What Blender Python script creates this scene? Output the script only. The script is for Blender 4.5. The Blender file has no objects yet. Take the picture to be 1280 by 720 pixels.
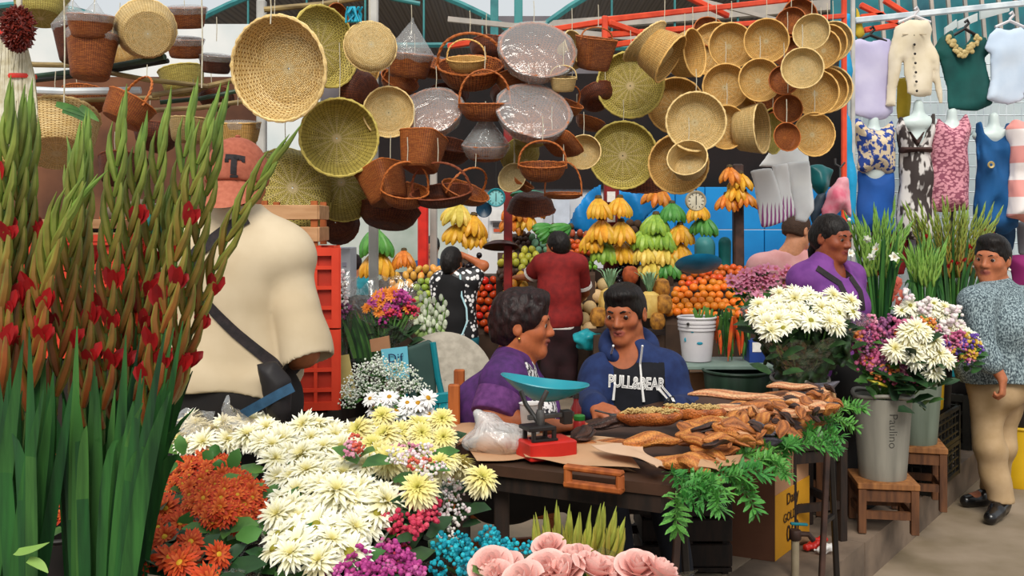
# Market hall: hanging baskets, flower stalls, food table, fruit stand and clothes stall
import bpy,math,random
import numpy as np
from mathutils import Vector,Matrix,Quaternion
random.seed(7)
PI=math.pi
SC=bpy.context.scene
COL=SC.collection
F=1244.0;CZ=1.6;HY=275.0;PLAT=0.18
R=random.random
def U(a,b):return a+(b-a)*random.random()
def P(px,py,Y):return Vector(((px-640.0)/F*Y,Y,CZ-(py-HY)/F*Y))
def PX(px,Y):return(px-640.0)/F*Y
def PZ(py,Y):return CZ-(py-HY)/F*Y
def lin(c):
 if isinstance(c,str):
  c=c.lstrip('#');c=[int(c[i:i+2],16)/255 for i in(0,2,4)]
 return tuple((x/12.92 if x<=.04045 else((x+.055)/1.055)**2.4)for x in c[:3])+(1.0,)
MATS={}
class NT:
 def __init__(s,name):
  s.m=bpy.data.materials.new(name);s.m.use_nodes=True
  s.t=s.m.node_tree;s.n=s.t.nodes;s.l=s.t.links
  s.b=s.n.get('Principled BSDF');s.out=s.n.get('Material Output')
 def add(s,typ,**kw):
  n=s.n.new(typ)
  for k,v in kw.items():
   if k in n.inputs:n.inputs[k].default_value=v
   else:setattr(n,k,v)
  return n
 def ln(s,a,b):s.l.new(a,b)
 def ramp(s,stops,fac):
  r=s.n.new('ShaderNodeValToRGB');e=r.color_ramp.elements
  while len(e)<len(stops):e.new(.5)
  for i,(p,c)in enumerate(stops):
   e[i].position=p;e[i].color=c if len(c)==4 else lin(c)
  s.ln(fac,r.inputs[0]);return r.outputs[0]
 def coord(s,which='Object',scale=(1,1,1)):
  t=s.n.new('ShaderNodeTexCoord');m=s.n.new('ShaderNodeMapping');m.inputs['Scale'].default_value=scale
  s.ln(t.outputs[which],m.inputs[0]);return m.outputs[0]
 def bump(s,h,strength=.4,dist=.01):
  b=s.add('ShaderNodeBump');b.inputs['Strength'].default_value=strength;b.inputs['Distance'].default_value=dist
  s.ln(h,b.inputs['Height']);s.ln(b.outputs[0],s.b.inputs['Normal'])
def mat(name,c1,c2=None,scale=18,rough=.6,bump=0,metal=0,spec=.4,rnd=0,stretch=(1,1,1),coat=0,trans=0,lo=.35,hi=.65,sss=0):
 """noise between two colours, optional per-object variation"""
 if name in MATS:return MATS[name]
 t=NT(name);c1=lin(c1)if not(isinstance(c1,tuple)and len(c1)==4)else c1
 c2=lin(c2)if c2 is not None else tuple(x*.8 for x in c1[:3])+(1,)
 no=t.add('ShaderNodeTexNoise');no.inputs['Scale'].default_value=scale;no.inputs['Detail'].default_value=4
 t.ln(t.coord('Object',stretch),no.inputs['Vector'])
 col=t.ramp([(lo,c1),(hi,c2)],no.outputs[0])
 if rnd:
  oi=t.n.new('ShaderNodeObjectInfo');hs=t.n.new('ShaderNodeHueSaturation')
  mr=t.n.new('ShaderNodeMapRange');mr.inputs['To Min'].default_value=1-rnd;mr.inputs['To Max'].default_value=1+rnd
  t.ln(oi.outputs['Random'],mr.inputs[0]);t.ln(mr.outputs[0],hs.inputs['Value'])
  m2=t.n.new('ShaderNodeMapRange');m2 .inputs['To Min'].default_value=.5+rnd*.07;m2 .inputs['To Max'].default_value=.5-rnd*.07
  t.ln(oi.outputs['Random'],m2 .inputs[0]);t.ln(m2 .outputs[0],hs.inputs['Hue'])
  t.ln(col,hs.inputs['Color']);col=hs.outputs[0]
 t.ln(col,t.b.inputs['Base Color'])
 t.b.inputs['Roughness'].default_value=rough;t.b.inputs['Metallic'].default_value=metal
 t.b.inputs['Specular IOR Level'].default_value=spec
 if coat:t.b.inputs['Coat Weight'].default_value=coat
 if sss:
  t.b.inputs['Subsurface Weight'].default_value=sss;t.b.inputs['Subsurface Radius'].default_value=(.02,.008,.004)
 if bump:t.bump(no.outputs[0],bump)
 if trans:
  tr=t.n.new('ShaderNodeBsdfTranslucent');mx=t.n.new('ShaderNodeMixShader');mx.inputs[0].default_value=trans
  t.ln(col,tr.inputs[0]);t.ln(t.b.outputs[0],mx.inputs[1]);t.ln(tr.outputs[0],mx.inputs[2]);t.ln(mx.outputs[0],t.out.inputs[0])
 MATS[name]=t.m;return t.m
def vmat(name,rough=.6,spec=.4,bump=0,scale=60,var=.25,trans=0,coat=0,sss=0):
 """colour from the mesh's own colour attribute (real pigment), broken up with noise"""
 if name in MATS:return MATS[name]
 t=NT(name);a=t.n.new('ShaderNodeAttribute');a.attribute_name='Col'
 no=t.add('ShaderNodeTexNoise');no.inputs['Scale'].default_value=scale;t.ln(t.coord(),no.inputs['Vector'])
 mr=t.n.new('ShaderNodeMapRange');mr.inputs['From Min'].default_value=.3;mr.inputs['From Max'].default_value=.7
 mr.inputs['To Min'].default_value=1-var;mr.inputs['To Max'].default_value=1+var;t.ln(no.outputs[0],mr.inputs[0])
 hs=t.n.new('ShaderNodeHueSaturation');t.ln(mr.outputs[0],hs.inputs['Value']);t.ln(a.outputs['Color'],hs.inputs['Color'])
 t.ln(hs.outputs[0],t.b.inputs['Base Color']);t.b.inputs['Roughness'].default_value=rough;t.b.inputs['Specular IOR Level'].default_value=spec
 if coat:t.b.inputs['Coat Weight'].default_value=coat
 if sss:
  t.b.inputs['Subsurface Weight'].default_value=sss;t.b.inputs['Subsurface Radius'].default_value=(.02,.008,.004)
 if bump:t.bump(no.outputs[0],bump)
 if trans:
  tr=t.n.new('ShaderNodeBsdfTranslucent');mx=t.n.new('ShaderNodeMixShader');mx.inputs[0].default_value=trans
  t.ln(hs.outputs[0],tr.inputs[0]);t.ln(t.b.outputs[0],mx.inputs[1]);t.ln(tr.outputs[0],mx.inputs[2]);t.ln(mx.outputs[0],t.out.inputs[0])
 MATS[name]=t.m;return t.m
def weave(name,ca,cb,cm,spokes=40,rows=14,rough=.55,bump=.9,base_tint=None):
 """basket weave on the surface's UV (u round, v along the strip)"""
 if name in MATS:return MATS[name]
 t=NT(name)
 uv=t.coord('UV',(spokes,rows,1))
 br=t.add('ShaderNodeTexBrick');br.offset=.5;br.inputs['Scale'].default_value=1
 br.inputs['Mortar Size'].default_value=.1;br.inputs['Mortar Smooth'].default_value=.6;br.inputs['Brick Width'].default_value=1;br.inputs['Row Height'].default_value=.5
 br.inputs['Color1'].default_value=lin(ca);br.inputs['Color2'].default_value=lin(cb);br.inputs['Mortar'].default_value=lin(cm)
 t.ln(uv,br.inputs['Vector'])
 no=t.add('ShaderNodeTexNoise');no.inputs['Scale'].default_value=1.0;no.inputs['Detail'].default_value=5
 t.ln(t.coord('UV',(10,40,1)),no.inputs['Vector'])
 hs=t.n.new('ShaderNodeHueSaturation');mr=t.n.new('ShaderNodeMapRange')
 mr.inputs['From Min'].default_value=.25;mr.inputs['From Max'].default_value=.75;mr.inputs['To Min'].default_value=.65;mr.inputs['To Max'].default_value=1.35
 t.ln(no.outputs[0],mr.inputs[0]);t.ln(mr.outputs[0],hs.inputs['Value']);t.ln(br.outputs[0],hs.inputs['Color'])
 tc=t.n.new('ShaderNodeTexCoord');sp=t.n.new('ShaderNodeSeparateXYZ');t.ln(tc.outputs['Object'],sp.inputs[0])
 def mth(op,a,b=None):
  n=t.n.new('ShaderNodeMath');n.operation=op
  for i,q in enumerate((a,b)):
   if q is None:continue
   if isinstance(q,(int,float)):n.inputs[i].default_value=q
   else:t.ln(q,n.inputs[i])
  return n.outputs[0]
 rr=mth('SQRT',mth('ADD',mth('MULTIPLY',sp.outputs[0],sp.outputs[0]),mth('MULTIPLY',sp.outputs[1],sp.outputs[1])));an=mth('ARCTAN2',sp.outputs[1],sp.outputs[0])
 spk=mth('POWER',mth('ABSOLUTE',mth('COSINE',mth('MULTIPLY',an,8.0))),6.0);f1=t.n.new('ShaderNodeMapRange');f1 .inputs['From Min'].default_value=.09;f1 .inputs['From Max'].default_value=.16;f1 .inputs['To Min'].default_value=.95;f1 .inputs['To Max'].default_value=0;t.ln(rr,f1 .inputs[0])
 f2=t.n.new('ShaderNodeMapRange');f2 .inputs['From Min'].default_value=.1;f2 .inputs['From Max'].default_value=.8;f2 .inputs['To Min'].default_value=.75;f2 .inputs['To Max'].default_value=0;t.ln(rr,f2 .inputs[0])
 fac=mth('MAXIMUM',f1 .outputs[0],mth('MULTIPLY',f2 .outputs[0],spk));mx=t.n.new('ShaderNodeMix');mx.data_type='RGBA';t.ln(fac,mx.inputs[0]);t.ln(hs.outputs[0],mx.inputs[6]);mx.inputs[7].default_value=lin(base_tint or ca)
 t.ln(mx.outputs[2],t.b.inputs['Base Color']);t.b.inputs['Roughness'].default_value=rough;t.b.inputs['Specular IOR Level'].default_value=.35
 inv=t.n.new('ShaderNodeMath');inv.operation='SUBTRACT';inv.inputs[0].default_value=1;t.ln(br.outputs['Fac'],inv.inputs[1])
 t.bump(inv.outputs[0],bump,.03)
 MATS[name]=t.m;return t.m
def film(name,tint='#ffffff',gloss=.28,haze=.12,scale=9,rough=.12,crumple=.9):
 """thin clear wrap: see-through with crumpled gloss"""
 if name in MATS:return MATS[name]
 t=NT(name);t.n.remove(t.b)
 tr=t.n.new('ShaderNodeBsdfTransparent');tr.inputs[0].default_value=lin(tint)
 gl=t.n.new('ShaderNodeBsdfGlossy');gl.inputs['Roughness'].default_value=rough
 df=t.n.new('ShaderNodeBsdfDiffuse');df.inputs[0].default_value=lin('#f4f4f2')
 no=t.add('ShaderNodeTexNoise');no.inputs['Scale'].default_value=scale;no.inputs['Detail'].default_value=3;no.inputs['Distortion'].default_value=1.2
 t.ln(t.coord(),no.inputs['Vector'])
 b=t.add('ShaderNodeBump');b.inputs['Strength'].default_value=crumple;b.inputs['Distance'].default_value=.04;t.ln(no.outputs[0],b.inputs['Height'])
 t.ln(b.outputs[0],gl.inputs['Normal'])
 fr=t.n.new('ShaderNodeLayerWeight');fr.inputs[0].default_value=.35;t.ln(b.outputs[0],fr.inputs['Normal'])
 mr=t.n.new('ShaderNodeMapRange');mr.inputs['To Min'].default_value=gloss*.35;mr.inputs['To Max'].default_value=min(1,gloss*2.2);t.ln(fr.outputs['Facing'],mr.inputs[0])
 m1=t.n.new('ShaderNodeMixShader');m1 .inputs[0].default_value=haze;t.ln(tr.outputs[0],m1 .inputs[1]);t.ln(df.outputs[0],m1 .inputs[2])
 m2=t.n.new('ShaderNodeMixShader');t.ln(mr.outputs[0],m2 .inputs[0]);t.ln(m1 .outputs[0],m2 .inputs[1]);t.ln(gl.outputs[0],m2 .inputs[2])
 t.ln(m2 .outputs[0],t.out.inputs[0]);MATS[name]=t.m;return t.m
def frame(d):
 d=Vector(d).normalized();a=Vector((0,0,1))if abs(d.z)<.9 else Vector((1,0,0))
 x=a.cross(d).normalized();y=d.cross(x).normalized();return x,y,d
class MB:
 def __init__(s):s.v=[];s.f=[];s.mi=[];s.uv={};s.c={};s.cur=0;s.col=None
 def addv(s,pts):
  n=len(s.v);s.v.extend([tuple(p)for p in pts])
  if s.col is not None:
   for i in range(n,len(s.v)):s.c[i]=s.col
  return n
 def addf(s,f,uv=None):
  if uv:s.uv[len(s.f)]=uv
  s.f.append(tuple(f));s.mi.append(s.cur)
 def grid(s,rows,closed=False,uvs=None,cap=False):
  """rows: list of equal-length rings"""
  m=len(rows[0]);n0=len(s.v)
  for r in rows:s.addv(r)
  L=len(rows);seg=m if closed else m-1
  for i in range(L-1):
   for j in range(seg):
    k=(j+1)%m;a=n0+i*m
    uv=None
    if uvs:uv=[(j/seg,uvs[i]),((j+1)/seg,uvs[i]),((j+1)/seg,uvs[i+1]),(j/seg,uvs[i+1])]
    s.addf((a+j,a+k,a+m+k,a+m+j),uv)
  if cap and closed:
   s.addf([n0+j for j in range(m)][::-1]);s.addf([n0+(L-1)*m+j for j in range(m)])
  return n0
 def box(s,c,size,rot=None,bev=0):
  c=Vector(c);h=Vector(size)/2
  pts=[Vector((x,y,z))for z in(-1,1)for y in(-1,1)for x in(-1,1)]
  b=min(bev,min(h)*.9)
  if b<=0:
   q=[Vector((p.x*h.x,p.y*h.y,p.z*h.z))for p in pts]
   if rot:q=[rot@p for p in q]
   n=s.addv([c+p for p in q])
   for f in((0,2,3,1),(4,5,7,6),(0,1,5,4),(2,6,7,3),(0,4,6,2),(1,3,7,5)):s.addf([n+i for i in f])
  else:
   ring=lambda z,i:[Vector((sx*(h.x-i)if a else sx*(h.x-i-b),sy*(h.y-i-b)if a else sy*(h.y-i),z))for sx,sy,a in((1,-1,1),(1,1,1),(1,1,0),(-1,1,0),(-1,1,1),(-1,-1,1),(-1,-1,0),(1,-1,0))]
   rows=[ring(-h.z,b),ring(-h.z+b,0),ring(h.z-b,0),ring(h.z,b)]
   if rot:rows=[[rot@p for p in r]for r in rows]
   s.grid([[c+p for p in r]for r in rows],True,cap=True)
 def bar(s,a,b,w,h=None,up=None,bev=0):
  a=Vector(a);b=Vector(b);d=b-a;x,y,z=frame(d)
  if up is not None:
   y=Vector(up);y=(y-z*y.dot(z)).normalized();x=y.cross(z)
  s.box((a+b)/2,(w,h or w,d.length),Matrix((x,y,z)).transposed(),bev)
 def tube(s,pts,rad,seg=8,cap=True,closed=False,flat=1.0,up=None):
  pts=[Vector(p)for p in pts];n=len(pts)
  if not hasattr(rad,'__len__'):rad=[rad]*n
  rows=[];px=None
  for i,p in enumerate(pts):
   if closed:d=pts[(i+1)%n]-pts[i-1]
   else:d=pts[min(i+1,n-1)]-pts[max(i-1,0)]
   if d.length<1e-9:d=Vector((0,0,1))
   d.normalize()
   if px is None:
    px=frame(d)[0]
    if up is not None:px=Vector(up).cross(d).normalized()
   px=(px-d*px.dot(d))
   if px.length<1e-6:px=frame(d)[0]
   px.normalize();py=d.cross(px)
   rows.append([p+(px*math.cos(t)+py*flat*math.sin(t))*rad[i]for t in[2*PI*k/seg for k in range(seg)]])
  if closed:rows.append(rows[0])
  s.grid(rows,True,cap=cap and not closed)
 def lathe(s,prof,seg=24,c=(0,0,0),axis=(0,0,1),sx=1,sy=1,sq=0,uv=True,cap=False,rf=None):
  x,y,z=frame(axis)if tuple(axis)!=(0,0,1)else(Vector((1,0,0)),Vector((0,1,0)),Vector((0,0,1)))
  c=Vector(c);rows=[];vs=[];L=0;pr=None
  for i,(r,h)in enumerate(prof):
   ring=[]
   for k in range(seg):
    t=2*PI*k/seg;ct,st=math.cos(t),math.sin(t);q=1
    if sq:q=1/(abs(ct)**(2+sq)+abs(st)**(2+sq))**(1/(2+sq))
    if rf:q*=rf(t,i/max(1,len(prof)-1))
    ring.append(c+x*(r*q*ct*sx)+y*(r*q*st*sy)+z*h)
   rows.append(ring)
   if pr:L+=math.hypot(r-pr[0],h-pr[1])
   vs.append(L);pr=(r,h)
  s.grid(rows,True,uvs=vs if uv else None,cap=cap)
 def ball(s,c,r,seg=12,rings=8,sc=(1,1,1),rot=None):
  c=Vector(c);rows=[]
  for i in range(rings+1):
   a=PI*i/rings;ring=[]
   for k in range(seg):
    t=2*PI*k/seg
    p=Vector((math.sin(a)*math.cos(t)*sc[0],math.sin(a)*math.sin(t)*sc[1],-math.cos(a)*sc[2]))*r
    ring.append(c+(rot@p if rot else p))
   rows.append(ring)
  s.grid(rows,True)
 def blade(s,pts,w,up=(0,-1,0),fold=.25,tip=True):
  """leaf strip along pts, widths w (list), V-folded"""
  pts=[Vector(p)for p in pts];n=len(pts);rows=[];up=Vector(up)
  for i,p in enumerate(pts):
   d=(pts[min(i+1,n-1)]-pts[max(i-1,0)]).normalized()
   sd=d.cross(up)
   if sd.length<1e-5:sd=frame(d)[0]
   sd.normalize();nn=sd.cross(d);ww=w[i]if hasattr(w,'__len__')else w
   rows.append([p-sd*ww+nn*ww*fold,p,p+sd*ww+nn*ww*fold])
  s.grid(rows,False)
 def poly(s,pts):
  n=s.addv(pts);s.addf(range(n,n+len(pts)))
 def prism(s,pts,d):
  """closed polygon pts extruded by vector d"""
  d=Vector(d);m=len(pts);n=s.addv([Vector(p)for p in pts]+[Vector(p)+d for p in pts])
  s.addf([n+i for i in range(m)][::-1]);s.addf([n+m+i for i in range(m)])
  for i in range(m):j=(i+1)%m;s.addf((n+i,n+j,n+m+j,n+m+i))
 def merge(s,o,M=None):
  n=len(s.v);M=M or Matrix.Identity(4)
  s.v.extend([tuple(M@Vector(p))for p in o.v])
  for i,f in enumerate(o.f):
   if i in o.uv:s.uv[len(s.f)]=o.uv[i]
   s.f.append(tuple(n+a for a in f));s.mi.append(o.mi[i]if o.mi[i]else s.cur)
  for i,c in o.c.items():s.c[n+i]=c
 def mesh(s,name,mats,off=None,smooth=True,fix=True):
  me=bpy.data.meshes.new(name)
  v=np.array(s.v,dtype=np.float64).reshape(-1,3)
  if off is not None:v=v-np.array(off)
  me.from_pydata(v.tolist(),[],s.f)
  for m in(mats if isinstance(mats,(list,tuple))else[mats]):me.materials.append(m)
  if any(s.mi):me.polygons.foreach_set('material_index',s.mi)
  if s.uv:
   ul=me.uv_layers.new(name='UVMap');arr=np.zeros(len(me.loops)*2,dtype=np.float32)
   for p in me.polygons:
    u=s.uv.get(p.index)
    if u:
     for k,li in enumerate(p.loop_indices):arr[2*li]=u[k][0];arr[2*li+1]=u[k][1]
   ul.data.foreach_set('uv',arr)
  if s.c:
   a=me.color_attributes.new('Col','FLOAT_COLOR','POINT');arr=np.ones((len(s.v),4),dtype=np.float32)
   for i,c in s.c.items():arr[i,:3]=c[:3]
   a.data.foreach_set('color',arr.ravel())
  if fix:
   import bmesh
   b=bmesh.new();b.from_mesh(me);bmesh.ops.remove_doubles(b,verts=b.verts,dist=1e-6);bmesh.ops.recalc_face_normals(b,faces=b.faces);b.to_mesh(me);b.free()
  if smooth:
   me.polygons.foreach_set('use_smooth',[True]*len(me.polygons))
   try:me.set_sharp_from_angle(angle=math.radians(38))
   except Exception:pass
  me.update();return me
 def build(s,name,mats,parent=None,world=True,smooth=True,fix=True):
  off=None
  if parent is not None and world:off=wloc(parent)
  return link(name,s.mesh(name,mats,off,smooth,fix),parent)
def wloc(o):
 p=Vector((0,0,0))
 while o is not None:p=p+o.location;o=o.parent
 return p
def link(name,me,parent=None):
 o=bpy.data.objects.new(name,me);COL.objects.link(o)
 if parent is not None:o.parent=parent
 return o
def tag(o,label=None,cat=None,group=None,kind=None):
 if label:o['label']=label
 if cat:o['category']=cat
 if group:o['group']=group
 if kind:o['kind']=kind
 return o
def thing(name,label,cat,loc=(0,0,0),group=None,rz=0):
 o=bpy.data.objects.new(name,None);COL.objects.link(o);o.empty_display_size=.05
 o.location=loc;o.rotation_euler=(0,0,rz);return tag(o,label,cat,group)
def copy_tree(o,parent=None):
 c=o.copy();COL.objects.link(c);c.parent=parent
 for ch in list(o.children):copy_tree(ch,c)
 return c
def struct(name,mb,m,**kw):
 o=mb.build(name,m,**kw);o['kind']='structure';o['category']='setting';return o
def _len(x,y,z):return np.sqrt(x*x+y*y+z*z)
class SDF:
 """prims are blended smoothly, then polygonised by surface nets into ONE continuous mesh"""
 def __init__(s,k=.02):s.p=[];s.k=k;s.post=None
 def add(s,fn,lo,hi,op='u',k=None):s.p.append((fn,np.array(lo,float),np.array(hi,float),op,s.k if k is None else k));return s
 def cone(s,a,b,ra,rb=None,op='u',k=None):
  a=np.array(a,float);b=np.array(b,float);rb=ra if rb is None else rb;ba=b-a;L=max(ba.dot(ba),1e-12)
  def fn(X,Y,Z):
   t=np.clip(((X-a[0])*ba[0]+(Y-a[1])*ba[1]+(Z-a[2])*ba[2])/L,0,1)
   return _len(X-a[0]-t*ba[0],Y-a[1]-t*ba[1],Z-a[2]-t*ba[2])-(ra+(rb-ra)*t)
  return s.add(fn,np.minimum(a-ra,b-rb),np.maximum(a+ra,b+rb),op,k)
 def ball(s,c,r,op='u',k=None):return s.cone(c,c,r,r,op,k)
 def ell(s,c,r,rot=None,op='u',k=None):
  c=np.array(c,float);r=np.array(r,float);Rm=np.array(rot.to_3x3())if rot is not None else np.eye(3);m=float(r.max())
  def fn(X,Y,Z):
   x,y,z=X-c[0],Y-c[1],Z-c[2]
   u=(Rm[0,0]*x+Rm[1,0]*y+Rm[2,0]*z);v=(Rm[0,1]*x+Rm[1,1]*y+Rm[2,1]*z);w=(Rm[0,2]*x+Rm[1,2]*y+Rm[2,2]*z)
   k0=_len(u/r[0],v/r[1],w/r[2]);k1=_len(u/r[0]**2,v/r[1]**2,w/r[2]**2)+1e-9
   return k0*(k0-1)/k1
  return s.add(fn,c-m,c+m,op,k)
 def plane(s,p,n):
  """keep the side opposite to n"""
  p=np.array(p,float);n=np.array(Vector(n).normalized())
  return s.add(lambda X,Y,Z:(X-p[0])*n[0]+(Y-p[1])*n[1]+(Z-p[2])*n[2],[-9]*3,[9]*3,'cut',.004)
 def puff(s,pts,Y0,T,w,fold=None):
  """traced outline (x,z) given real thickness T, swelling inwards over w; Y0 may be a function"""
  pts=np.array(pts,float);lo=[pts[:,0].min(),0,pts[:,1].min()];hi=[pts[:,0].max(),0,pts[:,1].max()]
  yc=Y0 if not callable(Y0)else float(Y0(pts[0,0],pts[0,1]));ex=T*1.5+(.25 if callable(Y0)else 0)
  lo[1]=yc-ex;hi[1]=yc+ex
  def fn(X,Y,Z):
   d=np.full(np.broadcast(X,Z).shape,1e9);sg=np.ones(d.shape)
   n=len(pts);Xb=X+0*Z;Zb=Z+0*X
   for i in range(n):
    a=pts[i];b=pts[i-1];e=b-a;wx=Xb-a[0];wz=Zb-a[1]
    t=np.clip((wx*e[0]+wz*e[1])/(e.dot(e)+1e-12),0,1)
    d=np.minimum(d,(wx-e[0]*t)**2+(wz-e[1]*t)**2)
    c1=Zb>=a[1];c2=Zb<b[1];c3=e[0]*wz>e[1]*wx
    sg=np.where((c1&c2&c3)|(~c1&~c2&~c3),-sg,sg)
   d=sg*np.sqrt(d)
   h=T*np.sqrt(np.clip(-d/w,0.0,1))
   yy=Y0(Xb,Zb)if callable(Y0)else Y0
   return np.maximum(d,(np.abs(Y-yy)-h)*.7)
  return s.add(fn,lo,hi)
 def mesh_data(s,res):
  us=[p for p in s.p if p[3]=='u']
  lo=np.min([p[1]for p in us],axis=0)-3*res-s.k*.5;hi=np.max([p[2]for p in us],axis=0)+3*res+s.k*.5
  n=np.ceil((hi-lo)/res).astype(int)+1
  ax=[lo[i]+res*np.arange(n[i])for i in range(3)]
  Fd=np.full(n,.05,dtype=np.float32)
  for fn,a,b,op,k in s.p:
   mg=k+4*res+.012
   i0=np.clip(np.floor((a-mg-lo)/res).astype(int),0,n-1);i1=np.clip(np.ceil((b+mg-lo)/res).astype(int)+1,1,n)
   sl=tuple(slice(i0[i],i1[i])for i in range(3))
   X=ax[0][sl[0]][:,None,None];Y=ax[1][sl[1]][None,:,None];Z=ax[2][sl[2]][None,None,:]
   d=fn(X,Y,Z);A=Fd[sl]
   if op=='u':
    h=np.maximum(k-np.abs(A-d),0)/max(k,1e-6);Fd[sl]=np.minimum(A,d)-h*h*k*.25
   elif op=='s':
    d=-d;h=np.maximum(k-np.abs(A-d),0)/max(k,1e-6);Fd[sl]=np.maximum(A,d)+h*h*k*.25
   else:Fd[sl]=np.maximum(A,d)
  if s.post is not None:Fd=Fd+s.post(ax[0][:,None,None],ax[1][None,:,None],ax[2][None,None,:])
  return nets(Fd,lo,res)
 def build(s,name,mats,parent=None,res=.006,col=None,matfn=None,world=True):
  v,q=s.mesh_data(res)
  off=np.array(wloc(parent))if(parent is not None and world)else np.zeros(3)
  me=bpy.data.meshes.new(name);me.from_pydata((v-off).tolist(),[],q.tolist())
  for m in(mats if isinstance(mats,(list,tuple))else[mats]):me.materials.append(m)
  if matfn is not None:me.polygons.foreach_set('material_index',matfn(v[q].mean(axis=1)).astype(int).tolist())
  if col is not None:
   a=me.color_attributes.new('Col','FLOAT_COLOR','POINT');arr=np.ones((len(v),4),dtype=np.float32);arr[:,:3]=col(v);a.data.foreach_set('color',arr.ravel())
  me.polygons.foreach_set('use_smooth',[True]*len(me.polygons));me.update()
  return link(name,me,parent)
def nets(Fd,lo,res):
 n=np.array(Fd.shape);neg=Fd<0
 cn=n-1
 corner=[(i,j,k)for i in(0,1)for j in(0,1)for k in(0,1)]
 sub=lambda A,o:A[o[0]:o[0]+cn[0],o[1]:o[1]+cn[1],o[2]:o[2]+cn[2]]
 cnt=sum(sub(neg,o).astype(np.int8)for o in corner)
 act=(cnt>0)&(cnt<8);idx=np.argwhere(act);m=len(idx)
 num=np.full(cn,-1,dtype=np.int64);num[act]=np.arange(m)
 acc=np.zeros((m,3));w=np.zeros(m)
 for a in range(8):
  for b in range(a+1,8):
   oa,ob=np.array(corner[a]),np.array(corner[b])
   if np.abs(oa-ob).sum()!=1:continue
   fa=Fd[tuple((idx+oa).T)];fb=Fd[tuple((idx+ob).T)];cr=(fa<0)!=(fb<0)
   t=np.where(cr,fa/np.where(np.abs(fa-fb)<1e-12,1,fa-fb),0)
   acc+=np.where(cr[:,None],oa+(ob-oa)*t[:,None],0);w+=cr
 v=(idx+acc/np.maximum(w,1)[:,None])*res+lo
 quads=[]
 for ax in range(3):
  u,wv=[(1,2),(2,0),(0,1)][ax]
  sl0=[slice(None)]*3;sl1=[slice(None)]*3;sl0[ax]=slice(0,-1);sl1[ax]=slice(1,None)
  a=neg[tuple(sl0)];b=neg[tuple(sl1)];e=np.argwhere(a!=b)
  e=e[(e[:,u]>0)&(e[:,wv]>0)&(e[:,u]<n[u]-1)&(e[:,wv]<n[wv]-1)]
  s0=a[tuple(e.T)]
  def at(du,dw):
   c=e.copy();c[:,u]-=du;c[:,wv]-=dw;return num[tuple(c.T)]
  q=np.stack([at(1,1),at(0,1),at(0,0),at(1,0)],axis=1)
  q[~s0]=q[~s0][:,::-1];quads.append(q)
 q=np.concatenate(quads);q=q[(q>=0).all(axis=1)]
 for _ in range(2):
  s_=np.zeros_like(v);c_=np.zeros(len(v))
  for i in range(4):
   np.add.at(s_,q[:,i],v[q[:,(i+1)%4]]+v[q[:,i-1]]);np.add.at(c_,q[:,i],2)
  v=v*.5+.5*s_/np.maximum(c_,1)[:,None]
 return v,q
def folds(amp,fx=9,fz=14,seed=0,ang=0):
 """cloth wrinkles as a soft displacement"""
 r=random.Random(seed);w=[(r.uniform(.5,1.4)*fx,r.uniform(-1,1)*fx,r.uniform(.5,1.3)*fz*r.choice((1,-1)),r.uniform(0,6))for _ in range(5)]
 def f(X,Y,Z):
  o=0
  for a,b,c,p in w:o=o+np.sin(a*X*2+b*Y*2+c*Z*2+p+1.5*np.sin(c*X-a*Z))
  return amp*o/2.2
 return f
cam=bpy.data.cameras.new('camera');camo=bpy.data.objects.new('camera',cam);COL.objects.link(camo)
camo.location=(0,0,CZ);camo.rotation_euler=(PI/2,0,0);cam.lens=F/1280*36;cam.sensor_width=36
cam.shift_y=-(360-HY)/1280;cam.clip_end=300;SC.camera=camo
SC.view_settings.view_transform='Standard';SC.view_settings.look='None';SC.view_settings.gamma=1;SC.view_settings.exposure=0.0
w=bpy.data.worlds.new('overcast_sky');SC.world=w;w.use_nodes=True
bg=w.node_tree.nodes['Background'];bg.inputs[0].default_value=(0.92,0.97,1.0,1);bg.inputs[1].default_value=.76
sl=bpy.data.lights.new('sun','SUN');sl.energy=3.0;sl.angle=math.radians(30);sl.color=(1,.95,.86)
so=bpy.data.objects.new('sun',sl);COL.objects.link(so);so.rotation_euler=(math.radians(42),math.radians(-14),math.radians(12))
concrete=mat('concrete','#988774','#75664f',3,.85,.15,lo=.3,hi=.7)
concrete_edge=mat('concrete_edge','#83705f','#5f5145',5,.9,.3)
concrete_far=mat('concrete_worn','#8d7c69','#6f6252',4,.8,.1)
m=MB();m.box((0,18,-.05),(60,60,.1));struct('floor',m,concrete)
E0=Vector((1.32,4.1));ED=Vector((.603,.798));EN=Vector((.798,-.603))
def edge(t,o=0):return E0+ED*t+EN*o
a=edge(-9);b=edge(14);wq=.30
m=MB();ca=edge(-9,-wq);cb=edge(14,-wq)
m.prism([(ca.x,ca.y,0),(cb.x,cb.y,0),(cb.x-16,cb.y+2,0),(ca.x-12,ca.y+6,0)],(0,0,PLAT));struct('floor_platform',m,concrete_far)
m=MB()
t=-9
rr=random.Random(3)
while t<13.9:
 L=rr.uniform(1.1,1.6);p0=edge(t+.006,-wq+.008);p1=edge(min(14,t+L)-.006,-wq+.008);p2=edge(min(14,t+L)-.006,.015);p3=edge(t+.006,.015)
 m.prism([(p0 .x,p0 .y,0),(p1 .x,p1 .y,0),(p2 .x,p2 .y,0),(p3 .x,p3 .y,0)],(0,0,PLAT+rr.uniform(-.006,.004)));t+=L
struct('trim_kerb',m,concrete_edge,smooth=False)
blue=mat('blue_painted_wall','#0c8ad2','#0877bd',2.5,.6,.05)
YB=10.2
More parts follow.
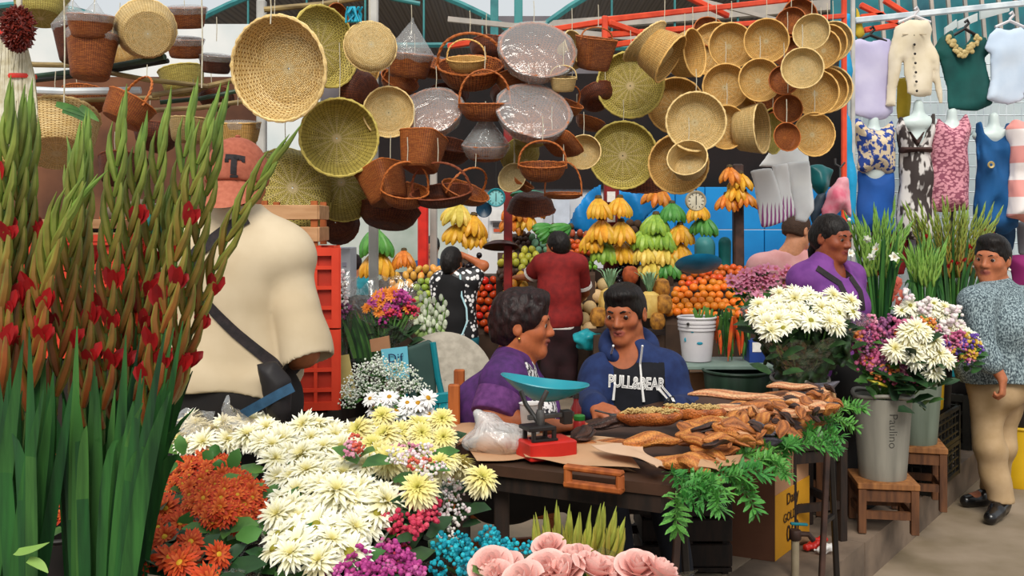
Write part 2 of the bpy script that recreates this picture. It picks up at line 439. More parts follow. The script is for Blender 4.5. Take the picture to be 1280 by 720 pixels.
def vwall(name,x0,x1,y0,y1,Y,m_,th=.08,rowsx=1):
 a_=P(x0,y1,Y);b_=P(x1,y0,Y);mb=MB();mb.box(((a_.x+b_.x)/2,Y+th/2,(a_.z+b_.z)/2),(b_.x-a_.x,th,b_.z-a_.z));return struct(name,mb,m_)
wb=MB();z0=0
for i in range(9):
 for j in range(4):
  x0=PX(770,YB)+i*.305;wb.box((x0+.15,YB+.05,.18+j*.44+.22),(.298,.1,.434),bev=.006)
struct('wall_back_blue',wb,blue,smooth=False)
dark=mat('gap_shade_and_dark_cloth','#1e1413','#110c0d',3,.9)  # near-black backdrop: shade between the baskets put into its colour
vwall('backdrop_gap_shade',462,1064,92,236,YB+.25,dark);vwall('backdrop_brown',-60,330,96,550,6.4,mat('brown_backdrop','#7d5138','#4e3124',2.5,.9))  # brown sheet added in place of dark clutter and shadows behind the baskets
vwall('wall_back_white',585,772,180,560,YB+.3,mat('white_poster_wall','#d9d7d6','#c2c3c8',2,.7))
vwall('wall_back_grey',380,600,150,560,15.5,mat('greyish_hall_wall','#b9bfb9','#8c9a8f',1.2,.8))
vwall('wall_back_hall',-260,400,30,560,16.5,mat('pale_hall_wall','#e3e2e0','#c8cfd0',.8,.8))
vwall('wall_right_stall',1060,1400,62,560,9.6,mat('clothes_stall_backing','#cfd8da','#aebdc2',1.5,.8))
vwall('wall_right_teal',1040,1500,-60,70,15.0,mat('teal_hall_panels','#1f7f86','#2b5f6d',1.2,.6))
corr=NT('corrugated_roof');wv=corr.add('ShaderNodeTexWave');wv.inputs['Scale'].default_value=1.6;wv.inputs['Distortion'].default_value=0
corr.ln(corr.coord('Object',(1,1,1)),wv.inputs['Vector']);c_=corr.ramp([(0,lin('#6d6866')),(.45,lin('#585352')),(.6,lin('#3a3637')),(1,lin('#6a6564'))],wv.outputs[0])
corr.ln(c_,corr.b.inputs['Base Color']);corr.b.inputs['Roughness'].default_value=.55;corr.bump(wv.outputs[0],.5,.05);corr=corr.m
teal=mat('teal_steel','#3f8a8a','#2d6f73',4,.5)
def bay(x0,x1,y0,y1,zl,zh,n=16):
 mb=MB();rows=[]
 for i in range(n+1):
  t=i/n;x=x0+(x1-x0)*t;z=zl+(zh-zl)*math.sin(PI*t)**.8
  rows.append([(x,y0,z),(x,y1,z)])
 mb.grid(rows);rows2=[[(p[0],p[1],p[2]+.06)for p in r]for r in rows];mb.grid(rows2);return mb
for k,(x0,x1,y0,y1,zl,zh)in enumerate([(-7.2,.2,21,30,5.4,6.7),(.3,7.5,19,30,5.0,6.6),(8.4,15,19,30,5.2,6.4),(-14.5,-7.9,23,30,5.4,6.6)]):
 mb=bay(x0,x1,y0,y1,zl,zh);struct('ceiling',mb,corr)
 mb=MB();n=18;pts=[]
 for i in range(n+1):
  t=i/n;pts.append((x0+(x1-x0)*t,y0-.05,zl+(zh-zl)*math.sin(PI*t)**.8-.02))
 mb.tube(pts,.07,6)
 lo_=[(p[0],p[1],zl-.12)for p in(pts[0],pts[-1])];mb.tube(lo_,.06,6)
 for i in range(1,n,3):mb.tube([pts[i],(pts[i][0],pts[i][1],zl-.12)],.025,5)
 struct('trim_truss',mb,teal)
mb=MB()
for x,Y in((618,20),(648,19)):mb.bar(P(x,300,Y),P(x,-60,Y),.16,bev=.01)
struct('trim_roof_post',mb,teal)
mb=MB()
mb.bar(P(640,37,19),P(1180,-4,19),.2);mb.bar(P(560,24,14),P(930,62,14),.07);mb.bar(P(850,-6,16),P(1030,40,16),.06)
struct('trim_roof_beam',mb,mat('pale_steel','#b7aba0','#9b958e',3,.5))
vwall('wall_gable',-300,1200,20,150,31,mat('gable_dark','#7b7478','#5f5b60',.6,.8))
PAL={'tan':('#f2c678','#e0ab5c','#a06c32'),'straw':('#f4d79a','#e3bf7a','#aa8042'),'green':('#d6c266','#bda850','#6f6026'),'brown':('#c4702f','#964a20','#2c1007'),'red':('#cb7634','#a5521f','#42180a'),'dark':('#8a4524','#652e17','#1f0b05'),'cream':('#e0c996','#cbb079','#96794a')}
PROF={'tray':([(.72,-.26),(.86,-.2),(.94,-.12),(1,0)],46,9),'shallow':([(.66,-.42),(.8,-.34),(.92,-.2),(1,0)],40,10),'bowl':([(.5,-.66),(.7,-.58),(.88,-.36),(1,0)],36,10),'deep':([(.74,-1.0),(.82,-.9),(.92,-.45),(1,0)],40,16),'tall':([(.66,-1.75),(.74,-1.66),(.88,-.8),(1,0)],40,24),'hat':([(.55,-.95),(.62,-.8),(.7,-.3),(1,0)],44,14)}
_bm={}
def basket_meshes(kind,pal,sq=0,sx=1.0,fine=40):
 key=(kind,pal,sq,round(sx,2),fine)
 if key in _bm:return _bm[key]
 prof,sp,rows=PROF[kind];ca,cb,cm=PAL[pal]
 mt=weave('weave_%s_%d'%(pal,sp),ca,cb,cm,int(sp*.8),rows*1.5,base_tint=PAL['cream'][0]if pal in('tan','straw','green')else None)
 b=MB();d=prof[0][1];base=[(.02,d),(prof[0][0]*.4,d),(prof[0][0]*.8,d)]
 wall=[]
 for(r0,h0),(r1,h1)in zip(prof[:-1],prof[1:]):
  for k in range(3):wall.append((r0+(r1-r0)*k/3,h0+(h1-h0)*k/3))
 wall.append(prof[-1]);out=base+wall
 inn=[(max(.02,r-.035),h+(.035 if i<4 else.0))for i,(r,h)in enumerate(out)][::-1]
 wob=lambda t,q:1+.012*math.sin(t*sp/2)+.008*math.sin(3*t+1)
 b.lathe(out+inn,fine,sx=sx,sq=sq,rf=wob)
 bm_=b.mesh('bowl',mt)
 r=MB();pts=[];n=fine*2
 for i in range(n):
  t=2*PI*i/n;ct,st=math.cos(t),math.sin(t);q=1/(abs(ct)**(2+sq)+abs(st)**(2+sq))**(1/(2+sq))if sq else 1
  for_=.012*math.sin(t*sp);pts.append((ct*sx*q*(1-.01+for_*.4),st*q*(1-.01+for_*.4),.012+for_*.6))
 r.tube(pts,[.034+.009*math.sin(i*1.3)for i in range(n)],6,closed=True)
 rm=r.mesh('rim',mat('rim_'+pal,ca,cb,30,.6,.2))
 _bm[key]=(bm_,rm);return _bm[key]
_hm={}
def handle_mesh(h,pal,sx=1.0):
 key=(h,pal,round(sx,2))
 if key in _hm:return _hm[key]
 mb=MB()
 for o in(0,1):
  pts=[]
  for i in range(41):
   t=PI*i/40;a=i*1.1+o*PI
   pts.append((-sx*.98*math.cos(t)+.018*math.cos(a),.03*math.sin(a),h*math.sin(t)**.8+(-.15 if i in(0,40)else 0)))
  mb.tube(pts,.036,6)
 _hm[key]=mb.mesh('handle',mat('rim_'+pal,PAL[pal][0],PAL[pal][1],30,.6,.2));return _hm[key]
wrapm=film('clear_plastic_wrap','#f4f5f6',.13,.17,1.9,.13,.6)
_wm={}
def wrap_mesh(kind,seed=0):
 if(kind,seed)in _wm:return _wm[(kind,seed)]
 rg=random.Random(seed);mb=MB()
 ph=[rg.uniform(0,6)for _ in range(6)]
 if kind=='dome':prof=[(.98,-.3),(1.07,-.03),(1.06,.03),(.9,.1),(.6,.15),(.25,.17),(.02,.175)]
 else:prof=[(.8,-.5),(1.05,-.1),(1.05,.05),(.82,.35),(.52,.75),(.24,1.15),(.06,1.4),(.05,1.55)]
 mb.lathe(prof,36,rf=lambda t,q:1+.02*math.sin(5*t+ph[0]+4*q)+.015*math.sin(9*t+ph[1]-6*q)+.008*math.sin(13*t+ph[2]),uv=False)
 _wm[(kind,seed)]=mb.mesh('plastic_wrap',wrapm);return _wm[(kind,seed)]
cordm=mat('cord','#d8d2c0','#b5a98c',40,.8)
def basket(px,py,dpx,Y,kind,face,pal,label,handle=0,wrap=None,sx=1.0,sq=0,roll=0,cat='basket',name='wicker_basket',group='hanging baskets',cord=.11,fine=40,hz=0):
 r=dpx*.5*Y/F
 o=thing(name,label,cat,P(px,py,Y),group)
 z=Vector(face).normalized()
 if abs(z.z)>.97:q=Quaternion((0,0,1),hz)@Vector((0,0,1)).rotation_difference(z)
 else:
  up=Vector((0,0,1));y=(up-z*up.dot(z)).normalized();x=y.cross(z);q=Matrix((x,y,z)).transposed().to_quaternion()
 q=q@Quaternion((0,0,1),roll)
 o.rotation_mode='QUATERNION';o.rotation_quaternion=q;o.scale=(r,r,r)
 bm_,rm=basket_meshes(kind,pal,sq,sx,fine);link('bowl',bm_,o);link('rim',rm,o)
 if handle:link('handle',handle_mesh(handle,pal,sx),o)
 if wrap:link('plastic_wrap',wrap_mesh(wrap,int(px)%3),o)
 if cord:
  top=q.inverted()@Vector((0,0,1));rim=Vector((top.x,top.y,0));rim=rim.normalized()if rim.length>.25 else Vector((0,0,handle or.9))
  if handle:rim=Vector((0,0,handle))
  mb=MB();k=cord/r;mb.tube([rim*.97,rim+top*k*.5+Vector((.02,0,0)),rim+top*k],.002/r,5);link('hanging_cord',mb.mesh('hanging_cord',cordm),o)
 return o
D='shallow round tan basket '
B=basket
B(348,86,132,4.3,'shallow',(-.30,-1,-.16),'straw','biggest round tan basket, open towards us, above the man in the cap',cord=.3,fine=56)
B(407,58,104,4.55,'tray',(.9,-.72,.12),'green','greenish shallow basket seen nearly edge-on just right of the biggest tan basket',cord=.2)
B(421,26,44,4.7,'shallow',(.8,-.5,-.1),'brown','small brown basket peeping out above the greenish edge-on basket')
B(424,172,98,4.5,'bowl',(.28,-1,-.05),'green','large greenish basket open to the right, below the biggest tan basket',cord=.25,fine=52)
B(360,240,112,4.65,'shallow',(-.45,.9,-.2),'green','greenish round basket turned bottom-out beside the wooden crate',cord=.2,fine=48)
B(431,238,82,4.85,'bowl',(0,.9,-.32),'green','dark greenish basket turned bottom-out under the large greenish one')
B(424,280,52,4.95,'bowl',(0.1,.9,-.1),'dark','lowest small dark basket with its round base facing us')
B(463,58,66,4.5,'tray',(-.25,.95,-.15),'straw','flat straw basket hung bottom-out right of the greenish edge-on basket',cord=.25)
B(486,140,64,4.6,'tray',(.15,-1,0),'straw','straw disc basket hung beneath the flat bottom-out basket',cord=.2)
B(446,118,66,4.75,'bowl',(-.9,.5,.1),'dark','dark reddish basket squeezed behind the large greenish basket')
B(446,85,60,4.95,'shallow',(.2,.9,0),'tan','tan basket half hidden behind the flat straw basket')
B(182,36,74,4.2,'deep',(-.42,.92,.36),'straw','deep pale basket hung with its spoked round base towards us',cord=.2,fine=48)
B(52,-6,66,4.4,'deep',(-.1,.3,.95),'green','yellowish basket cut by the top edge above the chilli bunch')
B(150,58,56,4.7,'shallow',(-.3,.9,0),'tan','tan basket behind the deep pale one',cord=.1)
B(116,45,62,4.1,'tall',(.03,.1,1),'brown','front one of the plastic-wrapped brown tapering baskets at upper left',wrap='cone',fine=40,cord=.2)
B(92,34,50,4.3,'tall',(-.1,.1,1),'dark','darker wrapped tapering basket behind the front wrapped one',wrap='cone',cord=.2)
B(113,20,56,4.05,'deep',(.05,-.1,1),'red','wrapped basket stacked on top of the front brown tapering basket',wrap='dome',cord=0)
B(232,10,50,4.5,'deep',(0,-.25,1),'brown','upper of two small wrapped brown bowls left of the biggest tan basket',wrap='dome')
B(231,49,46,4.55,'deep',(.05,-.25,1),'brown','lower of two small wrapped brown bowls left of the biggest tan basket',wrap='dome',cord=.1)
B(270,70,42,4.6,'deep',(.1,-.2,1),'dark','small dark wrapped basket touching the left rim of the biggest tan basket',wrap='dome')
B(226,88,56,5.0,'deep',(-.2,.1,1),'green','yellow-green basket behind the poles left of the biggest tan basket')
B(166,126,62,4.0,'deep',(.4,.25,.85),'red','round reddish basket with a tall hoop handle on the pole rack',handle=1.15,roll=.3,cord=.05)
B(72,150,100,4.5,'deep',(-.2,.5,.95),'straw','huge shaggy straw basket behind the left gladioli',fine=48)
B(298,154,50,4.5,'deep',(0,-.12,1),'tan','square tan basket under clear wrap beneath the biggest tan basket',wrap='dome',sq=3)
B(240,150,56,4.7,'deep',(.05,.05,1),'straw','straw basket left of the square wrapped one',cord=.1)
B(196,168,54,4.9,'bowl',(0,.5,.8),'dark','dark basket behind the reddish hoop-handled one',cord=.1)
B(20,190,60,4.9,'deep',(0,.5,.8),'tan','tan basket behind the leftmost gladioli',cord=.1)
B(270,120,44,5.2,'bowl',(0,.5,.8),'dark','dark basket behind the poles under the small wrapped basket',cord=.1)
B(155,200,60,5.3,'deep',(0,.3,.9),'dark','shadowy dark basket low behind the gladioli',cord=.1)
B(108,118,60,5.2,'bowl',(0,.3,.9),'brown','brown basket lying behind the pole rack',cord=.1)
G2='baskets of the middle cluster'
def C_(a,b,d,*r,**k):k.setdefault('group',G2);return basket(a,b,d*1.12,*r,**k)
C_(512,68,52,4.9,'deep',(.1,-.15,1),'brown','brown basket under a pointed clear plastic cone right of the straw discs',wrap='cone',cord=.15)
C_(536,78,62,5.1,'shallow',(.25,-.3,.9),'brown','long low brown basket behind the pointed plastic cone',sx=1.3)
C_(539,138,70,4.7,'bowl',(-.12,-.72,.62),'brown','brown basket with a taut clear plastic top, left of the hoop-handled baskets',wrap='dome',fine=48)
C_(588,82,74,4.9,'bowl',(0,-.42,.85),'brown','large brown basket with a hoop handle at top of the middle cluster',handle=1.0,fine=48)
C_(583,74,44,4.8,'bowl',(0,-.3,.9),'tan','smaller tan handled basket sitting inside the large hoop-handled one',handle=1.0,cord=0)
C_(606,130,58,4.65,'bowl',(0,-.12,1),'brown','front brown basket with a tall slender hoop handle',handle=1.3)
C_(637,88,40,4.9,'tall',(-.35,-.1,1),'brown','slim brown bottle basket left of the big plastic dome')
C_(672,62,84,4.75,'bowl',(.12,-.75,.55),'brown','basket with the largest clear plastic dome, at the top of the middle cluster',wrap='dome',fine=48)
C_(667,138,82,4.6,'bowl',(.15,-.72,.6),'brown','basket with a clear plastic dome beneath the largest plastic dome',wrap='dome',fine=48)
C_(704,97,30,4.7,'deep',(0,-.25,1),'straw','little straw cup basket between the two plastic domes',handle=.9)
C_(722,60,44,4.9,'deep',(.6,-.5,.3),'straw','pale straw basket behind the largest plastic dome')
C_(746,48,40,4.8,'tall',(.12,-.25,1),'brown','tall square brown basket beside the orange frame post',sq=3,handle=.6)
C_(708,128,40,4.8,'bowl',(.3,-.3,.9),'brown','brown basket with drooping handle behind the lower plastic dome',handle=1.0)
C_(530,170,46,4.55,'tall',(.12,.28,1),'red','reddish ribbed hamper hung under the taut plastic top',sq=3)
C_(474,212,46,4.6,'tall',(-.32,.32,.9),'red','light-ribbed rectangular hamper tilted beside the large greenish basket',sq=3,roll=.2)
C_(506,238,54,4.5,'bowl',(.12,-.35,.9),'red','reddish basket with a hoop handle beside the tilted hamper',handle=1.25)
C_(487,262,60,4.8,'bowl',(.15,.35,.9),'dark','dark boat-shaped basket lowest under the reddish handled basket',sx=1.2)
C_(607,182,52,4.7,'bowl',(0,-.18,1),'brown','brown basket hanging in a clear plastic cone in the middle of the cluster',wrap='cone')
C_(552,240,62,4.5,'shallow',(-.1,-.3,.9),'dark','dark low handled basket left of the round teal scale',handle=1.1,sx=1.15)
C_(582,238,52,4.65,'shallow',(.4,-.3,.85),'brown','brown basket with a leaning handle next to the round teal scale',handle=1.1,sx=1.2)
C_(678,206,54,4.45,'bowl',(0,-.2,1),'brown','sturdy brown braided basket hanging lowest in front',handle=1.0,fine=48)
C_(704,242,42,4.6,'tray',(0,-.1,1),'red','small reddish tray basket with two uprights at the low end of the cluster',handle=1.7)
C_(702,178,44,4.65,'shallow',(.35,.45,.85),'red','reddish shallow basket tilted over the sturdy braided basket',sq=2)
C_(729,190,40,4.75,'bowl',(-.2,-.9,.2),'straw','straw bowl basket just left of the large low disc')
C_(640,222,34,4.7,'shallow',(-.45,-.9,.3),'cream','small cream oval basket right of the plastic cone')
C_(655,228,26,4.75,'bowl',(.5,-.2,.8),'red','tiny reddish basket beside the cream oval one')
C_(664,172,40,4.85,'shallow',(0,-.3,.9),'green','greenish basket behind the lower plastic dome')
C_(650,192,46,5.0,'bowl',(-.4,.7,.6),'green','dull green basket behind the plastic cone')
C_(560,180,60,5.0,'bowl',(.2,-.3,.9),'dark','dark basket behind the reddish ribbed hamper')
C_(615,60,50,5.2,'bowl',(.1,.4,.9),'dark','dark basket behind the large hoop-handled basket')
C_(664,262,54,5.0,'bowl',(0,.3,-.95),'dark','dark upturned basket hanging under the green pan')
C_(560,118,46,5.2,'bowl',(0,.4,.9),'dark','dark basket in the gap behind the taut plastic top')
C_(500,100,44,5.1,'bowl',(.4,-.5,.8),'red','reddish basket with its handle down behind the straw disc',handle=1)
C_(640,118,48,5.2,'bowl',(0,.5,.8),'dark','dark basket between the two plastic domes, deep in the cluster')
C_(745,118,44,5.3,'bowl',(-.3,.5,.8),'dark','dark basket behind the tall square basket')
C_(738,150,34,5.2,'bowl',(.3,.1,1),'red','reddish basket left of the upper large disc')
G3='disc baskets on the right frame'
def D_(a,b,d,*r,**k):k.setdefault('group',G3);return basket(a,b,d*1.1,*r,**k)
D_(788,106,76,5.2,'tray',(-.1,-1,0),'green','upper of the two largest discs, greenish, behind the wide hat-shaped basket',fine=52)
D_(779,194,77,5.1,'tray',(-.05,-1,0),'green','lower of the two largest discs, greenish with a pale centre',fine=52)
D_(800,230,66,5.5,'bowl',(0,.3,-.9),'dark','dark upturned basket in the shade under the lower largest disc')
D_(806,52,62,4.9,'hat',(-.62,.25,.75),'straw','wide hat-shaped straw basket hung from the orange bar',fine=52)
D_(838,74,60,4.85,'deep',(.88,-.35,-.62),'tan','straw barrel basket beside the hat-shaped one')
D_(868,66,56,5.0,'deep',(.82,-.8,.1),'tan','deep tan basket standing open to the right at the top row',sx=.8)
D_(895,62,62,5.35,'tray',(-.1,-1,0),'tan','disc hidden behind the round tan basket of the top row')
D_(914,57,52,5.1,'shallow',(.05,-1,-.05),'tan','round tan basket in the top row under the orange bar')
D_(958,51,50,5.0,'shallow',(-.22,-1,-.12),'tan','tan basket second in the top row, tipped to the left')
D_(988,28,36,5.1,'shallow',(-.55,-.9,.2),'brown','dark glossy brown basket at the very top by the orange bar')
D_(984,62,38,5.1,'shallow',(-.4,-1,.15),'brown','brown basket under the dark glossy one')
D_(1014,40,42,4.75,'shallow',(-.55,-.9,.12),'straw','pale basket tipped left at the top right corner of the discs')
D_(1026,62,46,5.0,'shallow',(-.62,-.8,0),'tan','first of the nested tan baskets behind the pale tipped one')
D_(1034,56,46,5.15,'shallow',(-.62,-.8,0),'tan','second of the nested tan baskets behind the pale tipped one')
D_(1041,52,46,5.3,'shallow',(-.62,-.8,0),'straw','last of the nested baskets, nearest the blue drape, upper stack')
D_(1003,85,47,4.7,'shallow',(-.25,-1,.08),'straw','pale basket in front of all others right of centre')
D_(950,100,49,4.95,'shallow',(0,-1,0),'tan','round tan basket in the second row, right')
D_(958,118,44,5.2,'shallow',(.1,-1,.1),'brown','basket edge showing under the second-row right basket')
D_(907,108,52,5.05,'shallow',(-.1,-1,0),'tan','round tan basket in the second row, left')
D_(980,100,34,4.85,'shallow',(-.2,-1,.1),'brown','brown basket left of the frontmost pale basket')
D_(1019,116,52,4.9,'shallow',(-.3,-1,0),'tan','front basket of the lower stack of three at the right edge')
D_(1030,113,52,5.05,'shallow',(-.3,-1,0),'tan','middle basket of the lower stack of three at the right edge')
D_(1036,111,52,5.2,'shallow',(-.3,-1,0),'straw','rear basket of the lower stack of three at the right edge')
D_(985,136,33,4.85,'shallow',(-.1,-1,.1),'red','small reddish-brown basket below the brown one')
D_(984,171,33,4.7,'shallow',(.2,-1,.1),'red','small orange-brown basket lowest in the right wall of discs')
D_(1018,168,50,4.9,'tray',(.15,-1,0),'tan','tan disc beside the small orange-brown basket at lower right')
D_(845,132,64,5.3,'shallow',(-.1,-1,0),'tan','brownish-tan disc partly behind the big front disc')
D_(870,152,68,4.8,'shallow',(-.08,-1,0),'straw','big straw disc at the front with a blue tie on its rim',fine=52)
D_(908,159,50,5.0,'shallow',(.2,-1,-.05),'tan','tan disc tucked behind the right of the big front disc')
D_(928,144,44,5.15,'shallow',(.3,-1,0),'tan','tan disc between the second row and the sideways baskets')
D_(952,160,58,5.0,'deep',(.85,-.62,.05),'straw','straw basket turned sideways right of the tucked-in disc',sx=.85)
D_(966,164,52,5.2,'shallow',(.8,-.7,0),'green','greenish basket nested behind the sideways straw one')
D_(848,205,68,5.0,'shallow',(-.05,-1,-.05),'tan','round tan basket at the bottom with a smaller one set against it',fine=48)
D_(859,197,46,4.75,'deep',(-.35,-1,.55),'straw','small straw basket set against the bottom round tan basket')
D_(1000,20,40,5.3,'shallow',(0,-1,0),'brown','brown basket behind the glossy brown one at the top')
D_(888,40,40,5.4,'shallow',(.2,-1,.4),'red','reddish basket wedged between the bars of the orange frame')
orange=mat('orange_painted_steel','#e8502a','#cf3d1c',12,.45,.05)
def bars(name,label,cat,segs,w_,m_,group=None):
 o=thing(name,label,cat,segs[0][0],group)
 for a_,b_ in segs:
  mb=MB();mb.bar(a_,b_,w_,bev=w_*.15);mb.build('bar',m_,o)
 return o
Q=lambda x,y,Y:P(x,y,Y)
bars('basket_rack','orange steel stall frame carrying the disc baskets','rack',[(Q(756,25,5.3),Q(1055,-8,6.6)),(Q(756,44,5.3),Q(1055,20,6.6)),(Q(560,58,5.6),Q(756,27,5.3)),(Q(760,28,5.3),Q(800,42,5.45)),(Q(756,20,5.3),Q(756,60,5.3)),(Q(1055,-30,6.6),Q(1055,542,6.6)),(Q(989,-12,6.2),Q(989,24,6.2)),(Q(855,-6,5.8),Q(910,20,6)),(Q(756,58,5.3),Q(900,36,5.9))],.032,orange)
bars('stall_post','dark red steel post beside the large hanging scale','post',[(Q(635,120,8.1),Q(635,493,8.1))],.07,mat('dark_red_steel','#8e1d1c','#641414',8,.5))
bars('stall_post','red post with white price tags behind the hanging bananas','post',[(Q(764,200,8.7),Q(764,478,8.7))],.13,mat('dark_red_steel','#8e1d1c'))
bars('stall_post','bright red post at the left end of the fruit stall','post',[(Q(529,240,9.6),Q(529,459,9.6))],.1,mat('bright_red_steel','#d92a1c','#b81f14',8,.5))
bars('stall_post','pale square post left of the bright red post','post',[(Q(542,200,9.9),Q(542,453,9.9))],.07,mat('pale_steel','#b7aba0'))
bars('stall_post','pale post behind the straw baskets at the top left of the middle','post',[(Q(467,-30,5.4),Q(467,602,5.4))],.05,mat('grey_post','#c9c6c0','#a9a7a2',6,.5))
bars('stall_post','grey post between the man in the cap and the biggest tan basket','post',[(Q(327,0,5.6),Q(327,590,5.6))],.05,mat('grey_post','#c9c6c0'))
bamboo=mat('bamboo_pole','#a8905c','#6e5a38',9,.6,.1,stretch=(1,1,4));dkp=mat('green_pole','#35513c','#1f2e26',8,.5);whp=mat('white_pole','#dfe6ea','#b9c4cc',8,.4)
for nm,lb,a_,b_,r_,m_ in[('pole','brown pole lying highest across the left rack',(-20,74,4.4),(108,82,4.4),.012,bamboo),('pole','white metal pole across the left rack',(-20,110,4.3),(176,113,4.35),.016,whp),('pole','dark green pole poking out under the deep pale basket',(40,96,4.5),(206,71,4.2),.013,dkp),('pole','black pole just under the dark green one',(30,102,4.5),(210,76,4.25),.011,mat('black_pole','#23221f','#151512',8,.5)),('pole','bamboo pole slanting down to the biggest tan basket',(110,86,4.3),(260,108,4.4),.011,bamboo),('pole','bamboo pole rising towards the biggest tan basket',(190,119,4.3),(300,98,4.5),.012,bamboo),('pole','thin green pole under the rising bamboo pole',(200,128,4.4),(300,113,4.5),.01,dkp),('pole','lowest bamboo pole of the left rack',(-20,124,4.5),(200,122,4.5),.011,bamboo),('pole','brown pole crossing low behind the hoop-handled basket',(190,138,4.5),(310,126,4.6),.011,bamboo),('pole','long cane rail along the top of the left stall',(330,12,4.8),(470,-6,4.9),.014,bamboo),('pole','teal stick with a pale tip near the roof post',(455,-14,4.8),(525,5,4.8),.012,teal)]:
 mb=MB();mb.tube([P(*a_),(P(*a_)+P(*b_))/2+Vector((0,0,-.01)),P(*b_)],r_,8);tag(mb.build(nm,m_),lb,'pole','poles of the basket stall')
for i,(x,y0,y1,Y)in enumerate([(80,-10,132,3.9),(252,-5,110,4.0),(338,-5,30,4.1),(1146,-20,0,9)]):
 if i<3:
  mb=MB();mb.tube([P(x,y0,Y),P(x+1,(y0+y1)/2,Y),P(x,y1,Y)],.003,5)
  tag(mb.build('string',cordm),['pale string hanging left of the front wrapped basket','pale string hanging beside the small wrapped bowls','pale string holding the biggest tan basket'][i],'string')
mb=MB();rg=random.Random(5)
for k in range(12):
 c=P(444+rg.uniform(-7,7),17,4.5);mb.tube([c+Vector((rg.uniform(-.01,.01),0,.03)),c+Vector((rg.uniform(-.03,.03),rg.uniform(-.02,.02),0)),c+Vector((rg.uniform(-.03,.03),rg.uniform(-.02,.02),-.04))],.005,5)
tag(mb.build('cord_knot',mat('cyan_cord','#12a7c4','#0c88a5',20,.6)),'bright blue knotted cord above the flat straw basket','cord')
o=thing('chilli_bunch','dark red bunch of small dried chillies hanging at the top left corner','dried chillies',P(24,14,3.4));mb=MB();rg=random.Random(2)
mb.ball(P(23,36,3.4),1,14,10,(.048,.045,.07))
for k in range(520):
 u=Vector((rg.gauss(0,1),rg.gauss(-.3,1),rg.gauss(0,1))).normalized();c=P(23,36,3.4)+Vector((u.x*.046,u.y*.043,u.z*.068));d=(u*.8+Vector((rg.uniform(-1,1),rg.uniform(-1,.2),rg.uniform(-1,.6)))).normalized();mb.tube([c,c+d*.008,c+d*.018],[.0035,.004,.001],5)
tag(mb.build('chilli_pod',mat('dried_chilli','#7e2c20','#551a13',40,.4),o),kind='stuff');mb=MB();mb.tube([P(24,-10,3.4),P(24,16,3.4),P(24,58,3.4)],.01,6);mb.build('stalk',cordm,o)
for x,y0,y1,wd,lb in[(9,28,178,18,'straw fibre broom with a red tie hanging at the left edge'),(27,60,140,17,'shorter straw fibre broom with a red tie under the chilli bunch')]:
 o=thing('straw_broom',lb,'broom',P(x,y0,3.5),'straw brooms');mb=MB()
 for k in range(420):
  t=rg.uniform(-1,1);s_=rg.uniform(-.03,.03);mb.tube([P(x+t*wd*.45,y0,3.5+s_),P(x+t*wd,(y0+y1)/2+rg.uniform(-5,5),3.5+s_),P(x+t*wd*1.2,y1+rg.uniform(-14,14),3.5+s_)],.0022,3)
 tag(mb.build('bristle',mat('pale_fibre','#e3ddc8','#c3b896',30,.8),o),kind='stuff')
 mb=MB();yb=96 if y1<150 else 43;mb.lathe([(wd*3.5/F*1.03,-.008),(wd*3.5/F*1.08,0),(wd*3.5/F*1.03,.008)],20,P(x,yb,3.5),sy=.8);mb.build('tie',mat('red_tie','#e0392b','#c42c20',20,.5),o)
skin=vmat('skin',.5,.35,0,70,.08,sss=.06)
def facing(fwd,up=(0,0,1),roll=0):
 f=Vector(fwd).normalized();u=Vector(up);u=(u-f*u.dot(f)).normalized()
 if roll:u=Quaternion(f,roll)@u
 return Matrix((f.cross(u),f,u)).transposed()
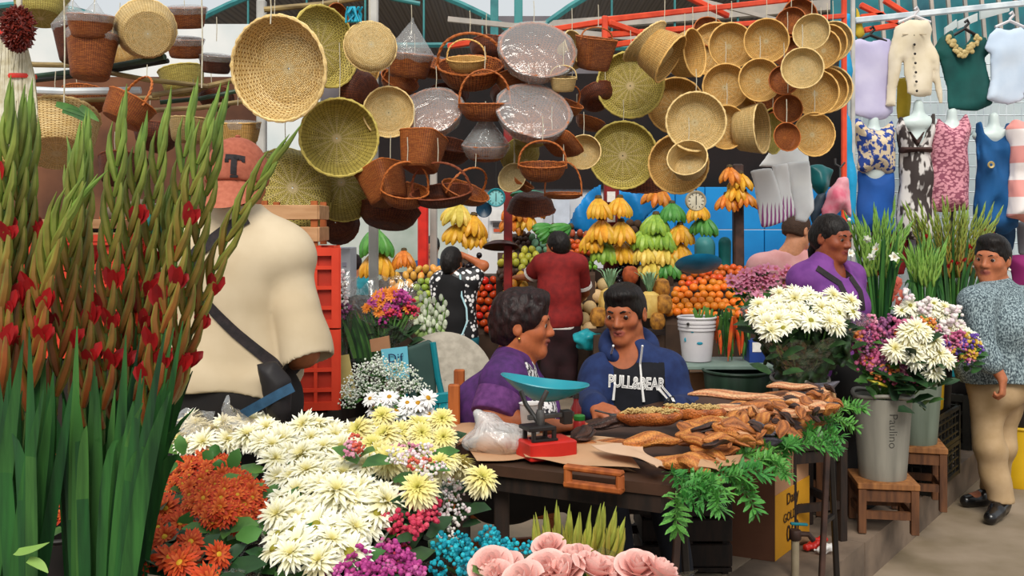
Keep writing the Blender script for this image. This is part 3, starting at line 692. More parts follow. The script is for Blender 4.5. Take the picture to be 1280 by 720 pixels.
class Head:
 def __init__(s,c,fwd,sc=1.0,up=(0,0,1),roll=0):s.c=Vector(c);s.R=facing(fwd,up,roll);s.s=sc
 def p(s,x,y,z):return s.c+s.R@(Vector((x,y,z))*s.s)
 def inv(s,v):return((v-np.array(s.c))@np.array(s.R))/s.s
 def prims(s,S,nose=1,jaw=1,fine=True,ears=True):
  k=s.s;p=s.p;rot=s.R
  S.ell(p(0,-.012,.03),Vector((.0745,.094,.084))*k,rot)
  S.ell(p(0,.026,-.03),Vector((.06*jaw,.063,.08))*k,rot,k=.03*k)
  for d in(-1,1):
   S.cone(p(d*.047*jaw,.0,-.062),p(d*.017,.062,-.096),.021*k,.018*k,k=.03*k)
   S.ell(p(d*.042,.056,-.026),Vector((.023,.024,.02))*k,rot,k=.025*k)
  S.ball(p(0,.066,-.098),.018*k,k=.03*k)
  S.cone(p(0,-.012,-.06),p(0,-.03,-.15),.05*k,.054*k,k=.03*k)
  if fine:
   S.cone(p(-.034,.079,.02),p(.034,.079,.02),.013*k,k=.018*k)
   for d in(-1,1):
    S.ell(p(d*.031,.097,-.001),Vector((.02,.015,.0125))*k,rot,op='s',k=.012*k)
    S.ell(p(d*.031,.0735,-.001),Vector((.0165,.014,.0135))*k,rot,k=.002)
    S.cone(p(d*.046,.076,.0042),p(d*.019,.0872,.0048),.0044*k,k=.006*k)
    S.cone(p(d*.045,.0755,-.009),p(d*.02,.0858,-.0099),.0039*k,k=.006*k)
   S.cone(p(0,.084,.01),p(0,.104*nose,-.03),.0085*k,.0125*k,k=.012*k)
   for d in(-1,1):S.ball(p(d*.0125,.094,-.034),.0095*k,k=.008*k)
   S.cone(p(-.019,.082,-.061),p(0,.0925,-.0575),.0062*k,.0075*k,k=.008*k);S.cone(p(.019,.082,-.061),p(0,.0925,-.0575),.0062*k,.0075*k,k=.008*k)
   S.cone(p(-.013,.084,-.071),p(.013,.084,-.071),.0085*k,k=.008*k)
   S.cone(p(-.023,.09,-.0645),p(.023,.09,-.0645),.0022*k,op='s',k=.005*k)
  elif fine is not None:
   S.cone(p(0,.084,.01),p(0,.104,-.03),.009*k,.014*k,k=.012*k)
  if ears:
   for d in(-1,1):
    S.ell(p(d*.078,-.01,-.008),Vector((.009,.019,.031))*k,rot,k=.01*k)
    if fine:S.ell(p(d*.087,-.004,-.004),Vector((.007,.01,.018))*k,rot,op='s',k=.006*k)
 def eyes(s,root,look=(0,0),iris='#2a150b'):
  for d in(-1,1):
   mb=MB();c=s.p(d*.031,.0762,-.001);r=.0137*s.s
   f=(s.R@Vector((look[0],1,look[1]))).normalized();x,y,z=frame(f);rot=Matrix((x,y,z)).transposed()
   rows=[]
   for i in range(13):
    a_=PI*i/12;rows.append([c+rot@Vector((r*math.sin(a_)*math.cos(t),r*math.sin(a_)*math.sin(t),r*math.cos(a_)))for t in[2*PI*q/16 for q in range(16)]])
   mb.grid(rows,True);n=16;mb.mi=[1 if(i//n)<3 else 0 for i in range(len(mb.f))]
   mb.build('eye',[mat('eye_white','#d8cfc4','#cfc4b8',20,.25,spec=.6),mat('iris_'+iris[1:],iris,iris,20,.2,spec=.7)],root)
 def brows(s,root,m,thick=1):
  for d in(-1,1):
   mb=MB();mb.tube([s.p(d*.014,.0935,.018),s.p(d*.028,.0925,.0235),s.p(d*.042,.084,.021),s.p(d*.05,.074,.015)],[.0028*thick,.0038*thick,.003*thick,.001],6)
   mb.build('eyebrow',m,root)
 def tone(s,base,v,lip=None,extra=None):
  q=s.inv(v);b=np.array(lin(base)[:3]);c=np.tile(b,(len(v),1))
  ell=lambda cx,cy,cz,rx,ry,rz:np.clip(1.25-np.sqrt(((np.abs(q[:,0])-cx)/rx)**2+((q[:,1]-cy)/ry)**2+((q[:,2]-cz)/rz)**2),0,1)[:,None]*1.0
  l=np.array(lin(lip or '#7d3a2c')[:3]);w=np.clip(ell(0,.09,-.064,.025,.02,.0125)*3,0,1);c=c*(1-w)+l*w
  w=ell(.043,.06,-.028,.03,.04,.028)*.35;c=c*(1-w)+np.array([b[0]*1.05,b[1]*.78,b[2]*.7])*w
  w=ell(.031,.08,-.004,.026,.03,.02)*.3;c=c*(1-w)+b*.62*w
  return c
def hand(S,wr,d,n,side=1,curl=.5,s=1.0,thumb=.6):
 wr=Vector(wr);d=Vector(d).normalized();n=Vector(n);n=(n-d*n.dot(d)).normalized();x=d.cross(n)*side
 for i,(o,L)in enumerate([(.03,.068),(.0105,.076),(-.009,.071),(-.028,.056)]):
  kn=wr+d*(.088-.006*abs(i-1.2))*s+x*o*s
  S.cone(wr+x*o*.55*s,kn,.0145*s,.0105*s,k=.012*s)
  p=kn;a_=0
  for j,f in enumerate((.45,.32,.23)):
   a_+=curl*(.75 if j==0 else 1.0)+.04*i
   q=p+(d*math.cos(a_)+n*math.sin(a_)+x*(o*1.6 if j==0 else 0))*L*f*s
   S.cone(p,q,(.0092-j*.0009)*s,(.0083-j*.0009)*s,k=.003);p=q
 a=wr+x*.02*s+d*.02*s;b=a+(d*.03+x*.026+n*.012)*s;c=b+(d*.026+x*.012*(1-thumb)+n*.016*(.4+thumb))*s;e=c+(d*.022+n*.012*thumb-x*.004)*s
 S.cone(a,b,.0155*s,.012*s,k=.012*s);S.cone(b,c,.0115*s,.0095*s,k=.005);S.cone(c,e,.0095*s,.008*s,k=.003)
class Fig:
 """joints in world space; one continuous body, clothes as children"""
 def __init__(s,name,label,base,head,neck,sh,el,wr,chest,pelvis,fwd,hips=None,kn=None,an=None,sc=1.0):
  V=lambda q:None if q is None else[Vector(p)for p in q]
  s.head,s.neck,s.chest,s.pel=head,Vector(neck),Vector(chest),Vector(pelvis);s.sh,s.el,s.wr,s.hip,s.kn,s.an=V(sh),V(el),V(wr),V(hips),V(kn),V(an)
  s.R=facing(fwd,s.neck-s.pel);s.k=sc;s.fwd=Vector(fwd).normalized()
  s.root=thing(name,label,'person',base);s.hands=[]
 def torso(s,S,e=0,bust=0,belly=0,low=True,wide=1.0):
  k=s.k;mid=(s.chest+s.pel)/2
  S.ell(s.chest,Vector((.158*wide,.108,.18))*k+Vector((e,e,e)),s.R,k=.06);S.ell(mid+s.fwd*(.01+belly*.5)*k,Vector((.14*wide+belly*.4,.105+belly,.16))*k+Vector((e,e,e)),s.R,k=.08)
  if low:S.ell(s.pel,Vector((.162*wide,.122,.13))*k+Vector((e,e,e)),s.R,k=.08)
  S.cone(s.sh[0],s.sh[1],.05*k+e,k=.07)
  for q in s.sh:S.cone(s.neck,q,.045*k+e*.6,.05*k+e,k=.05)
  if bust:
   for d in(-1,1):S.ell(s.chest+s.R@Vector((d*.07,.085,-.02))*k,Vector((.075,.06,.075))*k*bust+Vector((e,e,e)),s.R,k=.05)
 def arm(s,S,i,e=0,to=1.0,w=1.0,flare=0):
  k=s.k;S.cone(s.sh[i],s.el[i],.05*k*w+e,.04*k*w+e+flare*(0 if to>.5 else 1),k=.045)
  if to>.5:S.cone(s.el[i],s.wr[i]if to>=1 else s.el[i].lerp(s.wr[i],to*2-1),.04*k*w+e,.027*k*w+e+flare,k=.03)
 def legs(s,S,e=0,w=1.0,foot=True,to=1.0):
  k=s.k
  for i in(0,1):
   S.cone(s.hip[i],s.kn[i],.085*k*w+e,.056*k*w+e,k=.05)
   S.cone(s.kn[i],s.kn[i].lerp(s.an[i],to),.056*k*w+e,(.056+(.036-.056)*to)*k*w+e,k=.03)
   if foot:f=s.an[i];S.cone(f+Vector((0,0,-.035)),f+s.ft[i]*.14+Vector((0,0,-.055)),.04,.034,k=.03)
 def body(s,tone,res,fine=True,bare_arms=(0,1),legs=True,w=.96,lip=None,jaw=1,nose=1,name='body'):
  S=SDF(.03);s.head.prims(S,fine=fine,jaw=jaw,nose=nose);S.cone(s.head.p(0,-.02,-.1),s.neck+Vector((0,0,-.03)),.05*s.head.s,.058*s.k,k=.04)
  s.torso(S,-.012)
  for i in(0,1):
   s.arm(S,i,-.002,1.0,w)
  for h in s.hands:hand(S,*h[0],**h[1])
  if legs and s.hip:s.legs(S,-.008)
  s.bodyobj=S.build(name,skin,s.root,res,col=lambda v:s.head.tone(tone,v,lip));return s.bodyobj
 def cloth(s,name,S,m,res,fold=.004,seed=0,fx=8,fz=12,**kw):
  if fold:S.post=folds(fold,fx,fz,seed)
  return S.build(name,m,s.root,res,**kw)
def hair(h,name,m,root,res=.004,grow=.01,line=(.08,.07),n=(.85,-.53),extra=None,rough=.004,seed=0,back=None):
 S=SDF(.02);k=h.s
 S.ell(h.p(0,-.014,.032),Vector((.077+grow*.8,.095+grow,.086+grow))*k,h.R)
 S.ell(h.p(0,-.03,-.01),Vector((.07+grow*.6,.072+grow,.085))*k,h.R,k=.03)
 if extra:extra(S,h)
 S.plane(h.p(0,line[0],line[1]),h.R@Vector((0,n[0],n[1])))
 if back is not None:S.plane(h.p(0,0,back),h.R@Vector((0,-.25,-1)))
 if rough:
  f=folds(rough,60,40,seed);S.post=f
 return S.build(name,m,root,res)
def bvh(o):
 from mathutils.bvhtree import BVHTree
 off=wloc(o.parent)if o.parent else Vector((0,0,0));off=off+o.location
 me=o.data;return BVHTree.FromPolygons([v.co+off for v in me.vertices],[tuple(p.vertices)for p in me.polygons])
def text_data(s,size,ext=.0,off=0.0,res=3,font_shear=0,align='CENTER'):
 cu=bpy.data.curves.new('lettering','FONT');cu.body=s;cu.size=size;cu.extrude=ext;cu.offset=off;cu.resolution_u=res;cu.align_x=align;cu.align_y='CENTER';cu.shear=font_shear
 ob=bpy.data.objects.new('lettering',cu);COL.objects.link(ob);bpy.context.view_layer.update()
 me=bpy.data.meshes.new_from_object(ob.evaluated_get(bpy.context.evaluated_depsgraph_get()));bpy.data.objects.remove(ob);return me
def letter(s,size,pos,right,up,m,parent,off=0.0,tree=None,lift=.003,wx=1.0,name='lettering',ext=.0006):
 """lettering laid on a surface: right/up are world directions"""
 me=text_data(s,size,ext,off);r=Vector(right).normalized();u=Vector(up);u=(u-r*u.dot(r)).normalized();n=r.cross(u);pw=wloc(parent)if parent else Vector((0,0,0))
 if tree is not None:
  import bmesh
  b=bmesh.new();b.from_mesh(me);bmesh.ops.triangulate(b,faces=b.faces)
  for _ in range(2):bmesh.ops.subdivide_edges(b,edges=[e for e in b.edges if e.calc_length()>size*.12],cuts=1,use_grid_fill=True)
  bmesh.ops.triangulate(b,faces=b.faces);b.to_mesh(me);b.free()
 for v in me.vertices:
  p=Vector(pos)+r*v.co.x*wx+u*v.co.y+n*v.co.z
  if tree is not None:
   hit=tree.ray_cast(p+n*.3,-n)
   if hit[0]is not None:p=hit[0]+n*(lift+v.co.z)
  v.co=p-pw
 me.materials.append(m);return link(name,me,parent)
hair_black=mat('black_hair','#0f0b0a','#1c1512',120,.5,.5,spec=.25,stretch=(1,1,.3));hair_brown=mat('dark_brown_hair','#2b1413','#120808',90,.48,.5,spec=.28,stretch=(1,1,.4));hair_short=mat('cropped_brown_hair','#4a3120','#35231a',200,.7,.5)
Z=Vector((0,0,1))
Y=3.1
hd=Head(P(298,226,Y),(.06,1,-.05),1.03)
fa=Fig('person','person in a salmon cap and beige shirt standing with back to us, crossbody strap',(-.86,Y,PLAT),hd,P(292,282,Y),[P(240,318,Y-.01),P(355,318,Y-.01)],[P(212,440,Y-.05),P(380,440,Y-.05)],[P(240,470,Y+.24),P(330,470,Y+.28)],P(294,350,Y),P(292,490,Y),(.05,1,0),[P(258,510,Y),P(326,510,Y)],[P(256,690,Y+.03),P(328,690,Y+.03)],[(P(254,690,Y).x,Y,PLAT+.09),(P(330,690,Y).x,Y,PLAT+.09)],1.13)
fa.ft=[Vector((0,1,0))]*2;fa.hands=[((fa.wr[0],(.5,1,.1),(0,0,-1),1),{'curl':.6}),((fa.wr[1],(-.5,1,.1),(0,0,-1),-1),{'curl':.6})]
fa.body('#b06a45',.008,fine=True,w=1.0)
hair(hd,'hair',hair_black,fa.root,.006,.003,n=(.8,-.6),line=(.06,.06))
beige=mat('beige_shirt_cloth','#d3c1a4','#c3af90',5,.85,.05)
S=SDF(.05);fa.torso(S,.016,wide=.9);S.ell(P(297,440,Y),(.18,.14,.17));S.ell(P(296,466,Y),(.205,.15,.06),k=.04)
for i in(0,1):
 s_=-1 if i else 1;A2=fa.sh[i].lerp(fa.el[i],.55);A3=fa.el[i];dn=(A3-A2).normalized()+Vector((-.12*s_,-.1,0));S.ball(fa.sh[i]+Vector((.01*s_,0,-.01)),.071,k=.06);S.cone(fa.sh[i]+Vector((.005*s_,0,-.02)),A2,.069,.079,k=.016);S.cone(A2,A3+dn*.05,.079,.086,k=.012);S.cone(A3+dn*.092,A3+dn*.25,.1,.1,op='s',k=.006)
S.cone(fa.neck,fa.neck+Z*.035,.075,.068,k=.05);S.plane(P(290,481,Y),(-.12,0,-1));shirt=fa.cloth('shirt',S,beige,.0065,.009,4,6,8)
t_=bvh(shirt)
mb=MB()
S=SDF(.03);S.cone(fa.neck+Z*.015,fa.neck+Z*.06,.071,.066);fa.cloth('collar',S,mat('shirt_collar','#e6dac4','#d8c8ab',8,.8),.007,0)
S=SDF(.05);S.ell(fa.pel,(.205,.15,.17),fa.R);fa.legs(S,.02,1.05,False);fa.cloth('trousers',S,mat('black_cloth','#1c1716','#120f10',10,.85),.01,.004,2)
for i in(0,1):
 S=SDF(.02);f=fa.an[i];S.cone(f+Vector((0,-.05,-.05)),f+Vector((0,.16,-.055)),.045,.037);S.plane((0,0,PLAT+.005),(0,0,-1));S.build('shoe',mat('black_leather','#191616','#0e0d0d',10,.4),fa.root,.008)
def strap(pts,w_,m_,name,root,tree,n=(0,-1,0),lift=.007,th=.004):
 """band laid on a cloth surface, seen from the side n"""
 n=Vector(n).normalized();dense=[]
 for a_,b_ in zip(pts[:-1],pts[1:]):
  for k in range(10):dense.append(Vector(a_).lerp(Vector(b_),k/10))
 dense.append(Vector(pts[-1]));rows=[]
 for i,p in enumerate(dense):
  d=(dense[min(i+1,len(dense)-1)]-dense[max(0,i-1)]).normalized();sd=d.cross(n).normalized();row=[]
  ps=[]
  for o in(-1,-.33,.33,1):
   q=p+sd*o*w_;h=tree.ray_cast(q+n*.6,-n)if tree else(None,)
   ps.append(h[0]+n*lift if h[0]is not None else q)
  rows.append(ps+[q-n*th for q in ps[::-1]])
 mb=MB();mb.grid(rows,True,cap=True);return mb.build(name,m_,root)
webm=mat('black_webbing','#2a2022','#1a1416',60,.7,.2)
strap([P(318,272,Y),P(300,284,Y),P(262,312,Y),P(236,352,Y),P(205,392,Y)],.02,webm,'strap',fa.root,t_)
strap([P(238,330,Y),P(262,362,Y),P(310,410,Y),P(352,448,Y),P(372,466,Y)],.015,webm,'strap',fa.root,t_)
S=SDF(.02);S.puff([(PX(x,Y),PZ(y,Y))for x,y in[(340,444),(362,440),(380,462),(381,500),(374,520),(352,505),(346,470)]],Y-.19,.035,.03);fa.cloth('bag',S,mat('black_bag','#221d1f','#161214',12,.6),.006,.003,3)
strap([P(300,520,Y-.2),P(325,506,Y-.23),P(350,492,Y-.23),P(366,484,Y-.22)],.014,mat('blue_webbing','#2b5372','#21445f',40,.7),'strap',fa.root,None)
cap_m=mat('salmon_cap','#ad6049','#9a513c',60,.85,.15)
S=SDF(.02);S.ell(hd.p(0,-.012,.042),Vector((.086,.104,.088))*1.03,hd.R);S.ell(hd.p(0,-.012,.0),Vector((.087,.105,.07))*1.03,hd.R,k=.04);S.plane(hd.p(0,-.04,-.012),hd.R@Vector((0,-.06,-1)));cap=S.build('cap',cap_m,fa.root,.006)
mb=MB();rows=[]
for i in range(8):
 t=i/7;row=[]
 for j in range(17):
  u=-1+2*j/16;a_=u*1.25
  row.append(hd.p(math.sin(a_)*(.084+.01*t),-.012-math.cos(a_)*.1-t*.055*math.cos(a_*.9),-.008-t*.075*math.cos(a_*.75)-.01*t+.012*u*u*t))
 rows.append(row)
mb.grid(rows);back_=[[p+hd.R@Vector((0,.004,.002))for p in r]for r in rows];mb.grid(back_);mb.build('cap_bill',mat('salmon_bill','#ba6c53','#a85c45',60,.85,.15),fa.root)
mb=MB();mb.ball(hd.p(0,-.012,.133),.009,10,6,(1,1,.6));mb.build('cap_button',cap_m,fa.root)
letter('T',.078,hd.p(.026,-.1,.03),hd.R@Vector((1,0,0)),hd.R@Vector((0,.25,1)),mat('charcoal_thread','#2c2528','#1c181b',60,.8),fa.root,.0045,bvh(cap),.003,name='emblem')
for dx,dz in((0,.026),(-.022,.026),(.022,.026),(0,-.027)):
 mb=MB();c=hd.p(.026+dx,-.1,.03+dz-(.006 if dz>0 and dx else 0));hit=bvh(cap).ray_cast(c+Vector((0,-.2,0)),Vector((0,1,0)))
 mb.box((hit[0]if hit[0]is not None else c)+Vector((0,-.002,0)),(.012 if dx else.024,.004,.012 if dx else.008),bev=.001);mb.build('emblem_serif',mat('charcoal_thread','#2c2528'),fa.root)
Y=3.5
hd=Head(P(653,404,Y),(1,-.12,-.04),1.0)
fb=Fig('person','person with short dark hair and purple vest sitting at the table in profile',(-.02,Y,PLAT),hd,P(642,452,Y),[P(630,476,Y-.14),P(640,472,Y+.16)],[P(616,522,Y-.22),P(668,522,Y+.2)],[P(690,534,Y-.24),P(728,536,Y+.12)],P(638,508,Y),P(632,600,Y),(1,-.05,0),[P(612,600,Y-.1),P(612,600,Y+.1)],[P(740,605,Y-.12),P(740,605,Y+.12)],[(PX(736,Y),Y-.12,PLAT+.09),(PX(736,Y),Y+.12,PLAT+.09)],1.0)
fb.ft=[Vector((1,0,0))]*2;fb.hands=[((fb.wr[0],(1,.1,.1),(0,.1,-1),1),{'curl':.45}),((fb.wr[1],(1,-.1,.1),(0,0,-1),-1),{'curl':.5})]
fb.body('#b0623c',.0046,w=1.15,lip='#7a3a30',jaw=1.12)
hd.eyes(fb.root,(.1,0));hd.brows(fb.root,hair_brown,.7)
def xb(S,h):
 S.ell(h.p(0,.045,.09),(.066,.05,.036),h.R,k=.03);S.ell(h.p(0,-.075,-.03),(.062,.035,.075),h.R,k=.03);S.ell(h.p(-.072,.045,.035),(.012,.03,.045),h.R,k=.02);S.ell(h.p(.072,.045,.035),(.012,.03,.045),h.R,k=.02)
hair(hd,'hair',hair_brown,fb.root,.0042,.009,(.112,.052),(.72,-.7),xb,.0022,3,back=-.095)
S=SDF(.03)
for d in(-1,1):mbx=MB();mbx.ball(hd.p(d*.083,.0,-.046),.006,10,6);mbx.build('earring',mat('gold','#c9a25a','#b08a44',10,.25,metal=.9),fb.root)
purple=mat('purple_vest_cloth','#54296a','#3e1f52',30,.85,.15)
S=SDF(.05);fb.torso(S,.012,bust=1.1,belly=.02);S.ell(P(624,515,Y),(.115,.17,.15),fb.R)
for q in fb.sh:S.ball(q,.06,k=.05)
S.cone(fb.neck+Vector((.045,-.1,-.02)),fb.chest+Vector((.17,-.03,-.02)),.028,.03,op='s',k=.02);S.cone(fb.neck+Vector((.06,0,.02)),fb.chest+Vector((.2,-.0,-.03)),.045,.05,op='s',k=.02)
fb.cloth('vest',S,purple,.007,.005,7,8,9)
S=SDF(.04);fb.torso(S,.008,bust=1.1,belly=.03);fb.cloth('blouse',S,mat('printed_blouse','#e8e4e2','#26222a',70,.8,lo=.46,hi=.54),.008,.002,2)
for i in(0,1):S=SDF(.04);S.cone(fb.sh[i],fb.sh[i].lerp(fb.el[i],.92),.07,.072);S.plane(fb.sh[i].lerp(fb.el[i],.94),fb.el[i]-fb.sh[i]);fb.cloth('sleeve',S,mat('purple_sleeve_cloth','#4d2459','#66356f',45,.9,.2),.006,.005,9,10,12)
S=SDF(.05);S.ell(fb.pel,(.19,.16,.15),fb.R);fb.legs(S,.02,1.15,False);fb.cloth('trousers',S,mat('black_cloth','#1c1716'),.012,.003,2)
for i in(0,1):S=SDF(.02);f=fb.an[i];S.cone(f+Vector((-.04,0,-.05)),f+Vector((.15,0,-.055)),.042,.036);S.build('shoe',mat('black_leather','#191616'),fb.root,.009)
Y=3.95
hd=Head(P(781,391,Y),(-.48,-1,-.13),1.0,roll=.03)
fc=Fig('person','person with short black hair in a navy hooded sweatshirt sitting behind the food table',(.48,Y,PLAT),hd,P(790,440,Y),[P(752,470,Y),P(834,468,Y)],[P(737,508,Y-.12),P(856,512,Y-.08)],[P(744,508,Y-.36),P(842,512,Y-.34)],P(792,492,Y),P(796,590,Y),(-.06,-1,0),[P(775,600,Y),P(820,600,Y)],[P(760,605,Y-.42),P(830,605,Y-.42)],[(PX(765,Y),Y-.4,PLAT+.09),(PX(830,Y),Y-.4,PLAT+.09)],.96)
fc.ft=[Vector((0,-1,0))]*2;fc.hands=[((fc.wr[0],(.5,-.7,-.12),(.5,.2,-1),-1),{'curl':.55,'s':.95}),((fc.wr[1],(-.5,-.7,-.1),(-.4,.2,-1),1),{'curl':.5,'s':.95})]
fc.body('#a45c39',.0044,w=1.0,lip='#8f473a',jaw=.9)
hd.eyes(fc.root,(-.25,-.05));hd.brows(fc.root,hair_black,1.1)
def xc(S,h):
 S.ell(h.p(0,.04,.082),(.066,.058,.032),h.R,k=.03)
hair(hd,'hair',hair_black,fc.root,.0042,.004,(.098,.054),(.8,-.6),xc,.0013,5,back=-.02)
navy=mat('navy_sweatshirt','#1d2f5c','#14224a',25,.9,.12)
nb=NT('navy_sweatshirt_panelled');
S=SDF(.05);fc.torso(S,.02);S.ell(P(793,540,Y),(.165,.12,.12))
for i in(0,1):fc.arm(S,i,.016,.95,1.12,.006);S.ball(fc.sh[i],.06,k=.05)
xs=sorted([PX(757,Y),PX(833,Y)]);zt=PZ(447,Y)
S.ball(hd.p(0,.06,-.16),.06,op='s',k=.02)
hood=fc.cloth('sweatshirt',S,[navy,mat('black_panel_cloth','#12131c','#0c0d15',30,.9,.1)],.0055,.0045,11,8,10,matfn=lambda c:((c[:,0]>PX(764,Y))&(c[:,0]<PX(826,Y))&(c[:,2]<PZ(449,Y)+np.abs(c[:,0]-PX(795,Y))*-.0)&(c[:,1]<Y-.02)))
S=SDF(.03);c=hd.p(0,-.03,-.105)
for i in range(13):
 a_=-2.4+4.8*i/12;q=c+Vector((math.sin(a_)*.09,math.cos(a_)*.085-.0,.035*math.cos(a_)-.035*abs(a_)/2.3-.01))
 S.ball(q,.03,k=.035)
fc.cloth('hood',S,mat('navy_sweatshirt','#1d2f5c'),.0055,.003,2,12,12)
t_=bvh(hood)
white_t=mat('white_print','#e9e7e4','#dcd8d4',40,.7)
r_=Vector((1,.0,-.06))
letter('PULL&BEAR',.062,P(791,473,Y)+Vector((0,-.2,0)),r_,(0,0,1),white_t,fc.root,.0028,t_,.0035,wx=.68);letter('PULL&BEAR',.062,P(791,473,Y)+Vector((0,-.2,0)),r_,(0,0,1),mat('black_panel_cloth','#12131c'),fc.root,-.0022,t_,.0055,wx=.68)
for pts in([(765,430),(766,450),(768,480),(766,499)],[(801,430),(800,455),(801,480),(803,500)]):
 mb=MB();qs=[]
 for i,(x,y)in enumerate(pts):
  p=P(x,y,Y-.1);h=t_.ray_cast(p+Vector((0,-.4,0)),Vector((0,1,0)));qs.append(h[0]+Vector((0,-.009,0))if h[0]is not None else p)
 qs[0].y=min(qs[0].y,Y-.15);mb.tube(qs,[.0042]*3+[.0055],8);mb.build('drawstring',white_t,fc.root)
S=SDF(.05);S.ell(fc.pel,(.18,.14,.14),fc.R);fc.legs(S,.015,1.0,False);fc.cloth('trousers',S,mat('dark_denim','#20242f','#161922',10,.85),.012,.003,2)
for i in(0,1):S=SDF(.02);f=fc.an[i];S.cone(f+Vector((0,.04,-.05)),f+Vector((0,-.15,-.055)),.042,.036);S.build('shoe',mat('black_leather','#191616'),fc.root,.009)
mb=MB();cw=fc.wr[0].lerp(fc.el[0],.12);dd=(fc.el[0]-fc.wr[0]).normalized();mb.lathe([(.029,-.008),(.033,-.006),(.033,.006),(.029,.008)],18,cw,dd);mb.build('wristband',mat('black_leather','#191616'),fc.root)
Y=8.0
hd=Head(P(697,308,Y),(-.75,.8,-.15),1.0)
fd=Fig('person','person in a dark red T-shirt with white trim reaching over the fruit, back to us',(PX(700,Y),Y,0),hd,P(700,322,Y),[P(676,330,Y-.02),P(723,331,Y)],[P(662,346,Y+.12),P(731,366,Y+.15)],[P(645,347,Y+.3),P(722,380,Y+.38)],P(699,348,Y),P(699,402,Y),(-.1,1,0),[P(687,408,Y),P(710,408,Y)],[P(688,465,Y),P(710,465,Y)],[(PX(688,Y),Y,.09),(PX(711,Y),Y,.09)],1.0)
fd.ft=[Vector((0,1,0))]*2;fd.hands=[((fd.wr[0],(-.8,.5,-.3),(0,0,-1),1),{'curl':.5}),((fd.wr[1],(-.4,1,-.1),(0,0,-1),-1),{'curl':.5})]
fd.body('#b4693f',.011);hair(hd,'hair',hair_black,fd.root,.009,.008,(.08,.06),(.8,-.6),None,.002)
redc=mat('dark_red_jersey','#8c1c1a','#741313',20,.8,.1);wht=mat('white_trim_cloth','#ece7e2','#d8d2cc',30,.8)
S=SDF(.05);fd.torso(S,.016,wide=1.03);S.ell(P(699,398,Y),(.168,.125,.1),k=.05);S.plane(P(699,409,Y),(0,0,-1));fd.cloth('shirt',S,redc,.009,.005,5,5,6)
for i in(0,1):
 dn=(fd.el[i]-fd.sh[i]).normalized();c=fd.sh[i].lerp(fd.el[i],.75)
 S=SDF(.03);S.cone(fd.sh[i],c,.078,.07);S.plane(c-dn*.02,dn);fd.cloth('sleeve',S,redc,.009,.003,i)
 mb=MB();mb.lathe([(.062,-.02),(.072,-.018),(.074,.012),(.062,.016)],18,c-dn*.005,dn);mb.build('sleeve_trim',wht,fd.root)
mb=MB();mb.lathe([(.15,-.012),(.172,-.012),(.174,.014),(.15,.014)],28,P(699,408,Y),sy=.76);mb.build('hem_trim',wht,fd.root)
S=SDF(.05);S.ell(fd.pel+Vector((0,0,-.06)),(.16,.125,.13),fd.R);fd.legs(S,.014,1.0,False);fd.cloth('trousers',S,mat('maroon_trousers','#33161b','#241015',10,.85),.012,.004)
for i in(0,1):S=SDF(.02);f=fd.an[i];S.cone(f+Vector((0,-.05,-.05)),f+Vector((0,.14,-.055)),.042,.036);S.build('shoe',mat('black_leather','#191616'),fd.root,.011)
Y=7.8
hd=Head(P(565,327,Y),(.35,1,0),.98)
fe=Fig('person','person in a long black apron over a black-and-white top, one arm raised',(PX(572,Y),Y,0),hd,P(568,343,Y),[P(551,352,Y),P(588,350,Y)],[P(548,392,Y-.05),P(605,332,Y)],[P(552,424,Y+.2),P(577,318,Y+.04)],P(570,366,Y),P(571,420,Y),(.1,1,0),[P(562,425,Y),P(582,425,Y)],[P(563,478,Y),P(582,478,Y)],[(PX(563,Y),Y,.09),(PX(583,Y),Y,.09)],.97)
fe.ft=[Vector((0,1,0))]*2;fe.hands=[((fe.wr[0],(.2,1,-.4),(1,0,0),1),{'curl':.5}),((fe.wr[1],(-1,.1,.1),(0,0,-1),1),{'curl':.4})]
fe.body('#b4653c',.011)
def xe(S,h):S.ell(h.p(0,-.09,-.02),(.055,.05,.08),h.R,k=.03)
hair(hd,'hair',hair_black,fe.root,.009,.008,(.09,.06),(.8,-.6),xe,.002)
blk=mat('black_apron_cloth','#151315','#0e0d0f',12,.85)
dots=NT('black_white_print');v_=dots.add('ShaderNodeTexVoronoi');v_.inputs['Scale'].default_value=26;dots.ln(dots.coord(),v_.inputs['Vector']);dots.ln(dots.ramp([(0,lin('#efeceb')),(.34,lin('#efeceb')),(.4,lin('#17161a')),(1,lin('#17161a'))],v_.outputs['Distance']),dots.b.inputs['Base Color']);dots=dots.m
S=SDF(.05);fe.torso(S,.012);S.cone(fe.sh[0],fe.sh[0].lerp(fe.el[0],.6),.07,.066);S.cone(fe.sh[1],fe.sh[1].lerp(fe.el[1],.45),.07,.064);fe.cloth('top',S,dots,.01,.003)
S=SDF(.05);S.ell(P(566,366,Y-.02),(.145,.13,.2));S.ell(P(565,402,Y-.02),(.16,.15,.2));S.ell(P(563,425,Y-.02),(.15,.15,.1));S.plane(P(578,380,Y),(1,.25,0));S.plane(P(565,343,Y),(.5,0,1));S.plane((0,Y+.06,0),(0,1,0));ap=fe.cloth('apron',S,blk,.01,.003)
mb=MB();mb.tube([P(575,343,Y-.1),P(577,370,Y-.13),P(583,385,Y-.14),P(584,402,Y-.14),P(578,418,Y-.15),P(566,424,Y-.16)],.008,6);mb.build('apron_piping',mat('pale_blue_piping','#bfe3ea','#a8d2dc',20,.7),fe.root)
S=SDF(.05);S.ell(fe.pel+Vector((0,0,-.03)),(.165,.13,.14),fe.R);fe.legs(S,.014,1.0,False);fe.cloth('trousers',S,mat('teal_trousers','#136a78','#0e5562',10,.85),.012,.003)
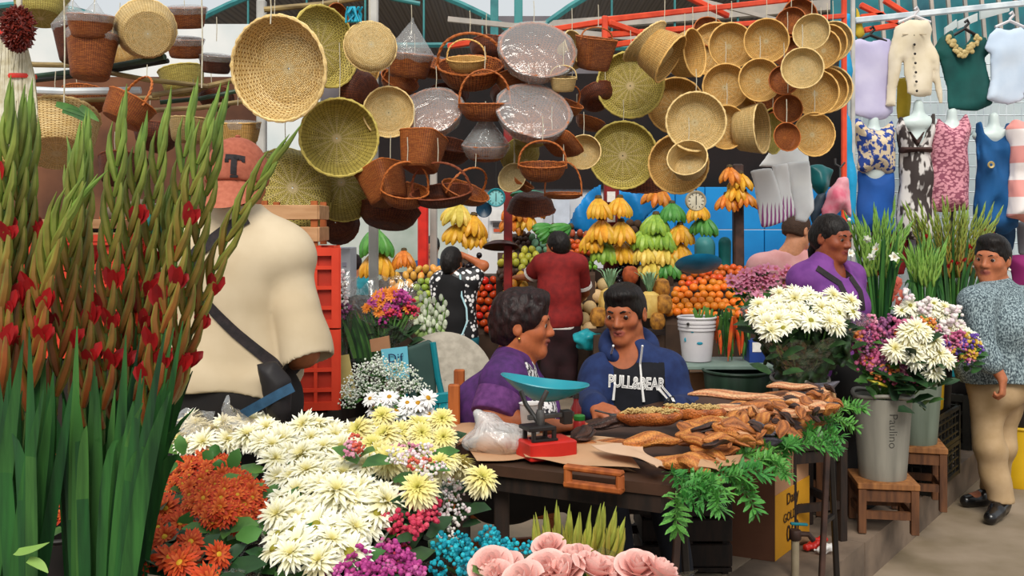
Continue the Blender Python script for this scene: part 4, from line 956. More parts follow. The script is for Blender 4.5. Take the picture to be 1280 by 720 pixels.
for i in(0,1):S=SDF(.02);f=fe.an[i];S.cone(f+Vector((0,-.05,-.05)),f+Vector((0,.14,-.055)),.04,.034);S.build('shoe',mat('black_leather','#191616'),fe.root,.011)
def bystander(px,py,Y,lab,top,fwd,tone='#b87350',hairm=hair_black):
 hd=Head(P(px,py,Y),fwd,.95);b=(PX(px,Y),Y,0);z=CZ-(py-HY)/F*Y
 q=lambda x,zz,y=0:Vector((PX(px,Y)+x,Y+y,z+zz))
 f=Fig('person',lab,b,hd,q(0,-.17),[q(-.17,-.24),q(.17,-.24)],[q(-.21,-.5),q(.21,-.5)],[q(-.18,-.72,-.1),q(.18,-.72,-.1)],q(0,-.36),q(0,-.75),fwd,[q(-.09,-.8),q(.09,-.8)],[q(-.09,-1.15),q(.09,-1.15)],[(PX(px,Y)-.09,Y,.08),(PX(px,Y)+.09,Y,.08)],.95)
 f.ft=[Vector((0,-1,0))]*2;f.hands=[((f.wr[0],(0,-.3,-1),(1,0,0),1),{}),((f.wr[1],(0,-.3,-1),(-1,0,0),-1),{})]
 f.body(tone,.014);hair(hd,'hair',hairm,f.root,.01,.009,(.08,.05),(.8,-.6),None,.002)
 S=SDF(.05);f.torso(S,.014)
 for i in(0,1):S.cone(f.sh[i],f.sh[i].lerp(f.el[i],.7),.068,.06)
 S.ball(hd.p(0,.06,-.17),.06,op='s',k=.02);f.cloth('shirt',S,top,.012,.003)
 S=SDF(.05);S.ell(f.pel,(.165,.13,.13),f.R);f.legs(S,.012,1,False);f.cloth('trousers',S,mat('dark_denim','#20242f'),.014,0);return f
bystander(540,308,10.6,'person in a blue top seen small behind the raised arm of the aproned one',mat('blue_top_cloth','#1f4d78','#173d61',9,.8),(-.1,-1,0))
bystander(444,330,11.5,'person in teal seen small between the carton and the green bananas',mat('teal_top_cloth','#1b7f8c','#14636e',9,.8),(.5,1,0),hairm=hair_brown)
Y=6.5
hd=Head(P(997,288,Y),(.85,.5,-.12),1.03)
fg=Fig('person','person with cropped brown hair in a pale pink T-shirt, turned away',(PX(985,Y),Y,0),hd,P(985,318,Y),[P(952,335,Y),P(1018,335,Y+.02)],[P(945,385,Y),P(1024,385,Y)],[P(955,430,Y+.2),P(1015,430,Y+.2)],P(984,355,Y),P(984,440,Y),(.3,1,0),[P(970,445,Y),P(1000,445,Y)],[P(970,520,Y),P(1000,520,Y)],[(PX(970,Y),Y,.09),(PX(1000,Y),Y,.09)],1.02)
fg.ft=[Vector((.3,1,0))]*2;fg.hands=[((fg.wr[0],(.3,.6,-.8),(1,0,0),1),{}),((fg.wr[1],(-.3,.6,-.8),(-1,0,0),-1),{})]
fg.body('#c98a66',.008);hd.brows(fg.root,hair_short)
hair(hd,'hair',hair_short,fg.root,.007,.002,(.075,.06),(.76,-.65),None,.001,back=-.05)
S=SDF(.02);S.ell(hd.p(0,.035,-.075),(.052,.055,.045),hd.R);S.plane(hd.p(0,.0,-.06),hd.R@Vector((0,.2,1)));S.build('beard',hair_short,fg.root,.007)
S=SDF(.05);fg.torso(S,.018)
for i in(0,1):S.cone(fg.sh[i],fg.sh[i].lerp(fg.el[i],.8),.082,.08)
S.ball(fg.neck+Vector((.0,0,.05)),.075,op='s',k=.02);fg.cloth('shirt',S,mat('pale_pink_cloth','#dba3a2','#cf918f',12,.85),.009,.006,8,5,6)
S=SDF(.05);S.ell(fg.pel,(.17,.13,.13),fg.R);fg.legs(S,.012,1,False);fg.cloth('trousers',S,mat('dark_denim','#20242f'),.014,0)
Y=5.0
hd=Head(P(1040,297,Y),(.62,-.85,-.12),1.0)
fh=Fig('person','person with black tied-back hair in a purple jacket with rucksack straps',(PX(1036,Y),Y,PLAT),hd,P(1030,332,Y),[P(1008,348,Y-.05),P(1060,346,Y+.1)],[P(1020,405,Y-.1),P(1068,400,Y+.1)],[P(1050,425,Y-.3),P(1080,430,Y-.1)],P(1034,375,Y),P(1040,470,Y),(.5,-.85,0),[P(1025,480,Y),P(1056,480,Y)],[P(1025,560,Y),P(1056,560,Y)],[(PX(1025,Y),Y,PLAT+.09),(PX(1056,Y),Y,PLAT+.09)],.98)
fh.ft=[Vector((.5,-.85,0))]*2;fh.hands=[((fh.wr[0],(.6,-.7,-.2),(0,0,-1),1),{}),((fh.wr[1],(.4,-.8,-.2),(0,0,-1),-1),{})]
fh.body('#8f4a2f',.006,w=1.05,lip='#7c3630',jaw=1.08);hd.eyes(fh.root,(.2,-.1));hd.brows(fh.root,hair_black)
def xh(S,h):
 S.ell(h.p(0,-.09,-.0),(.05,.035,.05),h.R,k=.03)
 for a_,b_ in zip([(0,-.1,-.01),(-.03,-.12,-.09),(-.03,-.11,-.2)],[(-.03,-.12,-.09),(-.03,-.11,-.2),(-.03,-.07,-.3)]):S.cone(h.p(*a_),h.p(*b_),.03,.024)
hair(hd,'hair',hair_black,fh.root,.006,.004,(.098,.06),(.78,-.63),xh,.0015)
S=SDF(.01)
for d in(-1,1):mbx=MB();mbx.ball(hd.p(-.05-d*.012,.045,.085+d*.01),.01,8,6);mbx.build('hair_clip',wht,fh.root)
pj=mat('purple_jacket_cloth','#7a3f8d','#65307a',14,.8,.1)
S=SDF(.05);fh.torso(S,.025,bust=1.05);S.ball(hd.p(0,.05,-.17),.06,op='s',k=.02)
for i in(0,1):fh.arm(S,i,.02,.95,1.15)
jk=fh.cloth('jacket',S,pj,.007,.007,5,8,9);t_=bvh(jk);sd=Vector((-.15,-1,0))
strap([P(1016,333,Y),P(1026,340,Y),P(1044,352,Y),P(1052,372,Y)],.014,webm,'rucksack_strap',fh.root,t_,sd);strap([P(1048,333,Y),P(1060,345,Y),P(1070,362,Y),P(1072,385,Y)],.013,webm,'rucksack_strap',fh.root,t_,sd)
S=SDF(.06);S.ell(fh.pel,(.185,.15,.15),fh.R);S.cone(fh.pel,fh.pel+Vector((.02,0,-.6)),.16,.2);S.plane(fh.pel+Vector((0,0,-.62)),(0,0,-1));fh.cloth('skirt',S,mat('black_cloth','#1c1716'),.012,.005)
for i in(0,1):S=SDF(.02);f=fh.an[i];S.cone(f+Vector((0,.04,-.05)),f+Vector((.07,-.12,-.055)),.04,.034);S.build('shoe',mat('black_leather','#191616'),fh.root,.011)
Y=5.38
hd=Head(P(1240,323,Y),(-.72,-.72,-.04),1.08,roll=-.06)
fi=Fig('person','person in a grey flecked blouse, beige trousers and black shoes standing in the aisle',(PX(1243,Y),Y,0),hd,P(1251,358,Y),[P(1220,376,Y-.12),P(1276,378,Y+.1)],[P(1231,438,Y-.2),P(1296,440,Y+.1)],[P(1253,474,Y-.24),P(1290,490,Y-.05)],P(1247,404,Y),P(1246,480,Y),(-.75,-.62,0),[P(1235,490,Y),P(1256,490,Y+.1)],[P(1236,560,Y-.02),P(1249,560,Y+.1)],[(PX(1247,Y),Y-.03,.1),(PX(1241,Y+.2),Y+.2,.1)],1.0)
fi.ft=[Vector((-.5,-.55,0)),Vector((-.9,-.2,0))];fi.hands=[((fi.wr[0],(-.03,-.1,-1),(-.6,.5,0),1),{'curl':1.1,'s':.95}),((fi.wr[1],(0,-.1,-1),(1,0,0),-1),{'curl':.8})]
fi.body('#b06a48',.0065,lip='#8d4a3f',jaw=1.1,w=1.02);hd.eyes(fi.root,(-.1,0));hd.brows(fi.root,hair_black,.8)
def xi(S,h):
 S.ell(h.p(0,.03,.09),(.066,.055,.035),h.R,k=.03)
 for a_,b_ in zip([(0,-.1,.0),(.0,-.12,-.09)],[(.0,-.12,-.09),(.01,-.09,-.2)]):S.cone(h.p(*a_),h.p(*b_),.035,.02)
hair(hd,'hair',hair_black,fi.root,.006,.006,(.1,.062),(.74,-.67),xi,.0013)
mb=MB()
for d in(-1,1):mb=MB();mb.ball(hd.p(d*.085,.0,-.05),.008,10,6);mb.build('earring',mat('pearl','#efeae2','#e0d8cc',20,.25),fi.root)
fl=NT('grey_flecked_knit');n1=fl.add('ShaderNodeTexNoise');n1 .inputs['Scale'].default_value=150;n1 .inputs['Detail'].default_value=1;fl.ln(fl.coord('Object',(1,1,.6)),n1 .inputs['Vector'])
fl.ln(fl.ramp([(.36,lin('#36424b')),(.5,lin('#68797f')),(.64,lin('#9fb0b5'))],n1 .outputs[0]),fl.b.inputs['Base Color']);fl.b.inputs['Roughness'].default_value=.85;fl=fl.m
S=SDF(.05);fi.torso(S,.022,bust=1.1,belly=.02,wide=1.04);S.ell(P(1243,458,Y),(.185,.17,.09),k=.05);S.ball(hd.p(0,.05,-.19),.055,op='s',k=.02)
for i in(0,1):S.cone(fi.sh[i],fi.el[i],.078,.07,k=.03);S.cone(fi.el[i],fi.el[i].lerp(fi.wr[i],.35),.068,.07,k=.02)
S.plane(P(1243,474,Y),(.05,0,-1));fi.cloth('blouse',S,fl,.007,.007,9,7,9)
S=SDF(.05);S.ell(fi.pel,(.165,.14,.14),fi.R)
for i in(0,1):S.cone(fi.hip[i],fi.kn[i],.098,.078,k=.04);S.cone(fi.kn[i],fi.kn[i].lerp(fi.an[i],1.0),.078,.07,k=.03)
for i in(0,1):S.plane((0,0,.085),(0,0,-1))
fi.cloth('trousers',S,mat('khaki_cloth','#b79b78','#a1855f',8,.85,.05),.007,.008,21,6,11)
for i in(0,1):
 S=SDF(.015);f=fi.an[i];d=fi.ft[i].normalized();S.cone(f+Vector((0,0,-.03))-d*.03,f+d*.06+Vector((0,0,-.045)),.048,.042);S.cone(f+d*.06+Vector((0,0,-.055)),f+d*.17+Vector((0,0,-.065)),.042,.034);S.ball(f-d*.04+Vector((0,0,-.065)),.034);S.plane((0,0,.004),(0,0,-1));S.build('shoe',mat('black_patent','#141214','#0c0b0c',10,.25,spec=.6),fi.root,.007)
def onz(px,py,z):Y=(CZ-z)*F/(py-HY);return Vector(((px-640)/F*Y,Y,z))
TZ=.9
wood=mat('brown_wood','#6e4528','#472a18',6,.65,.15,stretch=(6,6,.8));woodo=mat('orange_wood','#b5622a','#8a4319',6,.6,.12,stretch=(6,6,.8));darkm=mat('dark_metal','#221c1a','#15110f',12,.5);rustm=mat('rusty_metal','#4e342a','#2e1f1a',14,.6,.1)
darkw=mat('dark_wood','#2c1c13','#1a110c',8,.7,.1,stretch=(6,6,1))
o=thing('market_table','long wooden market table carrying the brown food and kraft paper','table',(.45,3.4,PLAT))
A_,B_,C2,D2,E2,G_=(-.09,2.86),(.42,2.62),(1.25,3.78),(.78,4.08),(.16,3.36),(-.24,3.36)
mb=MB();mb.prism([(x,y,TZ-.03)for x,y in(G_,A_,B_,C2,D2,E2)],(0,0,.03));mb.build('table_top',mat('dark_table_wood','#4b2e1e','#33200f',6,.7,.1),o,smooth=False)
mb=MB();mb.bar((B_[0]-.03,B_[1]+.05,TZ-.055),(C2[0]-.05,C2[1]-.02,TZ-.055),.025,.045,up=(0,0,1));mb.build('apron',darkw,o,smooth=False)
mb=MB();mb.bar((A_[0]+.03,A_[1]+.02,TZ-.055),(B_[0]-.02,B_[1]+.03,TZ-.055),.025,.045,up=(0,0,1));mb.build('apron',darkw,o,smooth=False)
for x,y,dx in((-.16,3.28,0),(-.03,2.93,0),(.7,4.0,0)):
 mb=MB();mb.bar((x,y,PLAT),(x,y,TZ-.03),.045,bev=.004);mb.build('leg',darkw,o)
ud=Vector((.575,.818,0))
for base,hh in((Vector((.47,2.78,0)),0),(Vector((1.22,3.83,0)),0)):
 for s in(-1,1):
  mb=MB();top=base+Vector((0,0,TZ-.04));ft=base+ud*.1*s+Vector((0,0,PLAT if base.y>3 or s>0 else PLAT));mb.bar(ft,top,.024,.02,bev=.003);mb.build('leg',rustm if s<0 else darkm,o)
 mb=MB();m_=base+Vector((0,0,.45));mb.bar(m_+ud*.055,m_-ud*.055,.016);mb.build('stretcher',darkm,o)
o=thing('wooden_tray','orange wooden tray with a hand slot showing under the kraft paper','tray',P(740,600,2.66));c=P(742,598,2.66);rx=Vector((.51,-.26,0)).normalized()
for dz,L,h in((.022,.17,.014),(-.022,.17,.018)):mb=MB();mb.bar(c+rx*L/2+Z*dz,c-rx*L/2+Z*dz,.03,h,up=(0,0,1),bev=.004);mb.build('board',woodo,o)
for s in(-1,1):mb=MB();mb.bar(c+rx*.075*s-Z*.02,c+rx*.075*s+Z*.02,.026,.022,bev=.004);mb.build('end_block',woodo,o)
kraft=mat('kraft_paper','#c8a07c','#b98d68',5,.85,.1)
def sheet(label,c4,droop=None,seed=0,n=14,lift=.004,mat_=None,amp=.006,cat='paper',name='kraft_paper'):
 rg=random.Random(seed);p=[rg.uniform(0,6)for _ in range(4)];c4=[Vector(q)for q in c4];rows=[]
 for i in range(n+1):
  r_=[]
  for j in range(n+1):
   u,v=i/n,j/n
   q=c4[0]*(1-u)*(1-v)+c4[1]*u*(1-v)+c4[2]*u*v+c4[3]*(1-u)*v
   wv_=math.sin(5*u+p[0]+2*v)*math.sin(4*v+p[1]);q=q+Vector((amp*1.5*math.sin(9*v+p[2]),amp*1.5*math.sin(8*u+p[3]),lift+amp*(1+wv_)))
   r_.append(q)
  rows.append(r_)
 mb=MB();mb.grid(rows+[[q-Z*.0012 for q in r]for r in rows[::-1]]);return tag(mb.build(name,mat_ or kraft),label,cat,'kraft paper on the table')
T=lambda x,y,h=0:onz(x,y,TZ+h)
sheet('large kraft paper sheet under the scale and plastic bag',[T(558,533),T(600,581),T(690,577),T(668,528)],seed=1)
sheet('kraft paper sheet in front of the scale, its corner curling',[T(640,555),T(655,583),T(800,596),T(770,556)],seed=2,lift=.014,amp=.008)
q0=T(735,566,.02);sheet('pale kraft strip sloping down under the smooth caramel pod',[q0,T(800,566,.03),T(835,598,.02),T(822,592,.03)],seed=3,lift=.02,amp=.006,mat_=mat('pale_kraft','#d3b093','#c49f80',5,.85))
sheet('kraft paper edge hanging off the front corner of the table',[T(690,584,.0),T(770,580,.0),onz(845,628,.86),onz(822,622,.84)],seed=4,lift=.006)
sheet('kraft paper sticking out between the herbs along the long edge',[T(880,600,.02),T(905,585,.03),onz(950,582,.9),onz(905,612,.86)],seed=5,lift=.02,amp=.012)
for i,(x0,y0,x1,y1)in enumerate([(572,556,600,548),(580,560,606,551),(590,566,612,556)]):
 mb=MB();a_,b_=T(x0,y0,.008),T(x1,y1,.01);mb.tube([a_,(a_+b_)/2+Z*.005,b_],[.004,.006,.004],6);tag(mb.build('husk_strip',wood),'thin dark husk strip lying on the kraft paper by the plastic bag','husk','husk strips')
podm=vmat('roasted_husk',.45,.45,.5,40,.35);fill_m=mat('shredded_filling','#d9bf82','#b8924f',60,.6,.4)
def pod_mesh(seed,col1,col2,ridged=1.0,flat=.5,bend=.15,twist=True):
 rg=random.Random(seed);mb=MB();rows=[];n=26;m=20;a1,a2=np.array(lin(col1)[:3]),np.array(lin(col2)[:3]);ph=[rg.uniform(0,6)for _ in range(6)]
 for i in range(n+1):
  t=i/n;x=-.5+t;w_=max(.0,math.sin(PI*min(1,t*.96+.02)))**.55*.2*(1-.25*t)
  if twist and t>.8:w_*=1-(t-.8)*2.2
  row=[]
  for k in range(m):
   a=2*PI*k/m;rr_=w_*(1+ridged*(.09*math.sin(7*a+ph[0]+3*t)+.05*math.sin(13*a+ph[1]-5*t)+.06*math.sin(3*a+ph[2]+9*t)))
   row.append((x,rr_*math.cos(a),rr_*flat*math.sin(a)+bend*(.25-x*x)+.02*math.sin(9*x+ph[3])))
   q=.5+.5*math.sin(5*a+ph[4]+4*t+2*math.sin(6*t+ph[5]));c=a1*q+a2*(1-q)
   mb.c[len(mb.v)+i*0+len(row)-1+0]=tuple(c)
  rows.append(row);base=len(mb.v);mb.addv(row)
  for k in range(m):mb.c[base+k]=mb.c.get(base+k,tuple(a1))
 for i in range(n):
  for k in range(m):mb.addf((i*m+k,i*m+(k+1)%m,(i+1)*m+(k+1)%m,(i+1)*m+k))
 mb.addf(range(m));mb.addf(range(n*m,n*m+m));return mb.mesh('husk',podm)
def boat_meshes(seed):
 rg=random.Random(seed);S=SDF(.02);S.ell((0,0,0),(.5,.19,.15));S.ell((0,0,.1),(.44,.155,.13),op='s',k=.03);S.post=folds(.008,9,9,seed)
 v,q=S.mesh_data(.022);me=bpy.data.meshes.new('husk');me.from_pydata(v.tolist(),[],q.tolist());me.materials.append(podm);me.polygons.foreach_set('use_smooth',[True]*len(me.polygons))
 a=me.color_attributes.new('Col','FLOAT_COLOR','POINT');arr=np.ones((len(v),4),dtype=np.float32);t=(.5+.5*np.sin(v[:,0]*9+v[:,1]*40+seed))[:,None];arr[:,:3]=t*np.array(lin('#b9682c')[:3])+(1-t)*np.array(lin('#8a4419')[:3]);a.data.foreach_set('color',arr.ravel())
 mb=MB()
 for k in range(150):
  x=rg.uniform(-.4,.4);y=rg.uniform(-.12,.12)*math.sqrt(max(.05,1-(x/.44)**2));a_=rg.uniform(0,PI);L=rg.uniform(.03,.07);z=.045+rg.uniform(0,.05)
  mb.tube([(x-L*math.cos(a_),y-L*math.sin(a_),z),(x,y,z+rg.uniform(0,.02)),(x+L*math.cos(a_),y+L*math.sin(a_),z-.01)],[.008,.012,.007],5)
 return me,mb.mesh('filling',fill_m)
PODS={'caramel':[pod_mesh(s,'#d18a42','#a55a26',.35,.62,.1,False)for s in(1,2)],'brown':[pod_mesh(s,'#bd7238','#7d4522',1.1,.5,.15)for s in(3,4,5)],'dark':[pod_mesh(s,'#4a2a1c','#1f1310',1.0,.5,.1)for s in(6,7)],'pale':[pod_mesh(s,'#dcae80','#b86c42',.8,.45,.12)for s in(8,9)],'grey':[pod_mesh(s,'#5f5a64','#332c30',.9,.5,.1)for s in(10,11)]}
BO=[boat_meshes(1),boat_meshes(2)]
def pod(kind,px,py,L,ang,h,label,tilt=0,w=1.0,k=0,roll=0):
 c=onz(px,py,TZ+h);s=L/F*c.y
 o=thing('food_parcel',label,'food parcel',c,'brown food parcels on the table');o.rotation_euler=(roll,-math.radians(tilt),math.radians(ang));o.scale=(s,s*w,s*w)
 if kind=='boat':link('husk',BO[k%2][0],o);link('filling',BO[k%2][1],o)
 else:link('husk',PODS[kind][k%len(PODS[kind])],o)
 return o
pod('boat',812,520,84,-14,.085,'open brown husk of shredded filling nearest the boy in navy',3,1.05)
pod('boat',866,514,84,-24,.08,'second open husk of shredded filling, right of the first',2,.95,1)
pod('boat',893,526,62,-30,.06,'half-hidden open husk behind the caramel pods',0,.9,0)
sheet('dark paper added for the shade under the heap of brown parcels',[T(725,545),T(850,596),T(1035,508),T(905,488)],seed=6,lift=.002,amp=.004,mat_=mat('heap_shade_paper','#4a3226','#33221a',6,.8))  # added dark sheet, its colour stands in for shade beneath the parcels
pod('caramel',815,552,76,12,.06,'smooth caramel oval pod lying on the kraft paper',0,1.15)
pod('caramel',856,580,84,-22,.035,'caramel pod nearest the front corner above the herbs',0,1.0,1)
pod('brown',880,556,66,-30,.06,'broad brown wrinkled pod right of the smooth caramel one',0,1.5)
pod('caramel',926,560,44,-20,.03,'short caramel pod beside the herbs at mid edge',0,1.2)
pod('caramel',905,572,34,-60,.035,'stubby folded caramel pod at the front edge',0,1.6,1)
pod('dark',772,530,78,0,.05,'blackened long parcel left of the open husks',4,1.0)
pod('dark',730,543,50,60,.045,'dark brown charred parcel beside the scale',5,1.6,1)
pod('brown',765,553,62,4,.02,'flat brown parcel under the blackened long one',0,.6,1)
pod('brown',732,556,40,20,.02,'small dark-brown parcel at the scale base',0,1.0,2)
pod('pale',920,496,120,-20,.06,'long pale reddish parcel across the back of the heap',0,.6)
pod('pale',925,512,74,-8,.07,'pale parcel in front of the long reddish one',0,.9,1)
pod('pale',990,484,62,-12,.09,'topmost pale parcel at the far end of the heap',0,.9)
pod('grey',975,505,72,-14,.06,'grey scaly parcel at the far end of the heap',0,.7)
pod('grey',1003,494,40,-20,.06,'short grey parcel under the topmost pale one',0,.9,1)
pod('brown',905,590,44,-40,.01,'brown curled parcel half under the herbs at the front',0,1.1,2)
rg=random.Random(11)
for i in range(74):
 u=rg.random()**.85;v=rg.uniform(-1,1);px=862+160*u;py=558-50*u+v*(30-10*u)
 kd=rg.choice(['brown','brown','pale','dark','pale','caramel','grey']if u>.45 else['brown','brown','caramel','caramel','dark'])
 pod(kd,px,py,rg.uniform(36,66),rg.uniform(-70,30),.03+.085*(1-abs(v))*rg.uniform(.5,1),'roasted parcel in the tangled heap between the herbs and the boy',rg.uniform(-22,22),rg.uniform(1.0,1.7),i,rg.uniform(-.5,.5))
rg=random.Random(12)
for i in range(70):
 u=rg.random();px=905+140*u;py=545-46*u+rg.uniform(-22,20)*(1-.3*u)
 pod(rg.choice(['pale','brown','dark','caramel','brown']),px,py,rg.uniform(13,28),rg.uniform(0,360),.07+rg.uniform(0,.05),'small torn scrap in the far right part of the food heap',rg.uniform(-50,50),rg.uniform(1.2,2.4),i,rg.uniform(-1,1))
leafm=mat('herb_leaf','#62a848','#3a7a36',30,.45,0,rnd=.25,trans=.15);stemm=mat('herb_stem','#6f9c50','#4f7d3c',20,.5)
def sprig_meshes(seed):
 rg=random.Random(seed);st=MB();lf=MB();pts=[Vector((0,0,0))];d=Vector((1,0,.25))
 for i in range(7):d=(d+Vector((0,rg.uniform(-.35,.35),-.1+rg.uniform(-.15,.15)))).normalized();pts.append(pts[-1]+d*.13)
 st.tube(pts,[.012-.001*i for i in range(8)],6)
 for i,p in enumerate(pts[1:]):
  n=5 if i<6 else 8
  for k in range(n):
   a=2*PI*k/n+i*1.7+rg.uniform(-.4,.4);dd=(pts[min(i+2,7)]-pts[i]).normalized()*(.4+(.5 if i==6 else 0))+Vector((0,math.cos(a),math.sin(a)*.8+.2))*.9;dd.normalize();L=rg.uniform(.3,.46)
   lf.blade([p,p+dd*L*.4,p+dd*L*.75-Z*.01,p+dd*L-Z*.03],[.014,.05,.046,.004],up=(dd.y*.2,-.2,1),fold=.2)
 return st.mesh('stem',stemm),lf.mesh('leaves',leafm)
SPR=[sprig_meshes(s)for s in range(5)]
def sprig(p,az,size,tilt,label,k,grp='herb sprigs along the table edge'):
 o=thing('herb_sprig',label,'herb',p,grp);o.rotation_euler=(rg.uniform(-.4,.4),tilt,az);o.scale=(size,)*3
 link('stem',SPR[k%5][0],o);link('leaves',SPR[k%5][1],o);return o
edge_px=[(838,600),(850,612),(862,606),(870,620),(878,612),(846,622),(890,598),(902,606),(915,592),(905,616),(925,584),(940,578),(952,570),(948,588),(962,582),(970,566),(982,560),(990,572),(1000,556),(1010,552),(975,592),(1020,548),(1030,540),(1018,562),(1040,530),(1052,524),(930,600),(1005,568),(886,625),(860,632),(1046,534),(1058,520),(958,560),(1028,552)]
for i,(x,y)in enumerate(edge_px):
 p=onz(x,y-10,TZ+.03);sprig(p+Vector((rg.uniform(-.03,.02),0,0)),rg.uniform(-2.0,.6),rg.uniform(.068,.098),rg.uniform(-.35,.2),'green herb sprig in the border along the long edge of the food table',i)
sprig(onz(918,600,.9),-1.2,.1,.6,'herb sprig dangling lowest over the carton at the front',2,None);sprig(onz(845,614,.9),-1.6,.11,.6,'thick herb sprig hanging over the dark crate',1,None)
o=thing('kitchen_scale','red-based weighing scale with a turquoise scoop pan on the kraft paper','scale',T(683,572));sc0=T(683,569,.012);redp=mat('red_enamel','#c9291f','#b01f18',12,.4);steel=mat('grey_steel','#6d6a68','#4a4746',20,.35,metal=.7)
rt=Matrix.Rotation(math.radians(24),3,'Z');bx=lambda nm,x,y,z,s,m_,b=.002:(lambda mb:(mb.box(sc0+rt@Vector((x,y,z)),s,rt,b),mb.build(nm,m_,o)))(MB())
bx('base',0,0,.022,(.15,.105,.052),redp,.004);bx('frame_plate',-.03,0,.085,(.085,.075,.012),darkm);bx('upright',-.055,-.03,.06,(.012,.012,.06),darkm);bx('upright',.01,-.03,.06,(.012,.012,.06),darkm);bx('upright',-.055,.03,.06,(.012,.012,.06),darkm);bx('upright',.01,.03,.06,(.012,.012,.06),darkm)
bx('beam',.02,.01,.112,(.15,.014,.014),steel);bx('counterweight',.07,.01,.105,(.03,.03,.04),darkm);bx('crossbar',-.02,-.035,.052,(.08,.008,.008),darkm);bx('weight_plate',-.02,.0,.047,(.05,.05,.012),darkm)
for dx in(-.035,.0):mb=MB();a_=sc0+rt@Vector((-.02,0,.09));mb.tube([a_,a_+Vector((dx*1.2,0,.06)),a_+Vector((dx*2.2+.02,0,.1))],.007,8);mb.build('pan_arm',steel,o)
mb=MB();mb.lathe([(.001,.0),(.012,.0),(.014,.03),(.01,.045),(.001,.045)],14,sc0+rt@Vector((-.02,0,.09)));mb.build('pivot',steel,o)
mb=MB();pc=P(681,478,3.05);rows=[];tl=Matrix.Rotation(math.radians(7),3,'Y')
def panp(t,r,dz):
 ct,st=math.cos(t),math.sin(t);return pc+tl@Vector((.136*r*ct,.085*r*st*(1-.22*ct*-1*0),-.055*(1-r*r)+dz+.012*ct*ct*r))
for r in(.02,.3,.55,.75,.9,1.0):rows.append([panp(2*PI*k/36,r,0)for k in range(36)])
for r in(1.015,.9,.75,.55,.3,.02):rows.append([panp(2*PI*k/36,r,-.005)for k in range(36)])
mb.grid(rows,True);mb.build('pan',mat('turquoise_enamel','#1f93a0','#178494',8,.3,spec=.5),o)
o=thing('plastic_bag','crumpled translucent plastic bag of pale food beside the scale','bag',T(617,552));S=SDF(.03);c=T(617,548,.05)
S.ell(c,(.085,.06,.05));S.cone(c+Vector((-.03,0,.02)),c+Vector((-.05,0,.07)),.04,.012,k=.04);S.ell(c+Vector((.05,.0,-.02)),(.05,.045,.035));S.post=folds(.008,22,24,4);S.plane((0,0,TZ+.004),(0,0,-1));S.build('bag_film',film('milky_plastic','#ffffff',.25,.45,14),o,.0045)
S=SDF(.02);S.ell(c+Vector((0,0,-.012)),(.05,.035,.028));S.post=folds(.006,30,30,2);S.plane((0,0,TZ+.004),(0,0,-1));S.build('contents',mat('pale_food','#dba888','#c98e6c',30,.6),o,.005)
o=thing('measuring_cup','white plastic cup behind the scale','cup',onz(664,530,TZ));c=onz(664,540,TZ+.03)+Vector((0,.1,-.03));mb=MB();mb.lathe([(.001,.002),(.03,.0),(.036,.1),(.039,.103),(.035,.1),(.028,.006),(.001,.006)],22,c);mb.build('cup_body',mat('white_plastic','#e3e0dd','#d3cfcc',10,.35),o)
o=thing('sauce_jar','small red jar with a green lid beside the scale','jar',T(724,552,.0));c=T(724,545,.0);mb=MB();mb.lathe([(.001,0),(.019,.0),(.02,.045),(.016,.052),(.001,.052)],18,c);mb.build('jar',redp,o);mb=MB();mb.lathe([(.018,.052),(.019,.054),(.019,.066),(.017,.068),(.001,.068)],18,c);mb.build('lid',mat('green_lid','#3f9a3f','#2f7d33',9,.4),o)
o=thing('sauce_bottle','dark red bottle standing behind the green-lidded jar','bottle',T(720,540));c=T(720,536);mb=MB();mb.lathe([(.001,0),(.018,.0),(.018,.07),(.009,.09),(.009,.105),(.001,.105)],18,c);mb.build('bottle',mat('dark_red_glass','#7a1e1c','#5f1514',9,.2),o);mb=MB();mb.lathe([(.011,.103),(.011,.12),(.001,.121)],14,c);mb.build('cap',darkm,o)
o=thing('spoon','metal spoon in the boy\'s hands over the food','spoon',P(756,512,3.55));mb=MB();a_,b_=P(744,513,3.5),P(768,519,3.45);mb.tube([a_,(a_+b_)/2,b_],[.004,.003,.004],6);mb.build('handle',steel,o);mb=MB();mb.ball(b_,.014,10,6,(1.4,1,.4));mb.build('spoon_bowl',steel,o)
o=thing('dark_crate','dark wooden crate in the shade under the food table','crate',(.72,4.02,PLAT));rt=Matrix.Rotation(math.radians(-8),3,'Z')
c=onz(848,688,PLAT);c=Vector((.70,4.12,PLAT+.02))
for z in(.06,.16,.26,.36):mb=MB();mb.box(c+Vector((0,-.14,z)),(.36,.018,.088),bev=.003);mb.build('slat',darkw,o);mb=MB();mb.box(c+Vector((0,.14,z)),(.36,.018,.088),bev=.003);mb.build('slat',darkw,o)
for s in(-1,1):
 for z in(.06,.16,.26,.36):mb=MB();mb.box(c+Vector((.172*s,0,z)),(.016,.26,.088),bev=.003);mb.build('slat',darkw,o)
 for t in(-1,1):mb=MB();mb.box(c+Vector((.155*s,.12*t,.2)),(.024,.024,.44));mb.build('corner_post',darkw,o)
mb=MB();mb.box(c+Vector((0,0,.0)),(.36,.28,.016));mb.build('bottom',darkw,o)
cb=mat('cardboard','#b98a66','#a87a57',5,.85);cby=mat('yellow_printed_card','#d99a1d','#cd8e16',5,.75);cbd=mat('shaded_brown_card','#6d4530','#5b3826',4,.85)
o=thing('carton','cardboard carton with a yellow printed lower half under the herbs','box',(1.0,4.35,PLAT));p0=Vector((1.095,4.14,0));r1=Vector((.58,.81,0)).normalized();l1=Vector((-.9,.42,0)).normalized();w1,w2,z0,z1,z2=.42,.40,PLAT,PLAT+.27,PLAT+.5
